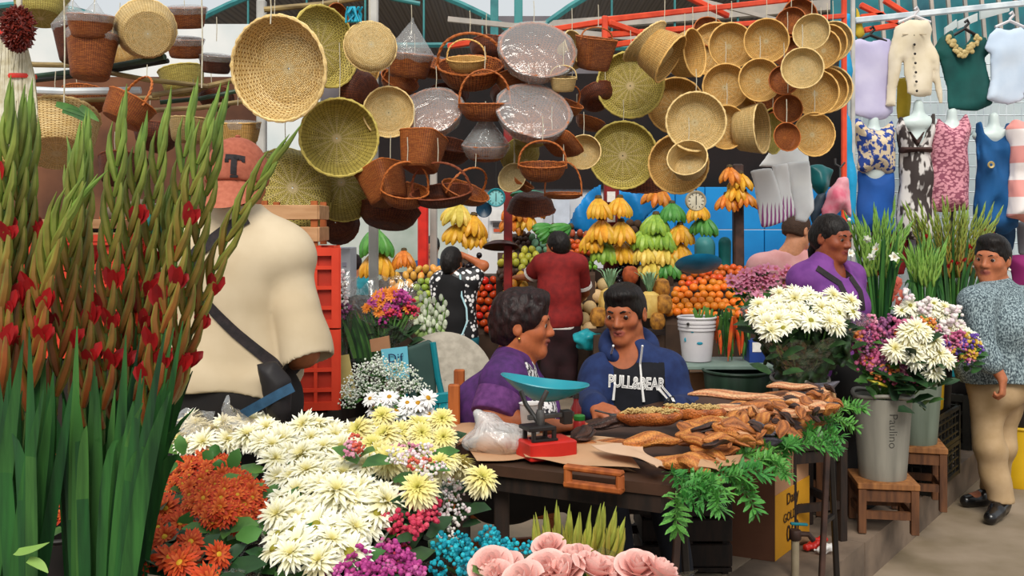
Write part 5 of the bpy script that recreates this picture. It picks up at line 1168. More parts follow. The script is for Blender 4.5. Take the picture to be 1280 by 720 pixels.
def cbox(nm,za,zb,m_,ins=0):mb=MB();q=p0+(r1+l1)*ins;mb.prism([q+Z*za,q+r1*(w1-2*ins)+Z*za,q+r1*(w1-2*ins)+l1*(w2-2*ins)+Z*za,q+l1*(w2-2*ins)+Z*za],(0,0,zb-za));return mb.build(nm,m_,o,smooth=False)
cbox('lower_box',z0,z1,cby);cbox('upper_box',z1,z2-.02,cb,.003)
for a_,d_,L in((p0,r1,w1),(p0,l1,w2),(p0+r1*w1,l1,w2)):
 mb=MB();n_=Vector((d_.y,-d_.x,0))*(-1 if d_ is l1 else 1);mb.prism([a_+Z*(z2-.02),a_+d_*L+Z*(z2-.02),a_+d_*L*.97+n_*.04+Z*(z2+.03),a_+d_*L*.03+n_*.04+Z*(z2+.03)],(0,0,.004));mb.build('flap',cb,o,smooth=False)
mb=MB();mb.prism([p0+l1*.0+Z*z0+Vector((-.002,-.004,0)),p0+l1*w2+Z*z0+Vector((-.002,-.004,0)),p0+l1*w2+Z*(z2-.025)+Vector((-.002,-.004,0)),p0+Z*(z2-.025)+Vector((-.002,-.004,0))],Vector((-.001,-.002,0)));mb.build('shaded_side',cbd,o,smooth=False)  # thin dark sheet over the left face, shade put into its colour
ink=mat('dark_print','#3a2412','#2c1a0d',20,.8);n_=Vector((r1 .y,-r1 .x,0))
for tx,sz,zz in(('Dany',.07,.225),('GOLDEN',.055,.15),('060',.1,.075)):letter(tx,sz,p0+r1*.2+n_*.003+Z*(z0+zz),r1,Z,ink,o,0,name='print')
for k in range(2):mb=MB();q=p0+r1*(.18+.03*k)+n_*.003;mb.bar(q+Z*(z1+.04),q+Z*(z1+.17),.005,.002);mb.build('print_bar',ink,o)
def stool(name,label,c,w_,h,yaw,m_=None,d_=None,group='wooden stools',top=.03,leg=.035):
 o=thing(name,label,'stool',c,group);c=Vector(c);rt=Matrix.Rotation(yaw,3,'Z');d_=d_ or w_;m_=m_ or wood
 mb=MB();mb.box(c+Z*(h-top/2),(w_,d_,top),rt,.004);mb.build('seat',mat('worn_seat_wood','#9a6638','#6f4424',6,.6,.12,stretch=(6,6,.8))if m_ is wood else m_,o)
 for sx in(-1,1):
  for sy in(-1,1):mb=MB();q=rt@Vector((sx*(w_/2-leg*.6),sy*(d_/2-leg*.6),0));mb.bar(c+q,c+q+Z*(h-top),leg,leg,up=rt@Vector((0,1,0)),bev=.002);mb.build('leg',m_,o)
 for ax in(0,1):
  for s in(-1,1):
   L=(w_ if ax==0 else d_)/2-leg;q=Vector((0,s*(d_/2-leg*.6),0))if ax==0 else Vector((s*(w_/2-leg*.6),0,0));e=Vector((L,0,0))if ax==0 else Vector((0,L,0));hh=h*.36
   mb=MB();mb.bar(c+rt@(q-e)+Z*hh,c+rt@(q+e)+Z*hh,leg*.6,leg,up=Z);mb.build('stretcher',m_,o)
   mb=MB();mb.bar(c+rt@(q-e)+Z*(h-top-.03),c+rt@(q+e)+Z*(h-top-.03),leg*.5,.05,up=Z);mb.build('rail',m_,o)
 return o
yk=math.atan2(.798,.603)-PI/2
stool('low_stool','low wooden stool under the nearer grey bucket at the kerb',(1.72,4.62,PLAT),.27,.23,yk+.5);stool('low_stool','low wooden stool under the second grey-green bucket',(2.02,4.98,PLAT),.26,.31,yk+.4)
stool('low_stool','wooden stool behind the carton at the far end of the food table',(1.42,4.95,PLAT),.3,.42,yk+.2,darkw if 0 else wood)
stool('seat_stool','stool the boy in navy sits on',(.5,4.02,PLAT),.32,.36,0,darkw,group=None)
def chair(label,c,yaw,m_,sh=.43,bh=.85,w_=.4,name='wooden_chair'):
 o=thing(name,label,'chair',c);c=Vector(c);rt=Matrix.Rotation(yaw,3,'Z')
 mb=MB();mb.box(c+Z*sh,(w_,w_,.03),rt,.006);mb.build('seat',m_,o)
 for sx in(-1,1):
  for sy in(-1,1):mb=MB();q=rt@Vector((sx*w_*.44,sy*w_*.44,0));mb.bar(c+q,c+q+Z*(bh if sx<0 else sh),.04,.034,up=rt@Vector((0,1,0)),bev=.004);mb.build('back_post' if sx<0 else 'leg',m_,o)
 for zz in(.6,.76):mb=MB();mb.bar(c+rt@Vector((-w_*.44,-w_*.42,0))+Z*zz,c+rt@Vector((-w_*.44,w_*.42,0))+Z*zz,.02,.07,up=Z,bev=.003);mb.build('back_slat',m_,o)
 for s in(-1,1):mb=MB();mb.bar(c+rt@Vector((-w_*.42,s*w_*.44,0))+Z*.2,c+rt@Vector((w_*.42,s*w_*.44,0))+Z*.22,.02,.03,up=Z);mb.build('stretcher',m_,o)
 return o
chair('orange-brown wooden chair behind the purple vest, its back post showing',(-.03,3.56,PLAT),0.0,woodo,.42,.86,.38)
tl_=mat('teal_paint','#168791','#117480',9,.45,.05);dg=mat('dark_green_panel','#35504a','#2a423d',7,.7,.1)
o=thing('metal_chair','teal metal chair with a dark green back panel left of the purple vest','chair',P(530,560,4.1));Yc=4.1
mb=MB();mb.puff if 0 else None
S=SDF(.01);S.puff([(PX(x,Yc),PZ(y,Yc))for x,y in[(508,434),(520,430),(536,424),(545,430),(546,500),(545,522),(510,522)]],Yc,.012,.01);S.build('back_panel',dg,o,.006)
for pts in([(541,428),(547,470),(560,530),(568,620)],[(504,440),(506,500),(508,620)]):mb=MB();mb.tube([P(x,y,Yc-.02)for x,y in pts],.013,8);mb.build('frame_tube',tl_,o)
mb=MB();mb.box(P(545,518,Yc-.1),(.16,.25,.05),bev=.01);mb.build('seat',tl_,o);mb=MB();mb.bar(P(536,499,Yc-.2),P(566,496,Yc-.2),.03,.04,bev=.004);mb.build('armrest',tl_,o);
for x in(545,566):mb=MB();mb.tube([P(x,500,Yc-.2),P(x,560,Yc-.2),P(x,640,Yc-.2)],.012,8);mb.build('leg',tl_,o)
o=thing('woven_lid','round grey woven lid leaning behind the purple vest','lid',P(562,490,4.5));mb=MB();mb.lathe([(.002,.02),(.1,.018),(.18,.01),(.225,-.005),(.228,-.02),(.2,-.03),(.002,-.02)],40,P(556,476,4.5),Vector((.15,-1,.3)),sy=1.0);mb.build('disc',mat('grey_woven_lid','#b3aa9b','#9c9486',30,.8,.3),o)
o=thing('standpipe','pale standpipe with a small brass tap and turquoise handle by the carton','tap',onz(995,716,PLAT));c=onz(994,722,PLAT);mb=MB();mb.tube([c,c+Z*.08,c+Z*.165],.016,12);mb.build('pipe',mat('pale_pipe','#a99a80','#8d7f68',9,.5),o);mb=MB();mb.lathe([(.02,.15),(.024,.155),(.024,.185),(.02,.19),(.001,.19)],14,c);mb.tube([c+Z*.175,c+Vector((.05,-.01,.175)),c+Vector((.07,-.01,.15))],.011,8);mb.build('tap_body',rustm,o);mb=MB();mb.bar(c+Vector((-.02,0,.215)),c+Vector((.05,0,.21)),.016,.01,bev=.003);mb.build('handle',mat('turquoise_enamel','#1f93a0'),o)
for i,(x,y,m_,lb)in enumerate([(1014,684,redp,'red plastic scrap on the floor by the standpipe'),(1004,677,mat('brown_scrap','#8b6a4e','#70543d',12,.8),'brown paper scrap by the red plastic scrap'),(1030,688,mat('white_plastic','#e3e0dd'),'white paper scrap right of the red scrap'),(1022,678,redp,'second small red scrap behind the first')]):
 S=SDF(.01);c=onz(x,y,PLAT+.02);S.cone(c+Vector((-.025,0,0)),c+Vector((.03,.01,.012)),.014,.017);S.ball(c+Vector((.01,.015,.0)),.018);S.post=folds(.004,60,60,i);S.plane((0,0,PLAT+.003),(0,0,-1));tag(S.build('litter_scrap',m_,None,.004),lb,'litter','litter scraps')
mb=MB();mb.tube([onz(826,706,PLAT+.02),onz(846,698,PLAT+.02),onz(864,690,PLAT+.02)],.018,10);tag(mb.build('red_tube',redp),'red plastic tube on the floor under the table','tube')
for i,x in enumerate((812,822,832)):
 o=thing('tin_can',['leftmost of three rusty tins under the table','middle of three rusty tins under the table','rightmost of three rusty tins under the table'][i],'tin',onz(x,690,PLAT),'rusty tins');c=onz(x,694,PLAT);mb=MB();mb.lathe([(.001,0),(.017,0),(.0165,.035),(.017,.07),(.015,.072),(.001,.068)],14,c);mb.build('can',woodo,o)
petal_m=vmat('petal',.55,.25,0,25,.10,trans=.12)
leaf_g=mat('flower_leaf','#4f8038','#2c5424',16,.5,0,rnd=.25,trans=.1);leaf_dk=mat('dark_flower_leaf','#2f5128','#1b331b',16,.5,0,rnd=.25);stem_g=mat('flower_stem','#5f8b40','#3d6530',12,.5)
def mixc(a,b,t):a=lin(a);b=lin(b);return tuple(a[i]*(1-t)+b[i]*t for i in range(3))
def petal(mb,az,elev,L,w,curl,c0,c1,r0=.06,z0=0,tipw=.25,seg=4):
 rows=[];ca,sa=math.cos(az),math.sin(az);r=r0;z=z0;e=elev;cols=[]
 for i in range(seg+1):
  t=i/seg;ww=w*(math.sin(PI*min(1,.12+t*.8))**.7)*(1 if t<.99 else tipw)
  rows.append([(r*ca+sa*ww,r*sa-ca*ww,z+.25*ww),(r*ca,r*sa,z),(r*ca-sa*ww,r*sa+ca*ww,z+.25*ww)]);cols.append(mixc(c0,c1,t))
  r+=math.cos(e)*L/seg;z+=math.sin(e)*L/seg;e-=curl/seg
 n0=mb.grid(rows)
 for i,c in enumerate(cols):
  for j in range(3):mb.c[n0+3*i+j]=c
def cball(mb,c,r,col,seg=8,rings=5,sc=(1,1,1)):
 n=len(mb.v);mb.ball(c,r,seg,rings,sc)
 for i in range(n,len(mb.v)):mb.c[i]=lin(col)[:3]
def head_mum(seed,layers,centre=None,cz=.1):
 rg=random.Random(seed);mb=MB()
 for n,el,L,w,cu,c0,c1,z in layers:
  for k in range(n):petal(mb,2*PI*(k+rg.random()*.6)/n,math.radians(el+rg.uniform(-9,9)),L*rg.uniform(.85,1.1),w*rg.uniform(.85,1.2),cu+rg.uniform(-.3,.3),c0,c1,z0=z)
 if centre:cball(mb,(0,0,cz),.24,centre,12,6,(1,1,.5))
 return mb.mesh('flower',petal_m,smooth=True,fix=False)
W1,W2,YC='#f6f1dc','#fffdf2','#e3dd96'
MUM=[head_mum(s,[(17,-8,1.0,.1,.5,YC,W2,0),(17,14,.98,.1,.6,YC,W1,.03),(15,34,.86,.09,.9,YC,W2,.06),(12,54,.66,.075,1.1,'#d9cf7a',W1,.08),(8,74,.42,.06,1.3,'#cdbf62','#f2e9b4',.1)])for s in(1,2,3)]
POM=[head_mum(s,[(22,-38,.72,.1,.7,'#dcc978','#f4ebc6',0),(24,-12,.86,.095,.9,'#e0ce7a','#f8f0cc',.06),(24,12,.9,.09,1.2,'#e0cf70','#f8efc2',.14),(22,32,.84,.085,1.4,'#dccc62','#f5ebb0',.2),(18,50,.7,.08,1.5,'#d6c858','#f0e59c',.26),(13,68,.5,.07,1.6,'#cdc252','#e8dd86',.3),(8,84,.3,.06,1.6,'#c2bb4c','#dcd274',.32)])for s in(4,5)]
DAISYW=[head_mum(s,[(16,4,1.0,.12,.4,'#eae6b0',W2,0),(15,18,.95,.11,.5,'#eae6b0',W2,.03)],'#98902f')for s in(6,7)]
DAISYO=[head_mum(s,[(17,2,1.0,.13,.5,'#96200f','#d44a20',0),(16,20,.92,.12,.6,'#9e2712','#d95325',.03),(10,42,.6,.09,.9,'#aa3013','#dd6a2c',.06)],'#d9a92c')for s in(8,9)]
DAISYS=[head_mum(s,[(13,12,1.0,.15,.6,'#8c1e0d','#cc421a',0),(10,40,.75,.13,.9,'#a83010','#e2702a',.05)],'#c9962a' if s==10 else None)for s in(10,11)]
DAISYY=[head_mum(12,[(16,6,1.0,.13,.4,'#f2f0ea','#ffffff',0),(12,14,.95,.12,.5,'#f2f0ea','#ffffff',.02)],'#c9921e')]
def head_rose(seed,c0,c1):
 rg=random.Random(seed);mb=MB()
 for L,(n,r,h,op)in enumerate([(3,.18,.95,-.05),(4,.34,.95,.12),(5,.52,.88,.3),(5,.72,.72,.55),(5,.85,.5,.8)]):
  for k in range(n):
   a0=2*PI*k/n+L*.7+rg.uniform(-.2,.2);sp=2.4/n*1.35;rows=[];cols=[]
   for i in range(6):
    t=i/5;row=[]
    for j in range(7):
     u=-1+j/3;a=a0+u*sp;rr_=r*(.35+.65*math.sin(min(1.57,t*1.9)))+op*max(0,t-.55)*.9;z=h*t*(1-.18*u*u*t)-.08*op*(t>.9)
     row.append((rr_*math.cos(a),rr_*math.sin(a),z))
    rows.append(row);cols.append(mixc(c0,c1,t))
   n0=mb.grid(rows)
   for i,c in enumerate(cols):
    for j in range(7):mb.c[n0+7*i+j]=c
 return mb.mesh('rose_bloom',petal_m,fix=False)
ROSE=[head_rose(s,'#e8a79f','#f5c9c0')for s in(1,2)]
def head_small(seed,c0,c1,n=22,r=.16,cen=None):
 rg=random.Random(seed);mb=MB()
 for i in range(n):
  u=Vector((rg.gauss(0,1),rg.gauss(0,1),rg.gauss(.3,.8))).normalized()*rg.uniform(.45,1);cball(mb,u,1.35*r*rg.uniform(.7,1.25),rg.choice((c0,c1)),6,4,(1,1,.8))
 return mb.mesh('blossom_cluster',petal_m,fix=False)
def head_trumpet(seed,c0,c1,n=6):
 rg=random.Random(seed);mb=MB()
 for k in range(n):petal(mb,2*PI*k/n,math.radians(50),1.0,.28,1.1,c0,c1,.05)
 for k in range(3):petal(mb,2*PI*k/3,math.radians(75),.7,.05,.5,'#e0b23a','#c98a20',.03)
 return mb.mesh('flower',petal_m,fix=False)
def inpoly(x,y,pts):
 c=False;n=len(pts)
 for i in range(n):
  (x1,y1),(x2,y2)=pts[i],pts[i-1]
  if(y1>y)!=(y2>y)and x<(x2-x1)*(y-y1)/(y2-y1)+x1:c=not c
 return c
def leaf_mesh(seed,n,spread,L=.08,w=.018,m_=None,depth=.12):
 rg=random.Random(seed);mb=MB()
 return mb
def bouquet(name,label,poly,surf,spacing,heads,size,cat='flowers',tilt=.55,jit=.35,leaves=40,leaf_m=None,stems_to=None,group=None,seed=0,maxn=98,part='flower',leaf_len=.07,sizevar=.15,up=.75,lo=0,base=None,out=.5,nstem=12,leafdepth=.05):
 """heads spread over a traced region of the surface surf(px,py)->point; every head a part"""
 rg=random.Random(seed+100);xs=[p[0]for p in poly];ys=[p[1]for p in poly];cx,cy=sum(xs)/len(xs),sum(ys)/len(ys);pts=[];y=min(ys);row=0
 while y<=max(ys):
  p=surf(cx,y);s=spacing*size*F/p.y;x=min(xs)+(row%2)*s/2
  while x<=max(xs):
   q=(x+rg.uniform(-jit,jit)*s,y+rg.uniform(-jit,jit)*s*.6)
   if inpoly(*q,poly):pts.append(q)
   x+=s
  y+=s*.62;row+=1
 if len(pts)>maxn:pts=rg.sample(pts,maxn)
 cen=surf(cx,cy);root=thing(name,label,cat,base if base is not None else cen-Z*.25,group);off=wloc(root)
 for i,(x,y)in enumerate(pts):
  p=surf(x,y)+Vector((0,0,rg.uniform(-.2,.2)*size));o=link(part,rg.choice(heads),root);d=Vector(((x-cx)/max(1,max(xs)-min(xs))*2*out+rg.uniform(-.3,.3),-tilt+rg.uniform(-.25,.25),up+rg.uniform(-.2,.2))).normalized()
  q=Z.rotation_difference(d)@Quaternion((0,0,1),rg.uniform(0,6));o.rotation_mode='QUATERNION';o.rotation_quaternion=q;s=size*.5*(1+rg.uniform(-sizevar,sizevar));o.scale=(s,s,s);o.location=p-off
 lf=leaf_m or leaf_g
 if leaves:
  mb=MB()
  for k in range(leaves):
   x,y=rg.choice(pts);p=surf(x,y)-Z*(.25*size+rg.uniform(.0,leafdepth))+Vector((0,rg.uniform(0,.02),0));a=rg.uniform(0,2*PI);d=Vector((math.cos(a),math.sin(a)*.7-.2,rg.uniform(.0,.8))).normalized();L=leaf_len*rg.uniform(.7,1.3)
   mb.blade([p,p+d*L*.35,p+d*L*.7-Z*L*.05,p+d*L-Z*L*.15],[.1*L,.22*L,.18*L,.01*L],up=(0,-.6,.8),fold=.2)
  mb.build('leaves',lf,root,fix=False)
 if stems_to is not None:
  mb=MB();st=Vector(stems_to)
  for k in range(nstem):
   x,y=rg.choice(pts);p=surf(x,y);e=st+Vector((rg.uniform(-.03,.03),rg.uniform(-.03,.03),0));mb.tube([p,p.lerp(e,.5)+Vector((0,0,-.02)),e],.004,5)
  mb.build('stems',stem_g,root)
 return root
clear=film('cellophane','#f6f8f6',.2,.04,9);kraftfilm=film('misty_cellophane','#f2e6d2',.3,.22,9)
def wrapcone(root,rim,foot,m_,name='wrapper',flare=1.06,seed=0,n=40,open_=None):
 """crumpled wrapping from a rim outline (list of points) down to a foot point"""
 rg=random.Random(seed);ph=[rg.uniform(0,6)for _ in range(4)];foot=Vector(foot);rim=[Vector(p)for p in rim];c=sum(rim,Vector((0,0,0)))/len(rim);ring=[]
 N=len(rim)
 for i in range(n):
  t=i/n*N;a=rim[int(t)%N].lerp(rim[(int(t)+1)%N],t%1);ring.append(a)
 rows=[]
 for k in range(8):
  t=k/7;row=[]
  for i,a in enumerate(ring):
   p=a.lerp(foot+(a-c)*.16,t**1.0);w_=.012*(1-t)*math.sin(i*1.9+ph[0]+t*3)+.01*math.sin(i*.8+ph[1]-t*4);p=p+(a-c).normalized()*w_
   if k==0:p=p+(a-c).normalized()*.015+Z*.012*math.sin(i*1.3+ph[2])
   row.append(p)
  rows.append(row)
 mb=MB();mb.grid(rows,True);return mb.build(name,m_,root)
FZ=lambda z:(lambda px,py:onz(px,py,z))
def FD(z0,poly,bulge):
 xs=[p[0]for p in poly];ys=[p[1]for p in poly];cx,cy=sum(xs)/len(xs),sum(ys)/len(ys);hx,hy=(max(xs)-min(xs))/2,(max(ys)-min(ys))/2
 def f(px,py):
  r2=min(1,((px-cx)/hx)**2+((py-cy)/hy)**2);return onz(px,py,z0+bulge*(1-r2))
 return f
pl=[(208,545),(225,525),(300,520),(372,530),(385,560),(345,600),(330,560),(262,556),(230,566)]
bouquet('chrysanthemum_bunch','cream chrysanthemum bunch behind the orange daisies, below the clear wrap',pl,FZ(1.0),.52,MUM,.088,seed=1,leaves=30,group='cream chrysanthemums')
pl=[(372,528),(440,524),(470,560),(500,600),(496,628),(440,640),(395,618),(345,604),(388,560)]
bouquet('chrysanthemum_bunch','creamy white chrysanthemum bunch in the middle of the mound',pl,FZ(1.03),.52,MUM,.09,seed=2,leaves=36,group='cream chrysanthemums')
pl=[(338,606),(395,620),(440,642),(496,632),(470,665),(430,692),(392,708),(350,708),(338,660)]
b_=bouquet('chrysanthemum_bunch','white open daisy-like chrysanthemum bunch with olive centres, lowest of the mound',pl,FZ(1.0),.5,DAISYW+MUM[:1],.082,seed=3,leaves=46,group='cream chrysanthemums')
wrapcone(b_,[onz(x,y,1.0-.01)for x,y in[(336,640),(338,690),(380,715),(440,698),(480,668),(512,628),(500,640),(430,640)]],onz(420,690,.6),kraftfilm,seed=2)
pl=[(432,530),(480,522),(540,528),(572,545),(592,575),(560,580),(552,612),(530,628),(512,600),(478,578),(445,552)]
b_=bouquet('pompon_bunch','yellowish pompon chrysanthemum bunch at the right of the mound',pl,FZ(1.05),.62,POM,.09,seed=4,leaves=16,leaf_m=leaf_dk)
o=link('flower',POM[0],b_);o.rotation_euler=(.5,.35,0);o.scale=(.052,)*3;o.location=P(600,603,2.35)-wloc(b_)
for x,y,s in((575,585,.046),(525,615,.046)):o=link('flower',POM[1],b_);o.rotation_euler=(.6,.2,x);o.scale=(s,)*3;o.location=P(x,y,2.4)-wloc(b_)
pl=[(203,600),(215,575),(250,566),(290,578),(322,605),(333,640),(330,665),(300,662),(265,650),(240,640),(225,620)]
b_=bouquet('daisy_bunch','dense dome of small red-orange daisies in front of the cream mound',pl,FD(.98,pl,.07),.5,DAISYS,.043,seed=5,leaves=26,tilt=.7,group='orange daisies')
wrapcone(b_,[onz(x,y,.965)for x,y in[(200,590),(228,640),(262,672),(300,690),(338,668),(336,630),(300,580),(240,565)]],onz(268,690,.6),clear,seed=5)
pl=[(158,640),(175,620),(200,605),(225,625),(250,655),(272,680),(278,722),(150,722),(150,670)]
b_=bouquet('daisy_bunch','open red-orange daisies with yellow centres at the bottom left',pl,FZ(1.0),.78,DAISYO,.062,seed=6,leaves=60,tilt=.75,leaf_m=leaf_dk,group='orange daisies',leaf_len=.09)
wrapcone(b_,[onz(x,y,.985)for x,y in[(150,640),(150,740),(270,740),(292,700),(262,640),(232,600),(200,590),(170,605)]],onz(210,700,.5),clear,seed=6)
pl=[(55,540),(95,530),(110,560),(110,640),(50,650)]
bouquet('daisy_bunch','orange daisies glimpsed between the two gladiolus bunches',pl,FZ(1.0),.55,DAISYS,.05,seed=7,leaves=20,group='orange daisies')
o=thing('leaf_sprig','glossy green leaves standing up between the orange dome and cream mound','leaves',onz(240,590,.95));broad=mat('glossy_leaf','#5c8f46','#36662f',9,.35,rnd=.2)
for x,y,dx,dy,s in((230,568,-4,-16,.05),(222,580,-14,4,.05),(288,588,10,-26,.055),(276,590,-2,-14,.03),(255,575,8,-8,.03),(295,672,40,-12,.05),(240,640,-12,20,.05),(262,560,12,4,.03)):
 p=onz(x,y,1.02);d=Vector((dx,0,-dy)).normalized();mb=MB();mb.blade([p,p+d*s*.4+Vector((0,-.004,0)),p+d*s*.75+Vector((0,-.004,0)),p+d*s],[.004,.016,.014,.001],up=(.1,-1,.1),fold=.15);mb.build('leaf',broad,o)
STP=[head_small(1,'#d8405a','#c22d4c'),head_small(2,'#e0566a','#c93a56')];STM=[head_small(3,'#c74f95','#a83880'),head_small(4,'#d873ad','#b24a90')];STW=[head_small(5,'#f0e8e6','#e3c9cd'),head_small(6,'#efe9df','#dcd2cc')];STC=[head_small(7,'#e0705a','#d65a48')];TUR=[head_small(8,'#1fa5b8','#128a9e',30,.14),head_small(9,'#2bb6c6','#0f8296',30,.14)];STL=[head_small(10,'#e6a9bb','#d88aa4')]
pl=[(482,640),(500,618),(520,628),(545,612),(555,640),(530,672),(505,668),(480,672)]
bouquet('statice_bunch','crimson pink small-flowered bunch under the pompons',pl,FZ(1.0),.66,STP,.05,seed=8,leaves=10,leaf_m=leaf_dk,part='blossom_cluster',stems_to=onz(520,700,.6))
pl=[(395,722),(420,698),(460,688),(500,690),(520,708),(520,722)]
bouquet('statice_bunch','magenta small-flowered bunch at the bottom under the white daisies',pl,FZ(.98),.6,STM,.042,seed=9,leaves=12,leaf_m=leaf_dk,part='blossom_cluster')
pl=[(470,690),(500,668),(520,690),(515,712),(470,705)]
bouquet('statice_bunch','pink-magenta small-flowered bunch between the crimson and magenta ones',pl,FZ(.95),.65,STM+STP[:1],.04,seed=19,leaves=6,leaf_m=leaf_dk,part='blossom_cluster')
pl=[(545,590),(572,590),(582,630),(575,665),(545,690),(530,690),(545,640)]
bouquet('statice_bunch','white small-flowered sprays hanging at the right end of the flower mound',pl,FZ(.95),.95,STW,.04,seed=10,leaves=16,leaf_m=leaf_dk,part='blossom_cluster',stems_to=onz(540,700,.6))
pl=[(428,560),(440,545),(452,552),(445,570)]
bouquet('statice_bunch','coral small flowers peeping out left among the pompons',pl,FZ(1.09),.55,STC+STL,.035,seed=11,leaves=4,part='blossom_cluster')
pl=[(478,568),(495,552),(540,560),(555,580),(545,596),(510,582)]
bouquet('statice_bunch','pale pink and orange small flowers among the pompons',pl,FZ(1.085),.75,STL+STC+STW,.035,seed=12,leaves=10,part='blossom_cluster')
pl=[(548,690),(580,674),(615,672),(640,682),(668,692),(660,704),(620,700),(590,712),(545,712)]
b_=bouquet('gypsophila_bunch','bright turquoise dyed bunch at the bottom beside the pink roses',pl,FZ(.95),.62,TUR,.05,seed=13,leaves=0,part='blossom_cluster',stems_to=onz(610,720,.6))
wrapcone(b_,[onz(x,y,.93)for x,y in[(535,700),(560,735),(640,735),(678,708),(660,690),(600,690)]],onz(610,740,.6),film('pinkish_wrap','#f3d7cf',.3,.2,9),seed=7)
pl=[(596,722),(620,704),(650,692),(690,690),(705,700),(745,695),(775,705),(800,712),(838,722)]
b_=bouquet('rose_bunch','soft pink roses in clear wrap at the bottom centre',pl+[(838,735),(596,735)],FZ(1.07),.6,ROSE,.058,seed=14,leaves=10,tilt=.2,part='rose_bloom',out=.3)
wrapcone(b_,[onz(x,y,1.04)for x,y in[(590,715),(620,765),(800,765),(850,722),(800,700),(700,690)]],onz(710,780,.6),clear,seed=8)
o=thing('flower_wrap','empty clear and tan wrapping standing behind the cream mound','wrapping',P(255,540,2.75));
for pts in([(205,545),(228,512),(268,512),(270,545)],[(268,545),(284,494),(298,510),(328,528),(330,548)]):
 mb=MB();q=[P(x,y,2.78)for x,y in pts];rows=[]
 for i in range(9):
  u=i/8;a=q[0].lerp(q[3],u);k=u*(len(q)-3+0);t_=q[1].lerp(q[2],u);rows.append([a.lerp(t_,v/6)+Vector((0,.02*math.sin(7*u+v)-.03*math.sin(PI*u),.006*math.sin(11*u)))for v in range(7)])
 mb.grid(rows);mb.build('wrap_sheet',kraftfilm,o)
o=thing('flower_wrap','clear folded wrapping at the bottom under the orange dome','wrapping',onz(320,712,.95));mb=MB();rows=[]
for i in range(10):
 rows.append([onz(262+82*i/9,722-14*math.sin(i*.9)-18*(i/9)-0*v+v*6-12,.96+.02*math.sin(i*1.7+v))for v in range(6)])
mb.grid(rows);mb.build('wrap_sheet',clear,o)
o=thing('flower_stand','low stand of dark boards under the foreground flowers','stand',(-.55,2.2,0));mb=MB();mb.box((-.62,2.15,.5),(1.5,1.5,.04));mb.build('board',darkw,o)
for x in(-1.3,.05):
 for y in(1.45,2.85):mb=MB();mb.bar((x,y,0 if y<2 else PLAT),(x,y,.48),.05);mb.build('leg',darkw,o)
glm=vmat('gladiolus_green',.45,.35,0,30,.22,trans=.08);redpet=mat('red_petal','#b31a1c','#7e1016',12,.5,0,trans=.15)
def gspike(pts_px,Y,root,seed,nb=17,w=1.0,red=(.18,.5),col=('#86aa4c','#587e34','#8f4a20','#46602a'),redm=None,bl=.062,start=.34,yl=0):
 """stalk with overlapping bud sheaths; opened buds show petals"""
 rg=random.Random(seed);ctrl=[P(x,y,Y+(yl*i))for i,(x,y)in enumerate(pts_px)];pts=[]
 for i in range(25):
  t=i/24;a,b,c=ctrl[0],ctrl[1],ctrl[2];pts.append(a*((1-t)*(1-2*t))+b*(4*t*(1-t))+c*(t*(2*t-1)))
 mb=MB();n0=0;mb.tube(pts,[.0055*w*(1-.75*i/24)for i in range(25)],7)
 for i in range(len(mb.v)):mb.c[i]=mixc(col[3],col[1],min(1,i/len(mb.v)))
 blooms=[];at_=lambda t:(pts[min(24,int(t*24))].lerp(pts[min(24,int(t*24)+1)],t*24-int(t*24)),(pts[min(24,int(t*24)+1)]-pts[max(0,min(24,int(t*24))-0)])if t<.99 else pts[24]-pts[23])
 for k in range(nb):
  t=start+(1-start)*k/nb;p,d=at_(t);d=d.normalized();s=1 if k%2 else-1;sd=Vector((d.z,0,-d.x)).normalized()*s*.62+Vector((0,-.4,0))*rg.uniform(.2,1);sd.normalize();L=bl*w*(1.6-.35*k/nb)*rg.uniform(.9,1.15);wd=.0108*w*(1.05-.38*k/nb)
  if k>nb-3:sd*=.4
  ax=(d*1.0+sd*(.17 if k<nb-3 else.07)).normalized();n=len(mb.v);path=[p,p+ax*L*.25+sd*.003,p+ax*L*.55+sd*.006*w,p+ax*L*.85+sd*.003,p+(ax+d*.3).normalized()*L*1.12]
  mb.tube(path,[wd*.55,wd,wd*.88,wd*.5,wd*.06],8,flat=.8)
  hu=1-k/nb;br=rg.uniform(0,1)
  for i in range(n,len(mb.v)):
   u=((i-n)//8)/4;side=((i-n)%8)/8;base=mixc(col[0],col[1],rg.uniform(0,1));edge_c=mixc(col[2],col[1],.35+.3*rg.random());f=(.95*hu*(1 if side in(0,.125,.5,.625)else.4)+.4*br*(1-u));f=min(1,max(0,f));mb.c[i]=tuple(base[j]*(1-f)+lin(col[2])[j]*f*.9 for j in range(3))
  q=k/nb
  if red and(red[0]<=q<=red[1]and rg.random()<.75 or rg.random()<.05 and q<.6):
   e=p+ax*L*.75
   pet=MB()
   for j in range(5):
    a=2*PI*j/5+k;x_,y_,z_=frame(ax);dd=(ax*1.0+(x_*math.cos(a)+y_*math.sin(a))*rg.uniform(.15,.55)).normalized();LL=.036*w*rg.uniform(.7,1.3)
    pet.blade([e,e+dd*LL*.4+ax*.002,e+dd*LL*.8,e+dd*LL],[.005*w,.0095*w,.008*w,.001],up=x_,fold=.35)
   blooms.append(pet)
 sp=mb.build('flower_spike',glm,root,fix=False)
 for b in blooms:b.build('bloom',redm or redpet,sp,fix=False)
 return sp
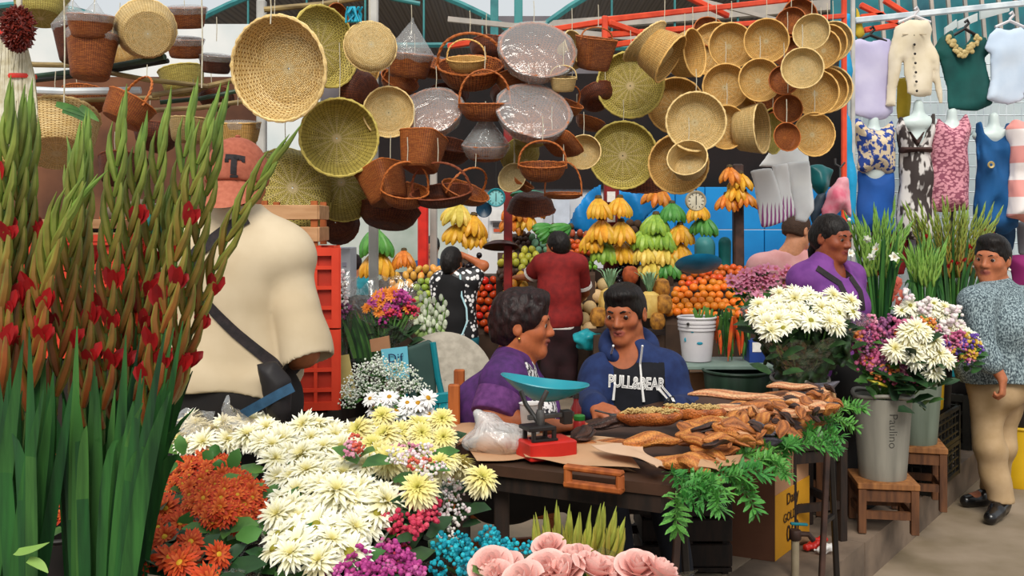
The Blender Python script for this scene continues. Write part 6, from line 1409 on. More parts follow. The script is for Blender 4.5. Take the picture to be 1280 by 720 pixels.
def gleaf(pts_px,Y,root,w=.016,m_=None,yl=0,up=(.2,-1,0)):
 q=[P(x,y,Y+yl*i)for i,(x,y)in enumerate(pts_px)];pts=[]
 for i in range(9):
  t=i/8;pts.append(q[0]*((1-t)*(1-2*t))+q[1]*(4*t*(1-t))+q[2]*(t*(2*t-1)))
 mb=MB();mb.blade(pts,[w*.7,w*.9,w,w,w*.95,w*.85,w*.65,w*.4,.0008],up=up,fold=.12);return mb.build('leaf',m_ or leafglad,root,fix=False)
leafglad=mat('gladiolus_leaf','#356b2e','#163a1c',7,.4,0,rnd=.3,trans=.1,stretch=(8,8,.6))
oL=thing('gladiolus_bunch','nearest gladiolus bunch cut off by the left edge, red buds opening','gladioli',P(20,760,1.62)-Z*.25);oR=thing('gladiolus_bunch','tall fanned gladiolus bunch with red buds in front of the man in the cap','gladioli',P(140,760,1.75)-Z*.25)
rg=random.Random(21)
for i,(x0,x1,x2,y2)in enumerate([(0,0,12,108),(10,14,28,128),(20,30,40,118),(42,78,98,168),(5,-6,-8,150),(24,44,88,232)]):
 gspike([(x0,780),(x1,420),(x2,y2+34)],1.55+.03*(i%4),oL,i,17,1.0,(.0,.28))
for i,(x0,x1,x2,y2)in enumerate([(110,104,108,150),(126,132,152,122),(136,150,176,150),(142,172,205,128),(146,196,240,105),(150,200,262,118),(156,222,275,120),(160,235,345,165),(128,112,92,196),(150,188,210,235)]):
 gspike([(x0,790),(x1,430),(x2,y2+32)],1.68+.035*(i%5),oR,40+i,18 if y2<200 else 13,1.0,(.0,.32)if i%2 else(.05,.2),start=.34 if y2<200 else.4)
for i in range(34):
 x0=rg.uniform(-30,45);x2=x0+rg.uniform(-35,55);gleaf([(x0,800),((x0+x2)/2+rg.uniform(-8,8),620),(x2,rg.uniform(400,560))],1.5+.03*(i%5),oL,rg.uniform(.008,.015))
for i in range(70):
 x0=rg.uniform(92,165);f=(x0-92)/73;x2=70+f*170+rg.uniform(-20,20);gleaf([(x0,800),(x0+(x2-x0)*.42+rg.uniform(-6,6),610),(x2,rg.uniform(400,590))],1.6+.035*(i%6),oR,rg.uniform(.008,.015))
gleaf([(20,690),(40,688),(62,678)],1.45,oL,.013,mat('pale_leaf_tie','#9fbf6a','#7da04c',8,.45),up=(0,-.2,1));gleaf([(35,700),(48,705),(60,716)],1.45,oL,.008,mat('pale_leaf_tie','#9fbf6a'),up=(0,-.5,1))
for o_,c in((oL,P(20,780,1.56)),(oR,P(138,785,1.72))):
 bk=thing('flower_bucket','dark bucket below the frame holding '+('the left-edge gladioli' if o_ is oL else 'the fanned gladioli'),'bucket',(c.x,c.y,.52));mb=MB();h=c.z-.52;mb.lathe([(.001,0),(.1,0),(.13,h),(.135,h+.01),(.125,h),(.095,.01),(.001,.01)],24,(c.x,c.y,.52));mb.build('bucket_body',darkm,bk)
o=thing('gladiolus_bunch','short green gladiolus tips standing behind the pink roses','gladioli',P(720,720,2.0)-Z*.2)
for i,(x,y2)in enumerate([(672,655),(684,648),(697,636),(712,640),(722,652),(735,650),(748,638),(753,630),(766,640),(772,656)]):
 x0=700+(x-700)*.7;gspike([(x0,790),((x+x0)/2,720),(x,y2+22)],1.98+.02*(i%4),o,80+i,7,.85,None,('#a3ad48','#7f9438','#a88434','#5a6c2e'),start=.3,bl=.055)
greyb=mat('grey_bucket_plastic','#8f8b80','#77746b',3,.5,.05,stretch=(6,6,.5));greyg=mat('grey_green_bucket','#6f7a6c','#5c6659',3,.5,.05,stretch=(6,6,.5));yelb=mat('yellow_bucket','#e0b41c','#d0a314',4,.45);whb=mat('white_bucket','#d9d5d6','#c3bec4',4,.45)
def bucket(label,c,r0,r1,h,m_,rimw=.008,seg=36,wav=0,bands=0,name='bucket',group=None):
 o=thing(name,label,'bucket',c,group);mb=MB();prof=[(.001,0),(r0*.98,0),(r0,.006)]+[(r0+(r1-r0)*t,h*t)for t in(.2,.4,.6,.8,.97)]+[(r1*.97,h-.01),(r0*.96,.012),(.001,.012)]
 mb.lathe(prof,seg,c,cap=False);mb.build('bucket_body',m_,o)
 mb=MB();pts=[Vector(c)+Vector((r1*math.cos(a),r1*math.sin(a),h+wav*math.sin(3*a+.6)))for a in[2*PI*k/seg for k in range(seg)]];mb.tube(pts,rimw,8,closed=True);mb.build('rim',m_,o)
 for i in range(bands):
  z=h*(.9-.08*i);r_=r0+(r1-r0)*(.9-.08*i);mb=MB();mb.lathe([(r_,z-.008),(r_+.005,z-.006),(r_+.005,z+.004),(r_,z+.006)],seg,c);mb.build('band',m_,o)
 return o
def surfY(Y0,slope=0,py0=0):return lambda px,py:P(px,py,Y0+slope*(py0-py))
h1=.23;c1=Vector((1.72,4.62,PLAT+h1));bk=bucket('tall grey bucket with handwriting on the nearer low stool',c1,.105,.132,.385,greyb,.009,wav=.008)
t_=bvh([c for c in bk.children if c.name.startswith('bucket_body')][0]);pen=mat('pen_ink','#45443f','#33322e',20,.8)
letter('Paulino',.06,c1+Vector((.01,-.2,.24)),(0,0,-1),(1,0,0),pen,bk,-.0012,t_,.0015,name='handwriting')if 0 else letter('Paulino',.055,c1+Vector((.015,0,.235)),Vector((0,0,-1)),Vector((.94,-.1,0)),pen,bk,-.001,t_,.0015,name='handwriting')
c2=Vector((2.02,4.98,PLAT+.31));bucket('grey-green bucket on the second low stool, half hidden by the handwritten one',c2,.1,.13,.4,greyg,.009)
PK=[head_small(31,'#cf6d94','#b9517d',16,.22),head_small(32,'#d98aa8','#c2648c',16,.22)];PO=[head_small(33,'#e0884a','#d46f3a',14,.22)];WH=[head_small(34,'#eee6e2','#e3cfd4',16,.22)];YL=[head_small(35,'#d9b24a','#cfa33c',14,.2)];PU=[head_small(36,'#7a58b0','#60429a',14,.2)];VI=[head_small(37,'#9a5c86','#7f4670',16,.2)]
pl=[(1062,415),(1080,398),(1120,400),(1150,415),(1140,440),(1165,470),(1150,482),(1110,470),(1080,460),(1068,440)]
bouquet('mixed_bouquet','pink, mauve and orange small-flowered bouquet in the handwritten grey bucket',pl,surfY(4.5),.62,PK+PK+VI+PO+STL,.062,seed=31,leaves=60,tilt=.8,leaf_m=leaf_g,part='blossom_cluster',stems_to=P(1098,498,4.6),base=c1+Z*.36,up=.5,nstem=22,leaf_len=.08,leafdepth=.12)
pl=[(1115,440),(1122,418),(1150,410),(1178,425),(1186,450),(1165,462),(1140,455)]
b_=bouquet('chrysanthemum_bunch','big pale lime-white chrysanthemums leaning over the second bucket',pl,surfY(4.45),.5,MUM,.115,seed=32,leaves=50,tilt=.9,leaf_m=leaf_dk,stems_to=P(1130,496,4.75),base=c2+Z*.36,leaf_len=.1,leafdepth=.22)
for x,y,a_ in((1096,478,.5),(1124,480,-.5)):mb=MB();c=P(x,y,4.52);mb.tube([c+Vector((-.04,0,a_*.03)),c+Vector((0,-.03,0)),c+Vector((.04,0,-a_*.03))],[.012,.014,.012],8,flat=.5);mb.build('leaf_tie',mat('yellow_tie','#cfc23c','#b8aa2e',8,.5),b_)
pl=[(1118,382),(1130,374),(1165,376),(1200,392),(1222,415),(1218,440),(1190,440),(1165,410),(1135,400)]
b3=bouquet('mixed_bouquet','white and blush bouquet spilling towards the woman in grey',pl,surfY(5.0),.55,[MUM[0],DAISYW[0]]+WH+WH,.085,seed=33,leaves=40,tilt=.8,leaf_m=leaf_g,base=P(1172,470,5.2),leafdepth=.15)
pl=[(1175,425),(1200,420),(1224,425),(1226,440),(1205,455),(1180,450)]
bouquet('mixed_bouquet','pink and purple small flowers low at the right of the blush bouquet',pl,surfY(4.95),.6,PK+STL+YL+PU,.06,seed=34,leaves=20,tilt=.8,part='blossom_cluster',base=P(1200,470,5.1))
pl=[(1140,398),(1165,400),(1180,412),(1150,412)]
bouquet('mixed_bouquet','orange and peach small flowers tucked inside the blush bouquet',pl,surfY(4.9),.6,PO+YL+STL,.05,seed=35,leaves=10,tilt=.8,part='blossom_cluster',base=P(1160,440,5.1))
def crate(label,c,w_,d_,h,yaw,m_,name='plastic_crate',rows_=5,cols=7,bar=.012,group=None,cat='crate',solid=None):
 """open lattice crate: rim, base, corner posts, lattice walls"""
 o=thing(name,label,cat,c,group);c=Vector(c);rt=Matrix.Rotation(yaw,3,'Z');A=lambda x,y,z:c+rt@Vector((x,y,z))
 for nm,(ax,s)in{'front':(0,-1),'back':(0,1),'left':(1,-1),'right':(1,1)}.items():
  mb=MB();L=w_ if ax==0 else d_;off=(d_ if ax==0 else w_)/2*s
  pt=(lambda u,z:A(u,off,z))if ax==0 else(lambda u,z:A(off,u,z))
  for i in range(rows_+1):z=h*i/rows_;b2=bar*(2.2 if i in(0,rows_)else 1);z=min(max(z,b2/2),h-b2/2);mb.bar(pt(-L/2,z),pt(L/2,z),bar*1.6 if i in(0,rows_)else bar,b2,up=Z)
  for j in range(cols+1):u=-L/2+L*j/cols;u=min(max(u,-L/2+bar/2),L/2-bar/2);mb.bar(pt(u,0),pt(u,h),bar*(2 if j in(0,cols)else.9),bar*(2 if j in(0,cols)else.8),up=rt@Vector((0,1,0)))
  mb.build('lattice_wall',m_,o,smooth=False)
  if solid:
   mb=MB();a,b=pt(-L/2,.02),pt(L/2,h-.02);inn=(rt@Vector((0,-s,0)if ax==0 else(-s,0,0)))*bar*.6;mb.prism([pt(-L/2,.02)+inn,pt(L/2,.02)+inn,pt(L/2,h-.02)+inn,pt(-L/2,h-.02)+inn],inn*.6);mb.build('wall_panel',solid,o,smooth=False)
 mb=MB();mb.box(c+Z*.01,(w_-.01,d_-.01,.016),rt);mb.build('bottom',m_,o);return o
blackp=mat('black_plastic','#26241f','#191815',9,.5)
kx=Vector((2.185,5.465));yawk=math.atan2(ED.y,ED.x)
for i in range(2):crate(['lower black crate of the two under the yellow bucket','upper black crate of the two under the yellow bucket'][i],(kx.x,kx.y,PLAT+.192*i),.6,.36,.188,yawk,blackp,rows_=4,cols=8,bar=.01,group='black crates')
yb_=Vector((2.27,5.5,PLAT+.386));bucket('yellow bucket standing on the black crates',yb_,.105,.12,.36,yelb,.007)
wgl=('#7fb04e','#5d9440','#8aa84a','#3f7534')
def glads(label,cx,y_top,y_bot,halfw,Y,n,seed,col=wgl,foot=None,red=None,nb=12,w=1.0,leaves=14,group=None,redm=None,bl=.055,lw=.014):
 rg=random.Random(seed);o=thing('gladiolus_bunch',label,'gladioli',P(cx,y_bot+60,Y),group);bx=foot or cx
 for i in range(n):
  u=-1+2*i/max(1,n-1)+rg.uniform(-.1,.1);x2=cx+u*halfw;x0=bx+u*halfw*.22
  gspike([(x0,y_bot),((x0*.55+x2*.45),(y_bot+y_top)/2),(x2,y_top+rg.uniform(-4,26)+10*abs(u))],Y+rg.uniform(-.1,.1),o,seed*50+i,nb,w,red,col,redm=redm,bl=bl)
 for i in range(leaves):
  u=rg.uniform(-1,1);x2=cx+u*halfw*.95;x0=bx+u*halfw*.3;gleaf([(x0,y_bot+6),((x0+x2)/2,y_bot*.62+y_top*.38),(x2,y_top+rg.uniform(25,80))],Y+rg.uniform(-.1,.1),o,lw)
 return o
g1=glads('green gladiolus bunch with white buds right of the purple jacket',1098,252,398,36,5.9,11,3,nb=11,leaves=22,w=1.1)
TRW=[head_trumpet(41,'#e9ecd9','#fbfbf4'),head_trumpet(42,'#e3ead0','#f5f6ea')]
for x,y,s in((1098,312,.045),(1083,300,.03),(1062,317,.03),(1118,322,.035),(1090,322,.03)):o=link('flower',TRW[x%2],g1);o.location=P(x,y,5.75)-wloc(g1);o.rotation_euler=(1.2,.2,x);o.scale=(s,)*3
coral=mat('coral_petal','#e2715c','#cf5846',14,.5,trans=.1)
for x,y0,y1 in((1086,338,384),(1120,342,378),(1088,320,345)):
 mb=MB();
 for k in range(9):
  c=P(x+(k%3-1)*4,y0+(y1-y0)*k/9,5.95);mb.blade([c,c+Vector((.01*(k%2*2-1),-.01,-.02)),c+Vector((.016*(k%2*2-1),-.01,-.045)),c+Vector((.014*(k%2*2-1),0,-.06))],[.008,.022,.018,.003],up=(.2,-1,.1))
 mb.build('petals',coral,g1,fix=False)
g2=glads('big gladiolus bunch, green tipped and rusty below, behind the woman in grey',1192,250,400,58,6.6,24,4,('#93b24e','#74983f','#8c5a24','#3f6e30'),nb=15,leaves=26,red=(.0,.1),w=1.0)
g3=glads('slim fresh green bunch in front of the dresses, left of the big gladiolus bunch',1155,296,392,26,5.6,9,5,nb=9,leaves=12,bl=.06)
for g_,x,Y,lb in((g1,1098,5.9,'dark bucket hidden behind the bouquets, holding the white-budded gladioli'),(g2,1192,6.6,'dark bucket behind the flowers, holding the big rusty gladiolus bunch'),(g3,1155,5.6,'dark bucket holding the slim fresh green bunch')):
 p=P(x,396,Y);bucket(lb,(p.x,p.y,PLAT),.12,.16,p.z-PLAT-.0,darkm)
pl=[(936,395),(948,378),(985,362),(1030,364),(1062,376),(1080,398),(1062,402),(1030,412),(1000,402),(970,418),(948,410)]
bw=bouquet('chrysanthemum_bunch','large white chrysanthemum bunch in clear wrap behind the food table',pl,lambda px,py:P(px,py,4.35+(py-390)*-.008),.5,MUM+DAISYW[:1],.1,seed=41,leaves=70,tilt=.75,leaf_m=leaf_dk,base=P(1000,478,4.5),leaf_len=.09,leafdepth=.16,stems_to=P(1000,480,4.45),nstem=30)
wrapcone(bw,[P(x,y,Y)for x,y,Y in[(930,392,4.4),(960,424,4.2),(1005,428,4.15),(1050,420,4.2),(1085,398,4.4),(1040,370,4.7),(975,368,4.7)]],P(1000,474,4.42),clear,seed=9)
S=SDF(.05);S.cone(P(1004,434,4.47),P(1000,470,4.45),.2,.1);S.post=folds(.02,34,24,3);S.build('foliage',mat('packed_foliage','#2c4a26','#111c10',40,.6,.6),bw,.009)
pb=P(1000,470,4.5);bucket('grey bucket holding the large wrapped white chrysanthemums',(pb.x,pb.y,.62),.1,.125,pb.z-.63,greyb,.009,wav=.006);
stool('flower_stool','stool carrying the bucket of wrapped white chrysanthemums',(pb.x,pb.y,PLAT),.3,.44,.3,darkw,group=None)
TRP=[head_trumpet(43,'#dc7ba0','#e9a3bd'),head_trumpet(44,'#d5688f','#e694b1')]
pl=[(908,352),(925,340),(960,335),(995,340),(998,352),(965,356),(950,366),(920,368)]
bouquet('alstroemeria_bunch','bright pink flowers in front of the man in the pale pink shirt',pl,surfY(5.6),.5,TRP,.075,seed=42,leaves=40,tilt=.8,base=P(950,420,5.6),stems_to=P(950,410,5.6),leafdepth=.12)
o=link('flower',TRP[0],tag(thing('alstroemeria','single pink flower drooping below the bright pink bunch','flower',P(947,372,5.2))));o.scale=(.04,)*3;o.rotation_euler=(1.0,.3,0)
for x0,y0,x1,y1 in((935,395,985,370),(930,385,965,368),(945,400,990,362)):gleaf([(x0,y0),((x0+x1)/2,(y0+y1)/2-5),(x1,y1)],5.2,o.parent,.018,leaf_g)
Ysh=5.2
o=thing('flower_shelf','narrow greenish shelf carrying the white bucket','shelf',P(900,540,Ysh));mb=MB();a_=P(844,453,Ysh);b2=P(958,455,Ysh);mb.bar(a_,b2,.34,.022,up=(0,1,0),bev=.004);mb.box((a_+b2)/2,(0,0,0))if 0 else None;o2=MB();o2 .box((a_+b2)/2+Vector((0,0,0)),(b2 .x-a_.x,.34,.022),None,.004);o2 .build('board',mat('grey_green_board','#7d8f86','#667a72',6,.6),o)
for x in(852,952):
 for dy in(-.13,.13):mb=MB();p=P(x,456,Ysh);mb.bar((p.x,p.y+dy,PLAT),(p.x,p.y+dy,p.z),.03,bev=.003);mb.build('leg',darkm,o)
zs=a_.z+.011;wbk=bucket('white plastic bucket with blue marks on the shelf behind the boy in navy',(PX(871,Ysh),Ysh,zs),.075,.098,.225,whb,.006,bands=3)
t_=bvh([c for c in wbk.children if c.name.startswith('bucket_body')][0]);bl_m=mat('blue_mark','#1f8fa8','#187a92',9,.6)
for x,y,rx_,rz_ in((868,432,.008,.012),(885,436,.016,.008),(876,421,.01,.006)):
 hit=t_.ray_cast(P(x,y,Ysh-.3),Vector((0,1,0)))
 if hit[0]is not None:mb=MB();mb.ball(hit[0],1,12,6,(rx_,.002,rz_));mb.build('mark',bl_m,wbk)
mb=MB();hit=t_.ray_cast(P(860,405,Ysh-.3),Vector((0,1,0)));mb.ball(P(860,405,Ysh-.09),.008,8,6);mb.build('handle_pin',darkm,wbk)
mb=MB();rg=random.Random(4)
for k in range(16):x=rg.uniform(868,892);a0=P(x,402,Ysh);mb.tube([P(880,440,Ysh),a0,P(x+rg.uniform(-6,8),rg.uniform(382,396),Ysh)],.006,5)
o=tag(mb.build('cut_stems',stem_g),'cut green stems standing in the white bucket','stems')
gh=thing('heliconia_bunch','green bunch with red and orange tips hanging down beside the white bucket','flowers',P(912,452,Ysh));rg=random.Random(8);hel_r=mat('heliconia_red','#cf3a22','#e0702c',14,.45)
for k in range(46):
 x=rg.uniform(895,936);y0=rg.uniform(385,400);y1=rg.uniform(415,452);p,q=P(x,y0,Ysh-.05+rg.uniform(-.06,.06)),P(x+rg.uniform(-6,6),y1,Ysh+rg.uniform(-.06,.06));mb=MB();mb.tube([p,p.lerp(q,.3),p.lerp(q,.7),q],[.004,.011,.01,.002],7);mb.build('bract' if k%4==0 else 'leaf',hel_r if k%4==0 else(leaf_g if k%3 else leaf_dk),gh)
bx_=MB();bx_.box(P(944,438,Ysh),(.09,.12,.115),bev=.003);o=thing('small_box','small dark blue box with a white label on the shelf end','box',P(944,452,Ysh));bx_.build('box_body',mat('dark_blue_card','#20418f','#19357a',9,.5),o);mb=MB();mb.box(P(946,434,Ysh-.062),(.045,.002,.05));mb.build('label_panel',wht,o)
bucket('dark green bucket under the shelf',(PX(922,5.0),5.0,PLAT+.1),.12,.17,PZ(458,5.0)-PLAT-.12,mat('dark_green_plastic','#26402f','#1a2f22',5,.45,stretch=(6,6,.5)),.008)
stool('flower_stool','low block stool under the dark green bucket',(PX(922,5.0),5.0,PLAT),.28,.1,.2,darkw,group=None)
for i,(x,y,r_,c1_,c2_,lb)in enumerate([(862,462,.055,'#7fb03a','#c9b93a','green and yellow bagged produce under the shelf'),(893,462,.05,'#d2b83c','#b89a2c','yellow bagged produce under the shelf'),(862,490,.06,'#c4472e','#a83524','red bagged produce left of the tan carton under the shelf'),(893,478,.075,'#cf4426','#b3351d','orange-red bagged produce under the shelf'),(850,500,.05,'#b83326','#93261c','dark red bagged produce behind the boy in navy')]):
 S=SDF(.03);c=P(x,y,5.5)
 for k in range(9):S.ball(c+Vector((rg.uniform(-1,1),rg.uniform(-.6,.6),rg.uniform(-.6,.6)))*r_,r_*.5)
 tag(S.build('produce_bag',mat('produce_%d'%i,c1_,c2_,25,.4),None,.008),lb,'produce')
mb=MB();mb.box(P(875,478,5.35),(.13,.1,.12),bev=.004);tag(mb.build('small_carton',cb),'small tan carton under the shelf','box')
mb=MB();mb.box((PX(868,5.6),5.75,.45),(.62,.62,.56),bev=.01);tag(mb.build('produce_bench',darkw),'dark bench under the bagged produce','bench')
p=onz(1276,612,0);bucket('yellow pail at the right edge behind the woman in grey',(PX(1280,6.0),6.05,0),.16,.18,.36,yelb,.01);bucket('dark bin at the right edge above the yellow pail',(PX(1278,6.0),6.05,.365),.17,.2,.5,darkm,.01)
o=thing('teal_stand','teal metal stand behind the trousers of the woman in grey','stand',P(1200,560,6.2));teal2=mat('teal_paint','#168791')
for x in(1150,1216):mb=MB();q=P(x,470,6.3);mb.bar((q.x,q.y,PLAT if x<1160 else PLAT),q,.04,bev=.003);mb.build('leg',teal2,o)
mb=MB();mb.bar(P(1140,466,6.3),P(1220,466,6.3),.04,.05,up=Z,bev=.003);mb.build('top_rail',teal2,o);mb=MB();mb.bar(P(1150,540,6.3),P(1216,540,6.3),.03,.03,up=Z);mb.build('stretcher',teal2,o)
crate('dark crate under the teal stand beside the trousers of the woman in grey',(PX(1185,6.4),6.45,PLAT),.5,.4,.34,yawk,blackp,rows_=3,cols=6,bar=.02,solid=darkm)
pl=[(458,385),(470,372),(490,360),(510,366),(520,385),(505,395),(480,400)]
GER=[head_mum(51,[(15,8,1.0,.16,.4,'#e07a22','#ef9a3c',0),(12,28,.7,.13,.6,'#d96e1c','#ec8f35',.04)],'#b85a18')];GEP=[head_mum(52,[(15,8,1.0,.15,.4,'#b4388a','#cf68ab',0),(12,28,.7,.12,.6,'#a82f7c','#c45a9c',.04)],'#7a2858')]
b_=bouquet('wrapped_bouquet','orange and pink bouquet in clear cellophane above the green chair back',pl,surfY(4.4),.6,GER+GER+GEP+STM[:1]+STP[:1],.06,seed=51,leaves=70,tilt=.9,leaf_m=leaf_dk,base=P(480,440,4.4),stems_to=P(480,440,4.42),nstem=24,leafdepth=.22,up=.4)
wrapcone(b_,[P(x,y,Y)for x,y,Y in[(436,385,4.35),(470,405,4.25),(510,402,4.25),(527,380,4.4),(520,352,4.55),(480,345,4.6),(448,360,4.5)]],P(482,445,4.4),clear,seed=11)
pl=[(414,352),(425,345),(436,356),(438,392),(425,400),(414,388)]
b_=bouquet('wrapped_bouquet','white and mauve bouquet in cellophane beside the right red crate',pl,surfY(4.3),.62,STW+VI,.06,seed=52,leaves=26,tilt=.9,base=P(428,460,4.3),stems_to=P(430,450,4.32),leafdepth=.3)
wrapcone(b_,[P(x,y,Y)for x,y,Y in[(408,360,4.3),(420,395,4.2),(444,380,4.25),(442,345,4.4),(418,338,4.45)]],P(428,452,4.3),clear,seed=12)
tb=thing('tuberose_bunch','pale green tuberose stems with white buds left of the black apron','flowers',P(535,440,4.9));rg=random.Random(6)
for k in range(20):
 x0=rg.uniform(525,550);x1=x0+rg.uniform(-12,18);y1=rg.uniform(362,410);mb=MB();p,q=P(x0,446,4.9),P(x1,y1,4.9+rg.uniform(-.1,.1));mb.tube([p,p.lerp(q,.5),q],[.007,.006,.003],6);n=len(mb.v)
 for i in range(n):mb.c[i]=lin('#7ba64a')[:3]
 for j in range(6):cball(mb,q.lerp(p,j*.1)+Vector((.012*(j%2*2-1),-.01,0)),.011,'#e6ecd2' if j<4 else '#a9c67a',7,5,(1,1,1.7))
 mb.build('flower_stem',petal_m,tb,fix=False)
pl=[(446,458),(475,448),(505,455),(528,470),(535,490),(500,492),(470,498),(430,502),(424,490)]
GYP=[head_small(61,'#eef0e8','#dfe6d8',26,.1),head_small(62,'#f2f3ee','#cfdcc4',26,.1)]
bouquet('gypsophila_bunch','airy white baby\'s-breath bunch in front of the green chair back',pl,surfY(3.75),.58,GYP,.055,seed=61,leaves=60,tilt=.7,base=P(480,510,3.75),part='blossom_cluster',leaf_len=.04,leafdepth=.04)
pl=[(455,505),(475,495),(510,492),(535,500),(542,522),(510,528),(470,520)]
bouquet('daisy_bunch','white daisies with yellow centres just behind the pompon bunch',pl,surfY(3.4),.55,DAISYY,.07,seed=62,leaves=16,tilt=.8,base=P(500,545,3.4))
o=thing('flower_tub','dark tub under the white daisies and baby\'s-breath','tub',P(490,530,3.6));q=P(490,520,3.62);mb=MB();mb.lathe([(.001,PLAT),(.16,PLAT),(.2,q.z-.03),(.19,q.z-.03),(.001,q.z-.1)],28,(q.x,q.y,0));mb.build('tub_body',darkm,o)
o=thing('blue_booklet','light blue booklet with dark scribble leaning by the green chair back','booklet',P(496,470,4.0));mb=MB();q=[P(x,y,4.0)for x,y in[(476,437),(509,433),(512,474),(482,474)]];mb.prism(q,(0,.008,0));mb.build('cover',mat('light_blue_card','#6fc0d4','#5fb2c8',5,.6),o,smooth=False);letter('Dif',.05,P(494,448,3.99),(1,0,.06),(0,0,1),mat('navy_ink','#16345c','#10284a',9,.7),o,name='lettering')
mb=MB();mb.prism([P(x,y,3.9)for x,y in[(416,446),(436,443),(446,496),(420,500)]],(0,.006,0));tag(mb.build('yellow_card',mat('pale_yellow_card','#cfc27a','#bdb069',5,.7),smooth=False),'pale yellow card left of the baby\'s-breath','card')
o=thing('leaf_bundle','long dark leaves and stems lying below the wrapped orange bouquet','leaves',P(445,425,4.3))
for k in range(16):x=430+k*2.2;gleaf([(x+14,448+k%3*4),(x+6,420),(x-4+rg.uniform(-4,4),rg.uniform(384,400))],4.25+.01*k,o,.01,leaf_dk if k%3 else leaf_g)
mb=MB();mb.prism([P(x,y,4.2)for x,y in[(462,425),(486,420),(488,437),(464,440)]],(0,.02,0));tag(mb.build('small_carton',cb,smooth=False),'orange-brown card propped under the wrapped orange bouquet','card')
o=thing('display_table','dark table carrying the wrapped bouquets at mid left','table',P(480,560,4.5));mb=MB();zt=PZ(447,4.4);mb.box((PX(470,4.5),4.55,zt-.02),(.5,.5,.03));mb.build('table_top',darkw,o)
for x in(-.22,.22):
 for y in(4.34,4.76):mb=MB();mb.bar((PX(470,4.5)+x,y,PLAT),(PX(470,4.5)+x,y,zt-.03),.04);mb.build('leg',darkw,o)
S=SDF(.03);c=P(733,425,7.75);S.ell(c,(.1,.08,.07));S.ell(c+Vector((.1,0,-.05)),(.06,.06,.09));S.post=folds(.012,20,20,3);tag(S.build('turquoise_bag',mat('turquoise_plastic','#1fa3ad','#158490',9,.35),None,.009),'turquoise plastic bag right of the trousers of the man in red','bag')
rg=random.Random(77);bench=mat('dark_bench','#4a3527','#33241a',5,.8)
def fruit_mesh(name,m_,sc=(1,1,1),dim=.12,bump=0):
 mb=MB();rows=[]
 for i in range(11):
  a=PI*i/10;r=math.sin(a);z=-math.cos(a)*(1-dim*math.exp(-(r/.3)**2));rows.append([(r*math.cos(t)*sc[0],r*math.sin(t)*sc[1],z*sc[2])for t in[2*PI*k/14 for k in range(14)]])
 mb.grid(rows,True);return mb.mesh(name,m_)
def fm(n,a,b,rough=.35,scale=9,rnd=.18):return mat(n,a,b,scale,rough,.05,rnd=rnd)
FR={'orange':fruit_mesh('orange',fm('orange_peel','#ec8a24','#dd6f18',.4)),'tangerine':fruit_mesh('tangerine',fm('tangerine_peel','#dd6322','#c44f1a')),'tomato':fruit_mesh('tomato',fm('tomato_skin','#d93f1f','#bf3016',.25),(1,1,.85),.2),'melon':fruit_mesh('melon',mat('netted_melon','#d6b98a','#bf9c68',40,.7,.3,rnd=.1),dim=.04),'mango':fruit_mesh('mango',fm('mango_skin','#c9b43a','#93a038'),(.85,1,1.15),.02),'avocado':fruit_mesh('avocado',fm('avocado_skin','#5a3a2c','#3f2a20',.5),(.8,.8,1.1),.02),'chayote':fruit_mesh('chayote',fm('chayote_skin','#79a584','#5c8a6c',.5),(.85,.85,1.1),.05),'green_apple':fruit_mesh('green_apple',fm('green_apple_skin','#a8b84a','#8ba03a'),dim=.2),'pear':fruit_mesh('pear',fm('yellow_pear_skin','#dca84c','#c98f38'),(.8,.8,1.2),.02),'coconut':fruit_mesh('coconut',mat('coconut_husk','#5a3d2a','#3d281c',30,.8,.4,rnd=.2),dim=.02),'papaya':fruit_mesh('papaya',fm('papaya_skin','#e0862a','#c9a336',.4,4),(.72,.72,1.3),.02),'lime':fruit_mesh('lime',fm('lime_skin','#7fae3a','#5f8f2e'),(.9,.9,1.05),.04),'plum':fruit_mesh('plum',fm('black_fruit_skin','#241c22','#151014',.2)),'papayita':fruit_mesh('mamey',fm('rust_fruit_skin','#a5562c','#86401f',.6),(.8,.8,1.15),.03)}
def pile(kind,poly,Y0,slope,d,label,group,cat=None,spacing=.93,jit=.14,lay=0,maxn=150):
 """each fruit its own object on a sloping display; d = diameter in pixels"""
 ys=[p[1]for p in poly];xs=[p[0]for p in poly];y=max(ys);row=0;n=0;sl_=slope*(max(ys)-min(ys));q4=[P(x,yy+d*.55,Y0+(sl_ if yy==min(ys)else 0)+.02)for x,yy in((min(xs),max(ys)),(max(xs),max(ys)),(max(xs),min(ys)),(min(xs),min(ys)))];mb=MB();z_=min(p.z for p in q4);mb.v=[tuple(p)for p in q4]+[(p.x,p.y+(.5 if k>1 else 0)*0,.005)for k,p in enumerate(q4)];mb.f=[(0,1,2,3),(7,6,5,4),(0,4,5,1),(1,5,6,2),(2,6,7,3),(3,7,4,0)];mb.mi=[0]*6;tag(mb.build('sloping_display',bench,smooth=False),'dark sloping display board carrying the '+group,'display','fruit displays')
 while y>=min(ys):
  x=min(xs)+(row%2)*d*spacing/2
  while x<=max(xs):
   q=(x+rg.uniform(-jit,jit)*d,y+rg.uniform(-jit,jit)*d)
   if inpoly(*q,poly)and n<maxn:
    Y=Y0+slope*(max(ys)-y);p=P(q[0],q[1],Y);o=link(FR[kind].name.split('.')[0],FR[kind],None);r=d*.5*Y/F*rg.uniform(.92,1.08);o.scale=(r,r,r);o.location=p;o.rotation_euler=(rg.uniform(-.6,.6)+lay,rg.uniform(-.6,.6),rg.uniform(0,6));tag(o,label,cat or kind.replace('_',' '),group);n+=1
   x+=d*spacing
  y-=d*spacing*.8;row+=1
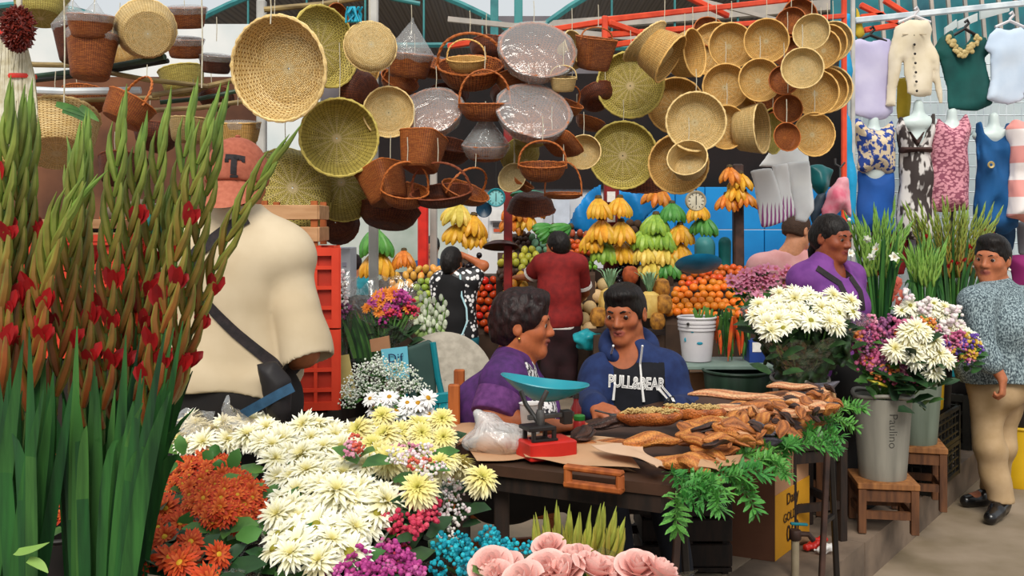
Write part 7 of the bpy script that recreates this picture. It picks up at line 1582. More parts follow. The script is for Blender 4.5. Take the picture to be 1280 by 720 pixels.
pile('tomato',[(589,350),(632,346),(634,380),(622,412),(590,412)],8.35,.006,11,'red tomato in the stacked wall right of the black apron','stacked tomatoes',spacing=1.0,jit=.08)
pile('melon',[(720,352),(758,350),(760,412),(720,412)],8.3,.004,17.5,'netted melon in the stack right of the red T-shirt','stacked melons',spacing=1.0,jit=.05)
pile('orange',[(832,392),(838,362),(870,352),(910,352),(940,372),(950,398),(832,400)],7.6,.012,10.5,'orange in the bright heap above the white bucket','heaped oranges',jit=.2)
pile('tangerine',[(842,364),(850,345),(880,336),(930,328),(945,340),(940,370),(910,354),(870,354)],8.1,.012,9.5,'tangerine in the reddish upper part of the citrus heap','heaped tangerines',jit=.2)
pile('mango',[(622,336),(630,318),(660,310),(690,316),(692,336)],8.5,.012,10.5,'yellow-green mango in the row left of the head of the man in red','mangoes',jit=.12)
pile('avocado',[(640,316),(642,290),(664,288),(664,312)],8.9,.01,7.5,'dark avocado in the heap under the hanging bananas','avocados')
pile('chayote',[(662,320),(660,296),(685,292),(692,318)],8.85,.01,10,'bluish green chayote beside the avocados','chayotes')
pile('tangerine',[(710,322),(712,300),(736,296),(738,322)],8.7,.01,8.5,'small orange fruit right of the head of the man in red','small orange fruit')
pile('papayita',[(710,300),(712,288),(732,286),(734,298)],9.0,.01,10,'rusty brown fruit above the small orange fruit','rusty fruit','mamey')
pile('green_apple',[(516,398),(518,350),(548,350),(548,398)],8.3,.004,9.5,'green apple in the stacked columns left of the black apron','stacked green apples',spacing=1.02,jit=.06)
pile('pear',[(486,356),(500,338),(556,334),(556,350),(520,352),(500,362)],8.45,.012,11,'yellow fruit on top of the stacked green apples','yellow fruit','pear')
pile('coconut',[(782,322),(782,276),(798,272),(800,320)],8.75,.006,11.5,'brown coconut between the yellow and the green bananas','coconuts')
pile('papaya',[(632,374),(632,348),(668,348),(668,372)],8.2,.006,17,'orange papaya under the reaching arm of the man in red','papayas',spacing=.95)
pile('lime',[(726,340),(728,326),(744,326),(744,340)],8.4,.01,7.5,'lime in the little heap right of the red shoulder','limes')
pile('plum',[(768,352),(772,322),(792,320),(792,352)],8.5,.008,7,'black shiny fruit below the coconuts','black fruit')
pile('papaya',[(628,410),(630,384),(646,384),(640,410)],8.15,.006,15,'orange papaya beside the tomatoes','papayas',spacing=.95)
pile('avocado',[(620,346),(622,337),(692,337),(690,346)],8.4,.01,8,'dark fruit in the shadowed row under the mangoes','shadowed fruit')
pile('plum',[(555,344),(600,318),(600,344)],8.6,.01,8,'dark fruit behind the raised arm','dark fruit behind the arm')
def banana_mesh():
 mb=MB();pts=[];rad=[]
 for i in range(9):t=i/8;a=1.35*t;pts.append((math.sin(a)*.42-.05,0,-math.cos(a)*.0-t*.85+.25*(1-math.cos(a))));rad.append([.03,.06,.105,.12,.125,.12,.105,.07,.025][i])
 mb.tube(pts,rad,7);return mb
BAN={k:banana_mesh().mesh('banana',mat(k+'_banana',a,b,7,.45,rnd=.15))for k,a,b in(('yellow','#e2a92c','#c98a1e'),('green','#8fae3a','#6c9432'),('pale','#ddc258','#c2a23c'),('deep','#4f8f3a','#3c7a30'),('orange','#d98326','#b5601a'))}
crownm=mat('banana_crown','#5d4a28','#3f331c',20,.8)
def bhand(px,py,size,Y,kind,label,n=8,spread=2.3,tilt=0,group='banana hands',yaw=0,lay=0):
 o=thing('banana_hand',label,'bananas',P(px,py,Y),group);s=size*1.28*Y/F;o.scale=(s,s,s);o.rotation_euler=(lay,tilt,yaw)
 for i in range(n):
  a=-PI/2+(-.5+i/(n-1))*spread;c=link('banana',BAN[kind],o);c.rotation_euler=(0,rg.uniform(-.1,.1),a);c.location=(.08*math.cos(a),.08*math.sin(a),.42-.05*(i%2));k=rg.uniform(.9,1.08);c.scale=(k,k,k)
 mb=MB();mb.lathe([(.001,.5),(.09,.48),(.12,.4),(.06,.33),(.001,.33)],10);link('crown',mb.mesh('crown',crownm),o);return o
for i,(x,y,s,k,lb)in enumerate([(748,264,32,'yellow','yellow banana hand highest on the left of the red post with price tags'),(775,262,30,'yellow','yellow banana hand highest on the right of the red post with price tags'),(752,292,34,'yellow','yellow banana hand in the middle of the red post, left'),(776,294,34,'yellow','yellow banana hand in the middle of the red post, right'),(741,305,30,'yellow','yellow banana hand sticking out lowest left of the red post'),(755,318,36,'green','green banana hand low in front of the red post'),(777,318,32,'yellow','yellow banana hand low at the right of the red post')]):
 bhand(x,y,s,8.45+.02*i,k,lb,8)
for i,(x,y,s,k,lb)in enumerate([(820,284,32,'green','topmost green banana hand of the right stack'),(840,268,28,'deep','deep green banana hand under the hanging orange ones'),(806,302,32,'green','green banana hand at the left of the second row'),(830,302,32,'green','green banana hand in the middle of the second row'),(850,296,30,'yellow','ripe banana hand at the right of the second row'),(808,320,32,'pale','yellowish banana hand at the left of the third row'),(832,322,32,'pale','yellowish banana hand in the middle of the third row'),(848,318,30,'yellow','ripe banana hand at the right of the third row'),(815,338,30,'pale','pale banana hand at the left of the bottom row'),(835,338,30,'deep','deep green banana hand at the right of the bottom row, by the blue dish'),(872,268,26,'yellow','small yellow banana hand under the beige scale dial'),(880,285,28,'deep','dark green banana hand right of the beige scale dial')]):
 bhand(x,y,s,8.5-.02*(i//3),k,lb,9,2.9)
for i,(x,y,s,k,lb)in enumerate([(820,248,30,'orange','over-ripe banana hand hanging under the round tan basket'),(572,272,34,'pale','pale banana hand hanging at the upper left, beside the dark blue pan'),(572,296,32,'yellow','banana hand hanging lower left under the pale one'),(590,285,32,'yellow','yellow banana hand hanging beside the lower left one'),(594,300,28,'yellow','lowest banana hand of the left hanging cluster'),(646,268,30,'orange','orange banana hand hanging right of the dark red post'),(658,280,28,'yellow','yellow banana hand hanging right of the orange one'),(640,282,26,'orange','lower banana hand against the dark red post'),(668,264,24,'orange','small banana hand under the dark upturned basket')]):
 bhand(x,y,s,8.9,k,lb,8,3.4,.15)
for x,y,k,lb in((470,306,'deep','green banana hand on the left counter beyond the white carton'),(474,333,'yellow','ripe yellow banana hand under the green one on the left counter'),(505,326,'orange','small orange banana hand by the bright red post')):bhand(x,y,40 if k!='orange' else 26,7.6,k,lb,8)
for i,(x,y,k)in enumerate([(912,222,'orange'),(926,230,'yellow'),(920,244,'yellow'),(908,256,'orange'),(930,252,'orange')]):bhand(x,y,26,8.6,k,['topmost','upper right','middle','lowest left','lower right'][i]+' banana hand of the bunch hanging against the blue wall',7,3.6)
bars('banana_pole','brown pole under the bananas against the blue wall','pole',[(Q(922,205,8.7),Q(924,478,8.7))],.09,rustm)
for i,(x,y)in enumerate(((678,290),(700,290))):
 bhand(x,y,30,8.7,'deep',['left','right'][i]+' green plantain hand lying above the head of the man in red',6,1.6,1.1)
pin=mat('pineapple_skin','#c98a32','#7d4f1e',26,.6,.6);pinl=mat('pineapple_crown','#8fb088','#6d936d',12,.5)
def pineapple(x,y,h,Y,label,m_=pin,crown=1):
 o=thing('pineapple',label,'pineapple',P(x,y,Y),'pineapples');s=h*Y/F;mb=MB();mb.lathe([(.001,0),(.2,.02),(.29,.18),(.3,.4),(.24,.62),(.12,.7),(.001,.7)],20,P(x,y,Y),rf=lambda t,q:1+.06*math.sin(8*t+22*q)*math.sin(22*q));mb.v=[tuple((Vector(v)-P(x,y,Y))*s+P(x,y,Y))for v in mb.v];mb.build('fruit_body',m_,o)
 if crown:
  mb=MB()
  for k in range(22):a=k*2.4;r_=.05+.3*(k%5)/5;c=P(x,y,Y)+Z*.68*s;d=Vector((math.cos(a)*r_,math.sin(a)*r_,.5))*s*1.1;mb.blade([c,c+d*.4,c+d*.8+Vector((0,0,-.0)),c+d+Vector((d.x*.3,d.y*.3,-.02*s))],[.05*s,.045*s,.03*s,.002],up=(math.cos(a),math.sin(a),.3))
  mb.build('crown',pinl,o,fix=False)
peeled=mat('peeled_pineapple','#e0c070','#cfa852',12,.5)
pineapple(812,398,48,7.7,'peeled yellow pineapple with its crown behind the boy in navy',peeled);pineapple(763,394,48,7.8,'pale pineapple with silvery crown left of the head of the boy in navy',peeled);pineapple(830,392,34,7.65,'small brown pineapple beside the orange heap',crown=0);pineapple(827,372,34,7.8,'brown pineapple behind the small one',crown=0);pineapple(748,408,34,7.7,'brown pineapple low by the melons',crown=0);pineapple(788,355,32,8.0,'rusty pineapple above the head of the boy in navy',mat('rusty_pineapple','#b5562a','#8a3a1a',26,.6,.6),0);pineapple(822,412,30,7.6,'pineapple low behind the sweatshirt shoulder',crown=0)
def dish(label,x,y,wpx,Y,m_,nrm,name='scale_pan',depth=.25,cat='dish'):
 o=MB();r=wpx*.5*Y/F;o.lathe([(.02*r,-depth*r),(.6*r,-depth*.8*r),(.9*r,-depth*.35*r),(r,0),(.97*r,.01*r),(.85*r,-.3*depth*r),(.02*r,-depth*.85*r)],32,P(x,y,Y),nrm);return tag(o.build(name,m_),label,cat)
dish('blue dish standing on the citrus heap',873,329,58,7.6,mat('bright_blue_enamel','#1487b8','#0f74a2',9,.35),(0,.5,1),'dish',.3);dish('large dark brown hanging scale pan in front of the mangoes',626,309,46,8.0,mat('brown_enamel','#3d221b','#2a1713',9,.35),(0,-.25,-1),depth=.35);dish('dark blue scale pan hanging left of the teal dial',605,262,20,7.9,mat('dark_blue_enamel','#16405a','#10324a',9,.35),(0,-1,0));dish('green pan hung under the small cream basket',660,244,46,7.6,mat('green_enamel','#1f7d5c','#17674b',9,.4),(0,-.15,-1))
def dial(label,x,y,dpx,Y,rim_m,face_m):
 o=thing('hanging_scale',label,'scale',P(x,y,Y));r=dpx*.5*Y/F;c=P(x,y,Y);n_=Vector((0,-1,0))
 mb=MB();mb.lathe([(.001,-.05),(r,-.05),(r*1.04,.0),(r*.98,.015),(r*.84,.012),(r*.82,.004)],32,c,n_);mb.build('case',rim_m,o);mb=MB();mb.lathe([(r*.84,.003),(.001,.005)],32,c,n_);mb.build('dial_face',face_m,o)
 for k in range(12):a=2*PI*k/12;mb=MB();d=Vector((math.sin(a),0,math.cos(a)));mb.bar(c+n_*.007+d*r*.6,c+n_*.007+d*r*.78,r*.05,.002,up=n_);mb.build('tick',darkm,o)
 mb=MB();mb.bar(c+n_*.01-Z*r*.4,c+n_*.01+Z*r*.5,r*.08,.002,up=n_);mb.build('needle',darkm,o);mb=MB();mb.tube([c+Z*r,c+Z*(r+.06),c+Z*(r+.3)],.006,6);mb.build('hook',darkm,o)
dial('round teal hanging scale in the middle of the fruit stall',620,247,23,7.8,mat('teal_paint','#168791'),mat('pale_teal_dial','#8fcfd0','#7bbfc2',9,.4));dial('round beige hanging scale above the green bananas',870,251,25,8.0,mat('beige_enamel','#b8a98c','#9a8b70',9,.4),mat('cream_dial','#d8cfb8','#c8bea6',9,.4))
tarp=mat('blue_tarp','#0f86cc','#0a6aa8',3,.5,.1)
for pts,lb in(([(706,290),(716,262),(735,238),(752,228),(752,285),(740,292)],'blue tarpaulin hanging left of the red post with price tags'),([(768,236),(800,240),(832,236),(836,250),(806,275),(796,285),(770,288)],'blue tarpaulin slung right of the red post with price tags')):
 S=SDF(.01);S.puff([(PX(x,9.3),PZ(y,9.3))for x,y in pts],lambda X,Zz:9.3+.05*np.sin(X*22+Zz*6),.03,.08);tag(S.build('tarpaulin',tarp,None,.02),lb,'tarpaulin','blue tarpaulins')
for i,(x,y)in enumerate(((764,246),(764,271))):mb=MB();mb.box(P(x,y,8.6),(.07,.01,.09));tag(mb.build('price_tag',wht),['upper','lower'][i]+' white price tag on the red post','price tag','price tags')
for x0,x1,y0,y1,m_,lb in((868,894,296,392,teal,'teal bin behind the blue dish'),(898,914,292,390,mat('teal_cloth','#12706c','#0d5a58',8,.6),'dark teal bin right of the teal one')):
 S=SDF(.02);a_,b2=P(x0,y1,8.9),P(x1,y0,8.9);c=(a_+b2)/2;hh_=(b2 .z-a_.z)*.38;S.cone(c-Z*hh_,c+Z*hh_,(b2 .x-a_.x)*.42,(b2 .x-a_.x)*.5);S.plane(b2-Z*.0,(0,0,1));S.plane(a_+Z*.0,(0,0,-1));tag(S.build('bin',m_,None,.012),lb,'bin')
for i,(x0,y0,x1,y1,c_)in enumerate([(612,262,628,276,'#e6e3e0'),(616,278,627,284,'#3a3434'),(617,286,627,290,'#c9522c'),(614,292,630,304,'#dcd6cc'),(692,250,712,288,'#c9cfdb'),(602,268,610,300,'#e3e0e0'),(680,255,690,285,'#b9bcc4')]):
 mb=MB();a_,b2=P(x0,y1,10.45),P(x1,y0,10.45);mb.box((a_+b2)/2,(b2 .x-a_.x,.01,b2 .z-a_.z));tag(mb.build('notice',mat('notice_%d'%i,c_,None,9,.7)),'paper notice on the white wall, '+['top centre','dark small one','orange strip','lower pale one','bluish tall one at right','left upright one','grey upright one'][i],'notice','notices')
for x0,x1,y0,Y,lb in((590,730,345,9.35,'dark counter behind the tomatoes and the man in red'),(715,960,338,9.3,'dark counter behind the melons and oranges'),(470,556,352,9.2,'dark counter behind the green apples')):
 mb=MB();a_,b2=P(x0,y0,Y),P(x1,y0,Y);mb.box(((a_.x+b2 .x)/2,Y+.2,a_.z/2+.003),(b2 .x-a_.x,.36,a_.z));tag(mb.build('stall_counter',bench,smooth=False),lb,'counter')
mb=MB();a_,b2=P(738,414,7.95),P(842,414,7.95);mb.box(((a_.x+b2 .x)/2,7.9,a_.z/2),(b2 .x-a_.x,.5,a_.z));tag(mb.build('stall_counter',bench,smooth=False),'dark counter under the pineapples behind the boy in navy','counter')
YD=8.2
def garment(name,label,pts,m_,Y=YD,T=.03,w=.045,res=.013,fold=.011,seed=0,cat='clothing',group='hanging clothes',fn=None,root=None,wave=.02,fx=7,fz=4):
 S=SDF(.01);ph=seed*1.7;S.puff([(PX(x,Y),PZ(y,Y))for x,y in pts],(lambda X,Zz:Y+wave*np.sin(X*14+ph)*np.clip(1,0,1)+0*Zz)if wave else Y,T,w);S.post=folds(fold,fx,fz,seed)if fold else None
 r=root or thing(name,label,cat,P(sum(p[0]for p in pts)/len(pts),max(p[1]for p in pts),Y),group);S.build(name+'_cloth' if root is None else name,m_,r,res);return r
def hanger(x,y,w_,Y,r,m_=None):
 mb=MB();mb.tube([P(x,y-8,Y),P(x+3,y-11,Y),P(x+5,y-7,Y),P(x+1,y-3,Y),P(x,y,Y)],.012,6);mb.tube([P(x-w_,y+8,Y),P(x,y,Y),P(x+w_,y+8,Y)],.014,6);mb.build('hanger',m_ or whb,r)
def pattern(name,base,mark,scale,lo,hi,kind='noise',stretch=(1,1,1),third=None):
 t=NT(name);n=t.add('ShaderNodeTexVoronoi' if kind=='voronoi' else('ShaderNodeTexWave' if kind=='wave' else 'ShaderNodeTexNoise'));n.inputs['Scale'].default_value=scale
 if kind=='wave':n.inputs['Distortion'].default_value=6
 t.ln(t.coord('Object',stretch),n.inputs['Vector']);st=[(lo,lin(base)),(hi,lin(mark))]+([(min(1,hi+.12),lin(third))]if third else[]);t.ln(t.ramp(st,n.outputs[0]),t.b.inputs['Base Color']);t.b.inputs['Roughness'].default_value=.8;return t.m
lav=mat('lavender_cloth','#c9c3dc','#b5aed0',4,.8);crm=mat('cream_knit','#e6d9c2','#d6c7aa',6,.9,.1);grn=mat('bottle_green_cloth','#0f5550','#0b4542',5,.8);pbl=mat('pale_blue_cloth','#cfdcec','#bccde2',4,.8)
r=garment('top','lavender short top with a scooped hem hanging by the blue drape',[(1055,54),(1066,50),(1075,47),(1088,50),(1102,46),(1113,48),(1118,62),(1117,140),(1106,147),(1086,149),(1066,146),(1059,140),(1063,92),(1054,88)],lav,seed=1);hanger(1088,44,20,YD,r,darkm)
r=garment('cardigan','cream buttoned cardigan on a white hanger',[(1117,32),(1136,25),(1150,27),(1160,25),(1170,36),(1174,70),(1181,132),(1172,132),(1166,80),(1167,120),(1128,122),(1127,78),(1120,134),(1108,132),(1113,60)],crm,YD-.05,seed=2);hanger(1143,20,20,YD-.02,r)
for i in range(7):mb=MB();mb.ball(P(1142.5+.6*i,44+11.6*i,YD-.115),.011,8,5,(1,.5,1));mb.build('button',darkm,r)
mb=MB();mb.bar(P(1128,43,YD-.11),P(1158,43,YD-.11),.006,.006);mb.build('yoke_seam',mat('seam_brown','#b9a88c',None,9,.8),r)
r=garment('blouse','bottle-green top with a gold floral neckline',[(1166,66),(1174,48),(1188,40),(1194,50),(1203,58),(1212,50),(1218,39),(1234,45),(1238,66),(1232,72),(1235,100),(1238,130),(1222,137),(1184,137),(1178,100),(1177,76)],grn,seed=3);hanger(1206,36,14,YD,r,darkm)
gold=mat('gold_applique','#c9b27a','#a58e56',30,.5,.3);rg=random.Random(9);mb=MB()
for k in range(60):
 t=rg.random();s=1 if k%2 else-1;x=1204+s*20*(1-t);y=50+22*t+(1-t)*-4;c=P(x+rg.uniform(-3,3),y+rg.uniform(-3,3),YD-.062);mb.ball(c,rg.uniform(.012,.024),7,5,(1,.5,1))
mb.build('neck_applique',gold,r)
r=garment('tee','pale blue-white T-shirt at the top right corner',[(1223,64),(1232,40),(1246,32),(1262,37),(1278,32),(1300,42),(1308,60),(1296,68),(1296,128),(1262,132),(1232,124),(1238,100),(1236,68)],pbl,YD-.05,seed=4);hanger(1262,26,18,YD-.02,r)
bust=mat('mannequin_white','#d5e0dd','#c3d2d0',5,.4)
def mannequin(label,x,y,Y=YD):
 o=thing('mannequin',label,'mannequin',P(x,y+120,Y),'mannequins');S=SDF(.04);c=P(x,y,Y);c=c-Z*.05;S.cone(c+Z*.01,c-Z*.1,.04,.05);S.ell(c-Z*.15,(.175,.08,.07));S.ell(c-Z*.36,(.12,.075,.18));S.build('bust',bust,o,.014);mb=MB();mb.tube([c-Z*.6,c-Z*1.2,(c.x,c.y,.02)],.02,8);mb.build('pole',darkm,o);return o
for x,y,lb in((1092,142,'white mannequin under the lace blouse'),(1148,124,'white mannequin wearing the brown patterned dress'),(1190,134,'white mannequin wearing the pink patterned dress'),(1242,140,'white mannequin wearing the blue belted dress')):mannequin(lb,x,y)
r=garment('lace_blouse','beige lace blouse over a blue skirt on a mannequin',[(1061,156),(1072,149),(1082,160),(1096,163),(1108,158),(1116,150),(1121,165),(1119,214),(1110,219),(1090,213),(1078,217),(1070,212),(1068,175)],pattern('lace_print','#1f3f8f','#d9c4a4',22,.47,.52,stretch=(1,1,1)),YD-.03,.12,.1,seed=5)
garment('skirt',None,[(1072,213),(1117,214),(1117,292),(1071,292)],mat('royal_blue_cloth','#1a56a8','#15488f',4,.8),YD,.1,.12,seed=6,root=r)
r=garment('dress','black and white leaf-patterned dress with a brown top and belt',[(1120,160),(1126,142),(1132,156),(1146,176),(1160,156),(1165,144),(1168,165),(1162,190),(1166,240),(1166,300),(1122,300),(1121,240),(1126,190)],pattern('leaf_print','#3a302e','#d2ccc8',15,.48,.54,'noise',(1,1,.5)),YD-.03,.13,.1,seed=7)
garment('bodice_insert',None,[(1130,152),(1146,176),(1163,152),(1158,160),(1146,186),(1136,164)],mat('brown_cloth','#4a312d','#3c2723',6,.8),YD-.09,.08,.03,fold=0,root=r,wave=0);garment('belt',None,[(1125,183),(1163,183),(1163,192),(1125,192)],mat('brown_cloth','#4a312d'),YD-.06,.12,.03,fold=0,root=r,wave=0)
garment('dress','dusty pink geometric-patterned sleeveless dress on a mannequin',[(1164,158),(1171,143),(1178,150),(1188,157),(1200,152),(1208,142),(1214,160),(1209,185),(1212,265),(1157,265),(1161,205)],pattern('pink_geometric','#d7929f','#8e4a5e',34,.5,.6,'voronoi',(1,1,1.6)),YD-.03,.13,.1,seed=8)
r=garment('dress','blue sleeveless dress with a gathered skirt and gold belt clasp',[(1219,152),(1226,150),(1229,166),(1243,173),(1256,164),(1260,150),(1266,156),(1264,208),(1272,285),(1260,292),(1214,288),(1219,240),(1222,208),(1221,180)],mat('teal_blue_cloth','#12568f','#0e4677',4,.8),YD-.03,.13,.1,seed=9,fold=.014,fx=14,fz=2)
mb=MB();c=P(1239,206,YD-.18);mb.lathe([(.012,.0),(.026,.006),(.03,0),(.026,-.004)],16,c,(0,-1,0));mb.build('belt_clasp',gold,r)
sp=NT('pink_white_stripe');wv=sp.add('ShaderNodeTexWave');wv.bands_direction='Z';wv.inputs['Scale'].default_value=1.15;sp.ln(sp.coord(),wv.inputs['Vector']);sp.ln(sp.ramp([(.47,lin('#e79a92')),(.53,lin('#f0e6e3'))],wv.outputs[0]),sp.b.inputs['Base Color']);sp.b.inputs['Roughness'].default_value=.8
garment('dress','pink and white broad-striped dress cut by the right edge',[(1258,160),(1266,148),(1280,152),(1310,150),(1318,200),(1326,272),(1290,278),(1256,272),(1262,215)],sp.m,YD-.12,.13,.1,seed=10,fold=.012,fx=12,fz=2)
garment('leggings','navy leggings hanging under the blue dress',[(1247,282),(1272,284),(1268,322),(1250,322)],mat('navy_cloth','#163f63','#11324f',5,.8),YD+.15,.06,.08,seed=11);garment('leggings','magenta-purple garment hanging behind the head of the woman in grey',[(1260,322),(1290,320),(1290,364),(1264,364)],mat('magenta_cloth','#8a1f63','#741852',5,.8),YD+.1,.06,.08,seed=12);garment('trousers','grey trousers hanging at the right edge behind the striped dress',[(1270,276),(1296,276),(1296,320),(1272,320)],mat('grey_cloth','#8e8c8f','#7a787c',9,.8),YD+.2,.06,.08,seed=13)
garment('trousers','pale grey garment with blue and orange marks low between the bunches',[(1136,288),(1156,290),(1158,350),(1138,350)],mat('pale_grey_cloth','#b9b6c6','#a8a4b6',5,.8),YD+.1,.06,.08,seed=14);garment('trousers','red and black garment low behind the white-budded gladioli',[(1110,285),(1136,295),(1132,345),(1112,345)],mat('red_black_cloth','#a81f26','#2a1216',5,.8),YD+.15,.06,.08,seed=15)
ylw=mat('mustard_cloth','#c9a92c','#b09420',5,.8)
garment('scarf','mustard cloth hanging by the white pole at the top',[(1068,8),(1074,12),(1082,44),(1074,50),(1068,46)],ylw,YD+.2,.04,.05,seed=16);garment('scarf','mustard cloth showing between the cardigan and its sleeve',[(1120,98),(1140,98),(1138,150),(1122,150)],ylw,YD+.22,.04,.05,seed=17)
cy=mat('cyan_drape','#1a9fd4','#128abb',4,.7,.1)
garment('drape','cyan drape hanging down the edge of the clothes stall',[(1053,20),(1063,18),(1065,150),(1072,282),(1058,284),(1052,150)],cy,7.3,.04,.05,seed=18,cat='drape',group=None)
bars('clothes_pole','white upright pole beside the cyan drape','pole',[(Q(1066,-20,7.6),Q(1066,508,7.6))],.03,mat('grey_post','#c9c6c0'))
bars('clothes_rail','long white rail above the clothes, rising to the right','rail',[(Q(1068,26,8.35),Q(1300,2,8.35))],.05,whp);bars('clothes_rail','orange and white trusses behind the mustard cloth','truss',[(Q(1075,6,9),Q(1135,36,9)),(Q(1075,22,9),Q(1105,18,9)),(Q(1080,38,9),Q(1130,30,9)),(Q(1105,0,9.2),Q(1140,22,9.2))],.05,orange)
mb_o=thing('wire_grid','pale wire display grid behind the clothes','grid',P(1180,400,9.3))
for i in range(24):mb=MB();x=1068+i*9.5;mb.tube([P(x,70,9.3),P(x,200,9.3),P(x,400,9.3)],.006,4);mb.build('wire',whp,mb_o)
for y in range(80,400,16):mb=MB();mb.tube([P(1066,y,9.3),P(1180,y,9.3),P(1290,y,9.3)],.006,4);mb.build('wire',whp,mb_o)
sky_o=mat('white_translucent_sheet','#f2f5f5','#e6ecec',3,.5,trans=.6)
for i,(x0,y0,x1,y1)in enumerate([(1182,44,1196,30),(1198,36,1222,22),(1226,24,1262,8)]):
 mb=MB();mb.prism([P(x0,y0,14),P(x1,y0-10,14),P(x1,y1-6,14),P(x0,y1+4,14)],(0,.05,0));o=mb.build('window_%d'%(i+1),sky_o,smooth=False);o['kind']='structure';o['category']='setting'
for i in range(9):mb=MB();x=1100+i*21;mb.bar(P(x,-10,14.8),P(x+6,62,14.8),.05);struct('trim_rod',mb,mat('pale_steel','#b7aba0'))
Yb=5.6;bagp=NT('printed_carrier_bag');wv=bagp.add('ShaderNodeTexWave');wv.inputs['Scale'].default_value=14;wv.inputs['Distortion'].default_value=2;bagp.ln(bagp.coord('Object',(1,1,.7)),wv.inputs['Vector']);sx_=bagp.n.new('ShaderNodeTexCoord');se=bagp.n.new('ShaderNodeSeparateXYZ');bagp.ln(sx_.outputs['Object'],se.inputs[0]);mp=bagp.n.new('ShaderNodeMapRange');mp.inputs['From Min'].default_value=.02;mp.inputs['From Max'].default_value=.22;mp.inputs['To Min'].default_value=1;mp.inputs['To Max'].default_value=0;bagp.ln(se.outputs[2],mp.inputs[0]);mu=bagp.n.new('ShaderNodeMath');mu.operation='MULTIPLY';bagp.ln(mp.outputs[0],mu.inputs[0]);bagp.ln(wv.outputs[0],mu.inputs[1]);bagp.ln(bagp.ramp([(.38,lin('#f0efee')),(.5,lin('#a04a8c'))],mu.outputs[0]),bagp.b.inputs['Base Color']);bagp=bagp.m;bagw=mat('white_plastic_bag','#eeeeec','#dadcde',6,.35,.1)
for i,(pts,m_,lb)in enumerate([([(938,214),(965,209),(986,277),(952,285)],bagp,'leftmost white carrier bag with purple print under the discs'),([(964,207),(985,203),(996,270),(978,276)],bagp,'middle white carrier bag with purple print under the discs'),([(983,203),(1013,200),(1016,262),(1008,280),(994,276)],bagw,'rightmost plain white carrier bag under the discs'),([(948,208),(966,182),(990,180),(1010,190),(1012,206),(984,212)],bagw,'pale bag tops gathered behind the carrier bags')]):
 garment('carrier_bag',lb,pts,m_,Yb+.03*i-(.2 if i<3 else-.1),.014,.014,.008,.003,20+i,'bag','carrier bags',fx=14,fz=4,wave=.008)
tq=mat('teal_bag_plastic','#0e6d70','#0a5558',7,.35)
garment('gift_bag','dark teal shiny bag right of the carrier bags',[(1010,206),(1030,204),(1044,212),(1040,232),(1026,246),(1012,232)],tq,Yb+.1,.05,.05,.009,.008,30,'bag',None,fx=16,fz=14);garment('gift_bag','slate-blue flat bag slanting under the teal one',[(1012,262),(1022,242),(1036,238),(1034,262),(1016,282)],mat('slate_bag','#2c3f50','#223340',7,.5),Yb,.03,.04,.009,.003,31,'bag',None)
r=garment('pink_cloth','pink and white cloth bundle hanging on a hook',[(1034,240),(1046,222),(1058,222),(1064,240),(1062,272),(1052,262),(1044,272),(1030,276),(1026,262)],mat('pink_satin','#d9667f','#e9b9c0',9,.5),Yb,.05,.05,.009,.01,32,'cloth',None,fx=14,fz=4);mb=MB();mb.tube([P(1044,198,Yb),P(1044,205,Yb),P(1051,209,Yb),P(1056,203,Yb)],.006,6);mb.tube([P(1050,208,Yb),P(1050,215,Yb),P(1050,224,Yb)],.005,6);mb.build('hook',steel,r)
redc2=mat('red_orange_plastic','#e0452a','#cf3a20',7,.45);redin=mat('red_crate_inner','#b8321c','#a52c18',7,.55)
for i,(x,y,w_,h,Y,lb)in enumerate([(70,448,.52,.34,3.9,'lower red-orange crate behind the nearest gladioli'),(70,338,.52,.14,3.9,'upper red-orange crate behind the nearest gladioli')]):
 p=P(x,y,Y);crate(lb,(p.x-.02,Y+.18,p.z),w_,.34,h,.0,redc2,rows_=6 if h>.3 else 4,cols=9,group='red crates',solid=redin)
for i,(y,lb)in enumerate([(516,'lower red-orange crate right of the man in the cap'),(412,'upper red-orange crate right of the man in the cap')]):
 p=P(378,y,3.7);crate(lb,(-.93,3.9,p.z),.48,.36,102/F*3.7,.18,redc2,rows_=4,cols=6,group='red crates',solid=redin,bar=.014)
p=P(378,516,3.7);mb=MB();mb.box((-.93,3.9,(p.z+PLAT)/2-.004),(.46,.34,p.z-PLAT-.01));tag(mb.build('crate_bench',darkw),'dark bench carrying the crates right of the man in the cap','bench');p=P(70,448,3.9);mb=MB();mb.box((p.x,4.08,(p.z+PLAT)/2-.004),(.6,.34,p.z-PLAT-.01));tag(mb.build('crate_bench',darkw),'dark bench carrying the crates behind the nearest gladioli','bench')
slatw=mat('pale_crate_wood','#c99d72','#ad7f55',5,.7,.1,stretch=(1,6,6))
def slat_crate(label,c,w_,d_,h,n,yaw=0):
 o=thing('wooden_crate',label,'crate',c,'wooden crates');c=Vector(c);rt=Matrix.Rotation(yaw,3,'Z')
 for sx,sy in((0,-1),(0,1),(-1,0),(1,0)):
  for i in range(n):mb=MB();z=h*(i+.5)/n;mb.box(c+rt@Vector((sx*w_/2,sy*d_/2,z)),((w_,.012,h/n*.66)if sy else(.012,d_,h/n*.66)),rt,.002);mb.build('slat',slatw,o)
 for sx in(-1,1):
  for sy in(-1,1):mb=MB();mb.box(c+rt@Vector((sx*(w_/2-.015),sy*(d_/2-.015),h/2)),(.025,.025,h*1.02),rt);mb.build('corner_post',woodo,o)
 return o
p=P(350,300,3.8);slat_crate('pale slatted wooden crate on the red crates right of the cap',(PX(358,3.8),3.95,PZ(308,3.7)),.22,.3,.17,2,.06);p=P(98,312,4.0);slat_crate('slatted wooden crate on the red crates behind the gladioli',(p.x-.02,4.1,PZ(310,4.0)-.045),.3,.3,.17,3)
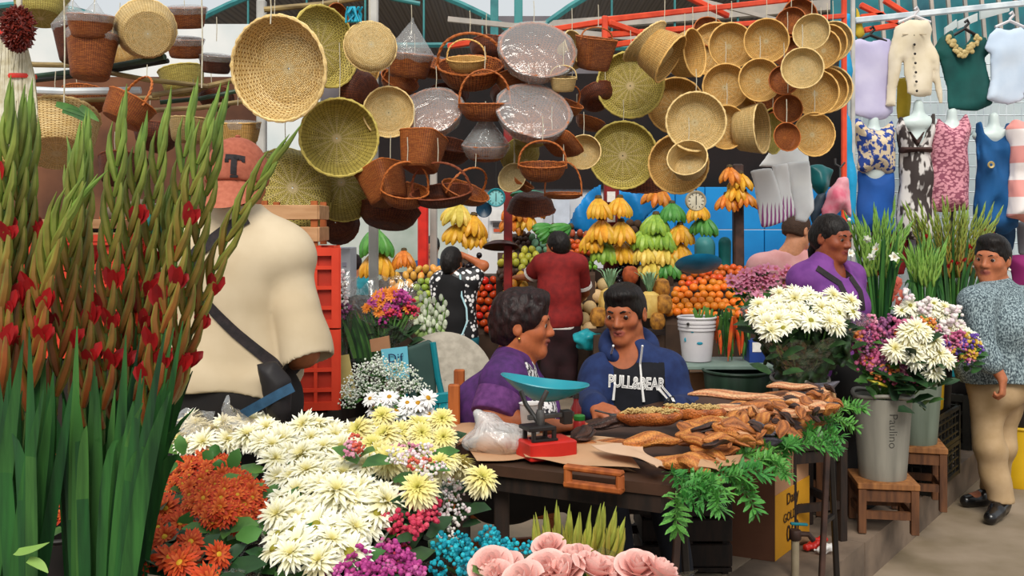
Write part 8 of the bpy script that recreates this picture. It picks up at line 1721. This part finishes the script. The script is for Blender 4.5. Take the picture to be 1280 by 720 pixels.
o=thing('carton','white carton with a small banana picture beside the right red crates','box',P(426,360,5.0));a_,b2=P(411,372,5.0),P(438,310,5.0);mb=MB();mb.box(((a_.x+b2 .x)/2,5.1,(a_.z+b2 .z)/2),(b2 .x-a_.x,.2,b2 .z-a_.z),None,.003);mb.build('box_body',mat('white_card','#dadbe0','#cccdd4',5,.8),o)
for x0,y0,x1,y1,m_ in((414,333,426,337,mat('teal_paint','#168791')),(415,328,425,333,ylw),(428,328,433,333,mat('pale_grey_cloth','#b9b6c6')),(411,338.5,438,339,mat('grey_cloth','#8e8c8f'))):mb=MB();a2,b3_=P(x0,y1,4.995),P(x1,y0,4.995);mb.box((a2+b3_)/2,(b3_.x-a2 .x,.004,b3_.z-a2 .z));mb.build('print_block',m_,o)
p=P(424,372,5.0);mb=MB();mb.box((p.x,5.12,(p.z+PLAT)/2-.003),(.4,.3,p.z-PLAT-.008));tag(mb.build('carton_bench',darkw),'dark bench under the white carton','bench')
for i,(x,y,rx_,m_,lb)in enumerate([(200,282,.12,mat('teal_cloth','#12706c'),'teal cloth bundle on the crates left of the cap'),(165,268,.1,mat('taupe_cloth','#8f7d68','#6f604f',9,.8),'taupe cloth bundle left of the teal one'),(212,262,.09,mat('pale_grey_cloth','#b9b6c6'),'pale bag on top of the teal bundle'),(180,300,.13,mat('taupe_cloth','#8f7d68'),'taupe sack under the teal bundle'),(140,285,.1,mat('gap_shade_and_dark_cloth','#2a1d1c'),'dark cloth bundle behind the fanned gladioli')]):
 S=SDF(.04);c=P(x,y,4.3+.05*i);S.ell(c,(rx_,.09,rx_*.45));S.ell(c+Vector((rx_*.4,-.02,.015)),(rx_*.6,.07,rx_*.4));S.post=folds(.01,14,16,i);tag(S.build('cloth_bundle',m_,None,.009),lb,'cloth','cloth bundles')
mb=MB();mb.box((PX(180,4.4),4.45,(PZ(312,4.4)+PLAT)/2),(.6,.4,PZ(312,4.4)-PLAT));tag(mb.build('cloth_bench',darkw),'dark counter under the cloth bundles left of the cap','bench')
S=SDF(.02);
for pts in([(70,130),(95,138),(112,148)],[(78,138),(100,145),(115,160)],[(100,133),(112,142),(124,152)]):gl_=gleaf(pts,3.2,oR,.012,leaf_g)
for o in[q for q in COL.objects if q.parent is None and q.type=='EMPTY' and q.location.y<2.9 and q.name.split('.')[0]in('chrysanthemum_bunch','pompon_bunch','daisy_bunch','statice_bunch','gypsophila_bunch','rose_bunch')]:
 x,y,z=o.location;r_=.06 if o.name.startswith('statice')else.1;bucket('dark bucket under the '+' '.join(o['label'].split()[:11]),(x,y,.521),r_*.8,r_,max(.1,z+.1-.521),darkm,.006,18,name='flower_bucket',group='dark flower buckets')
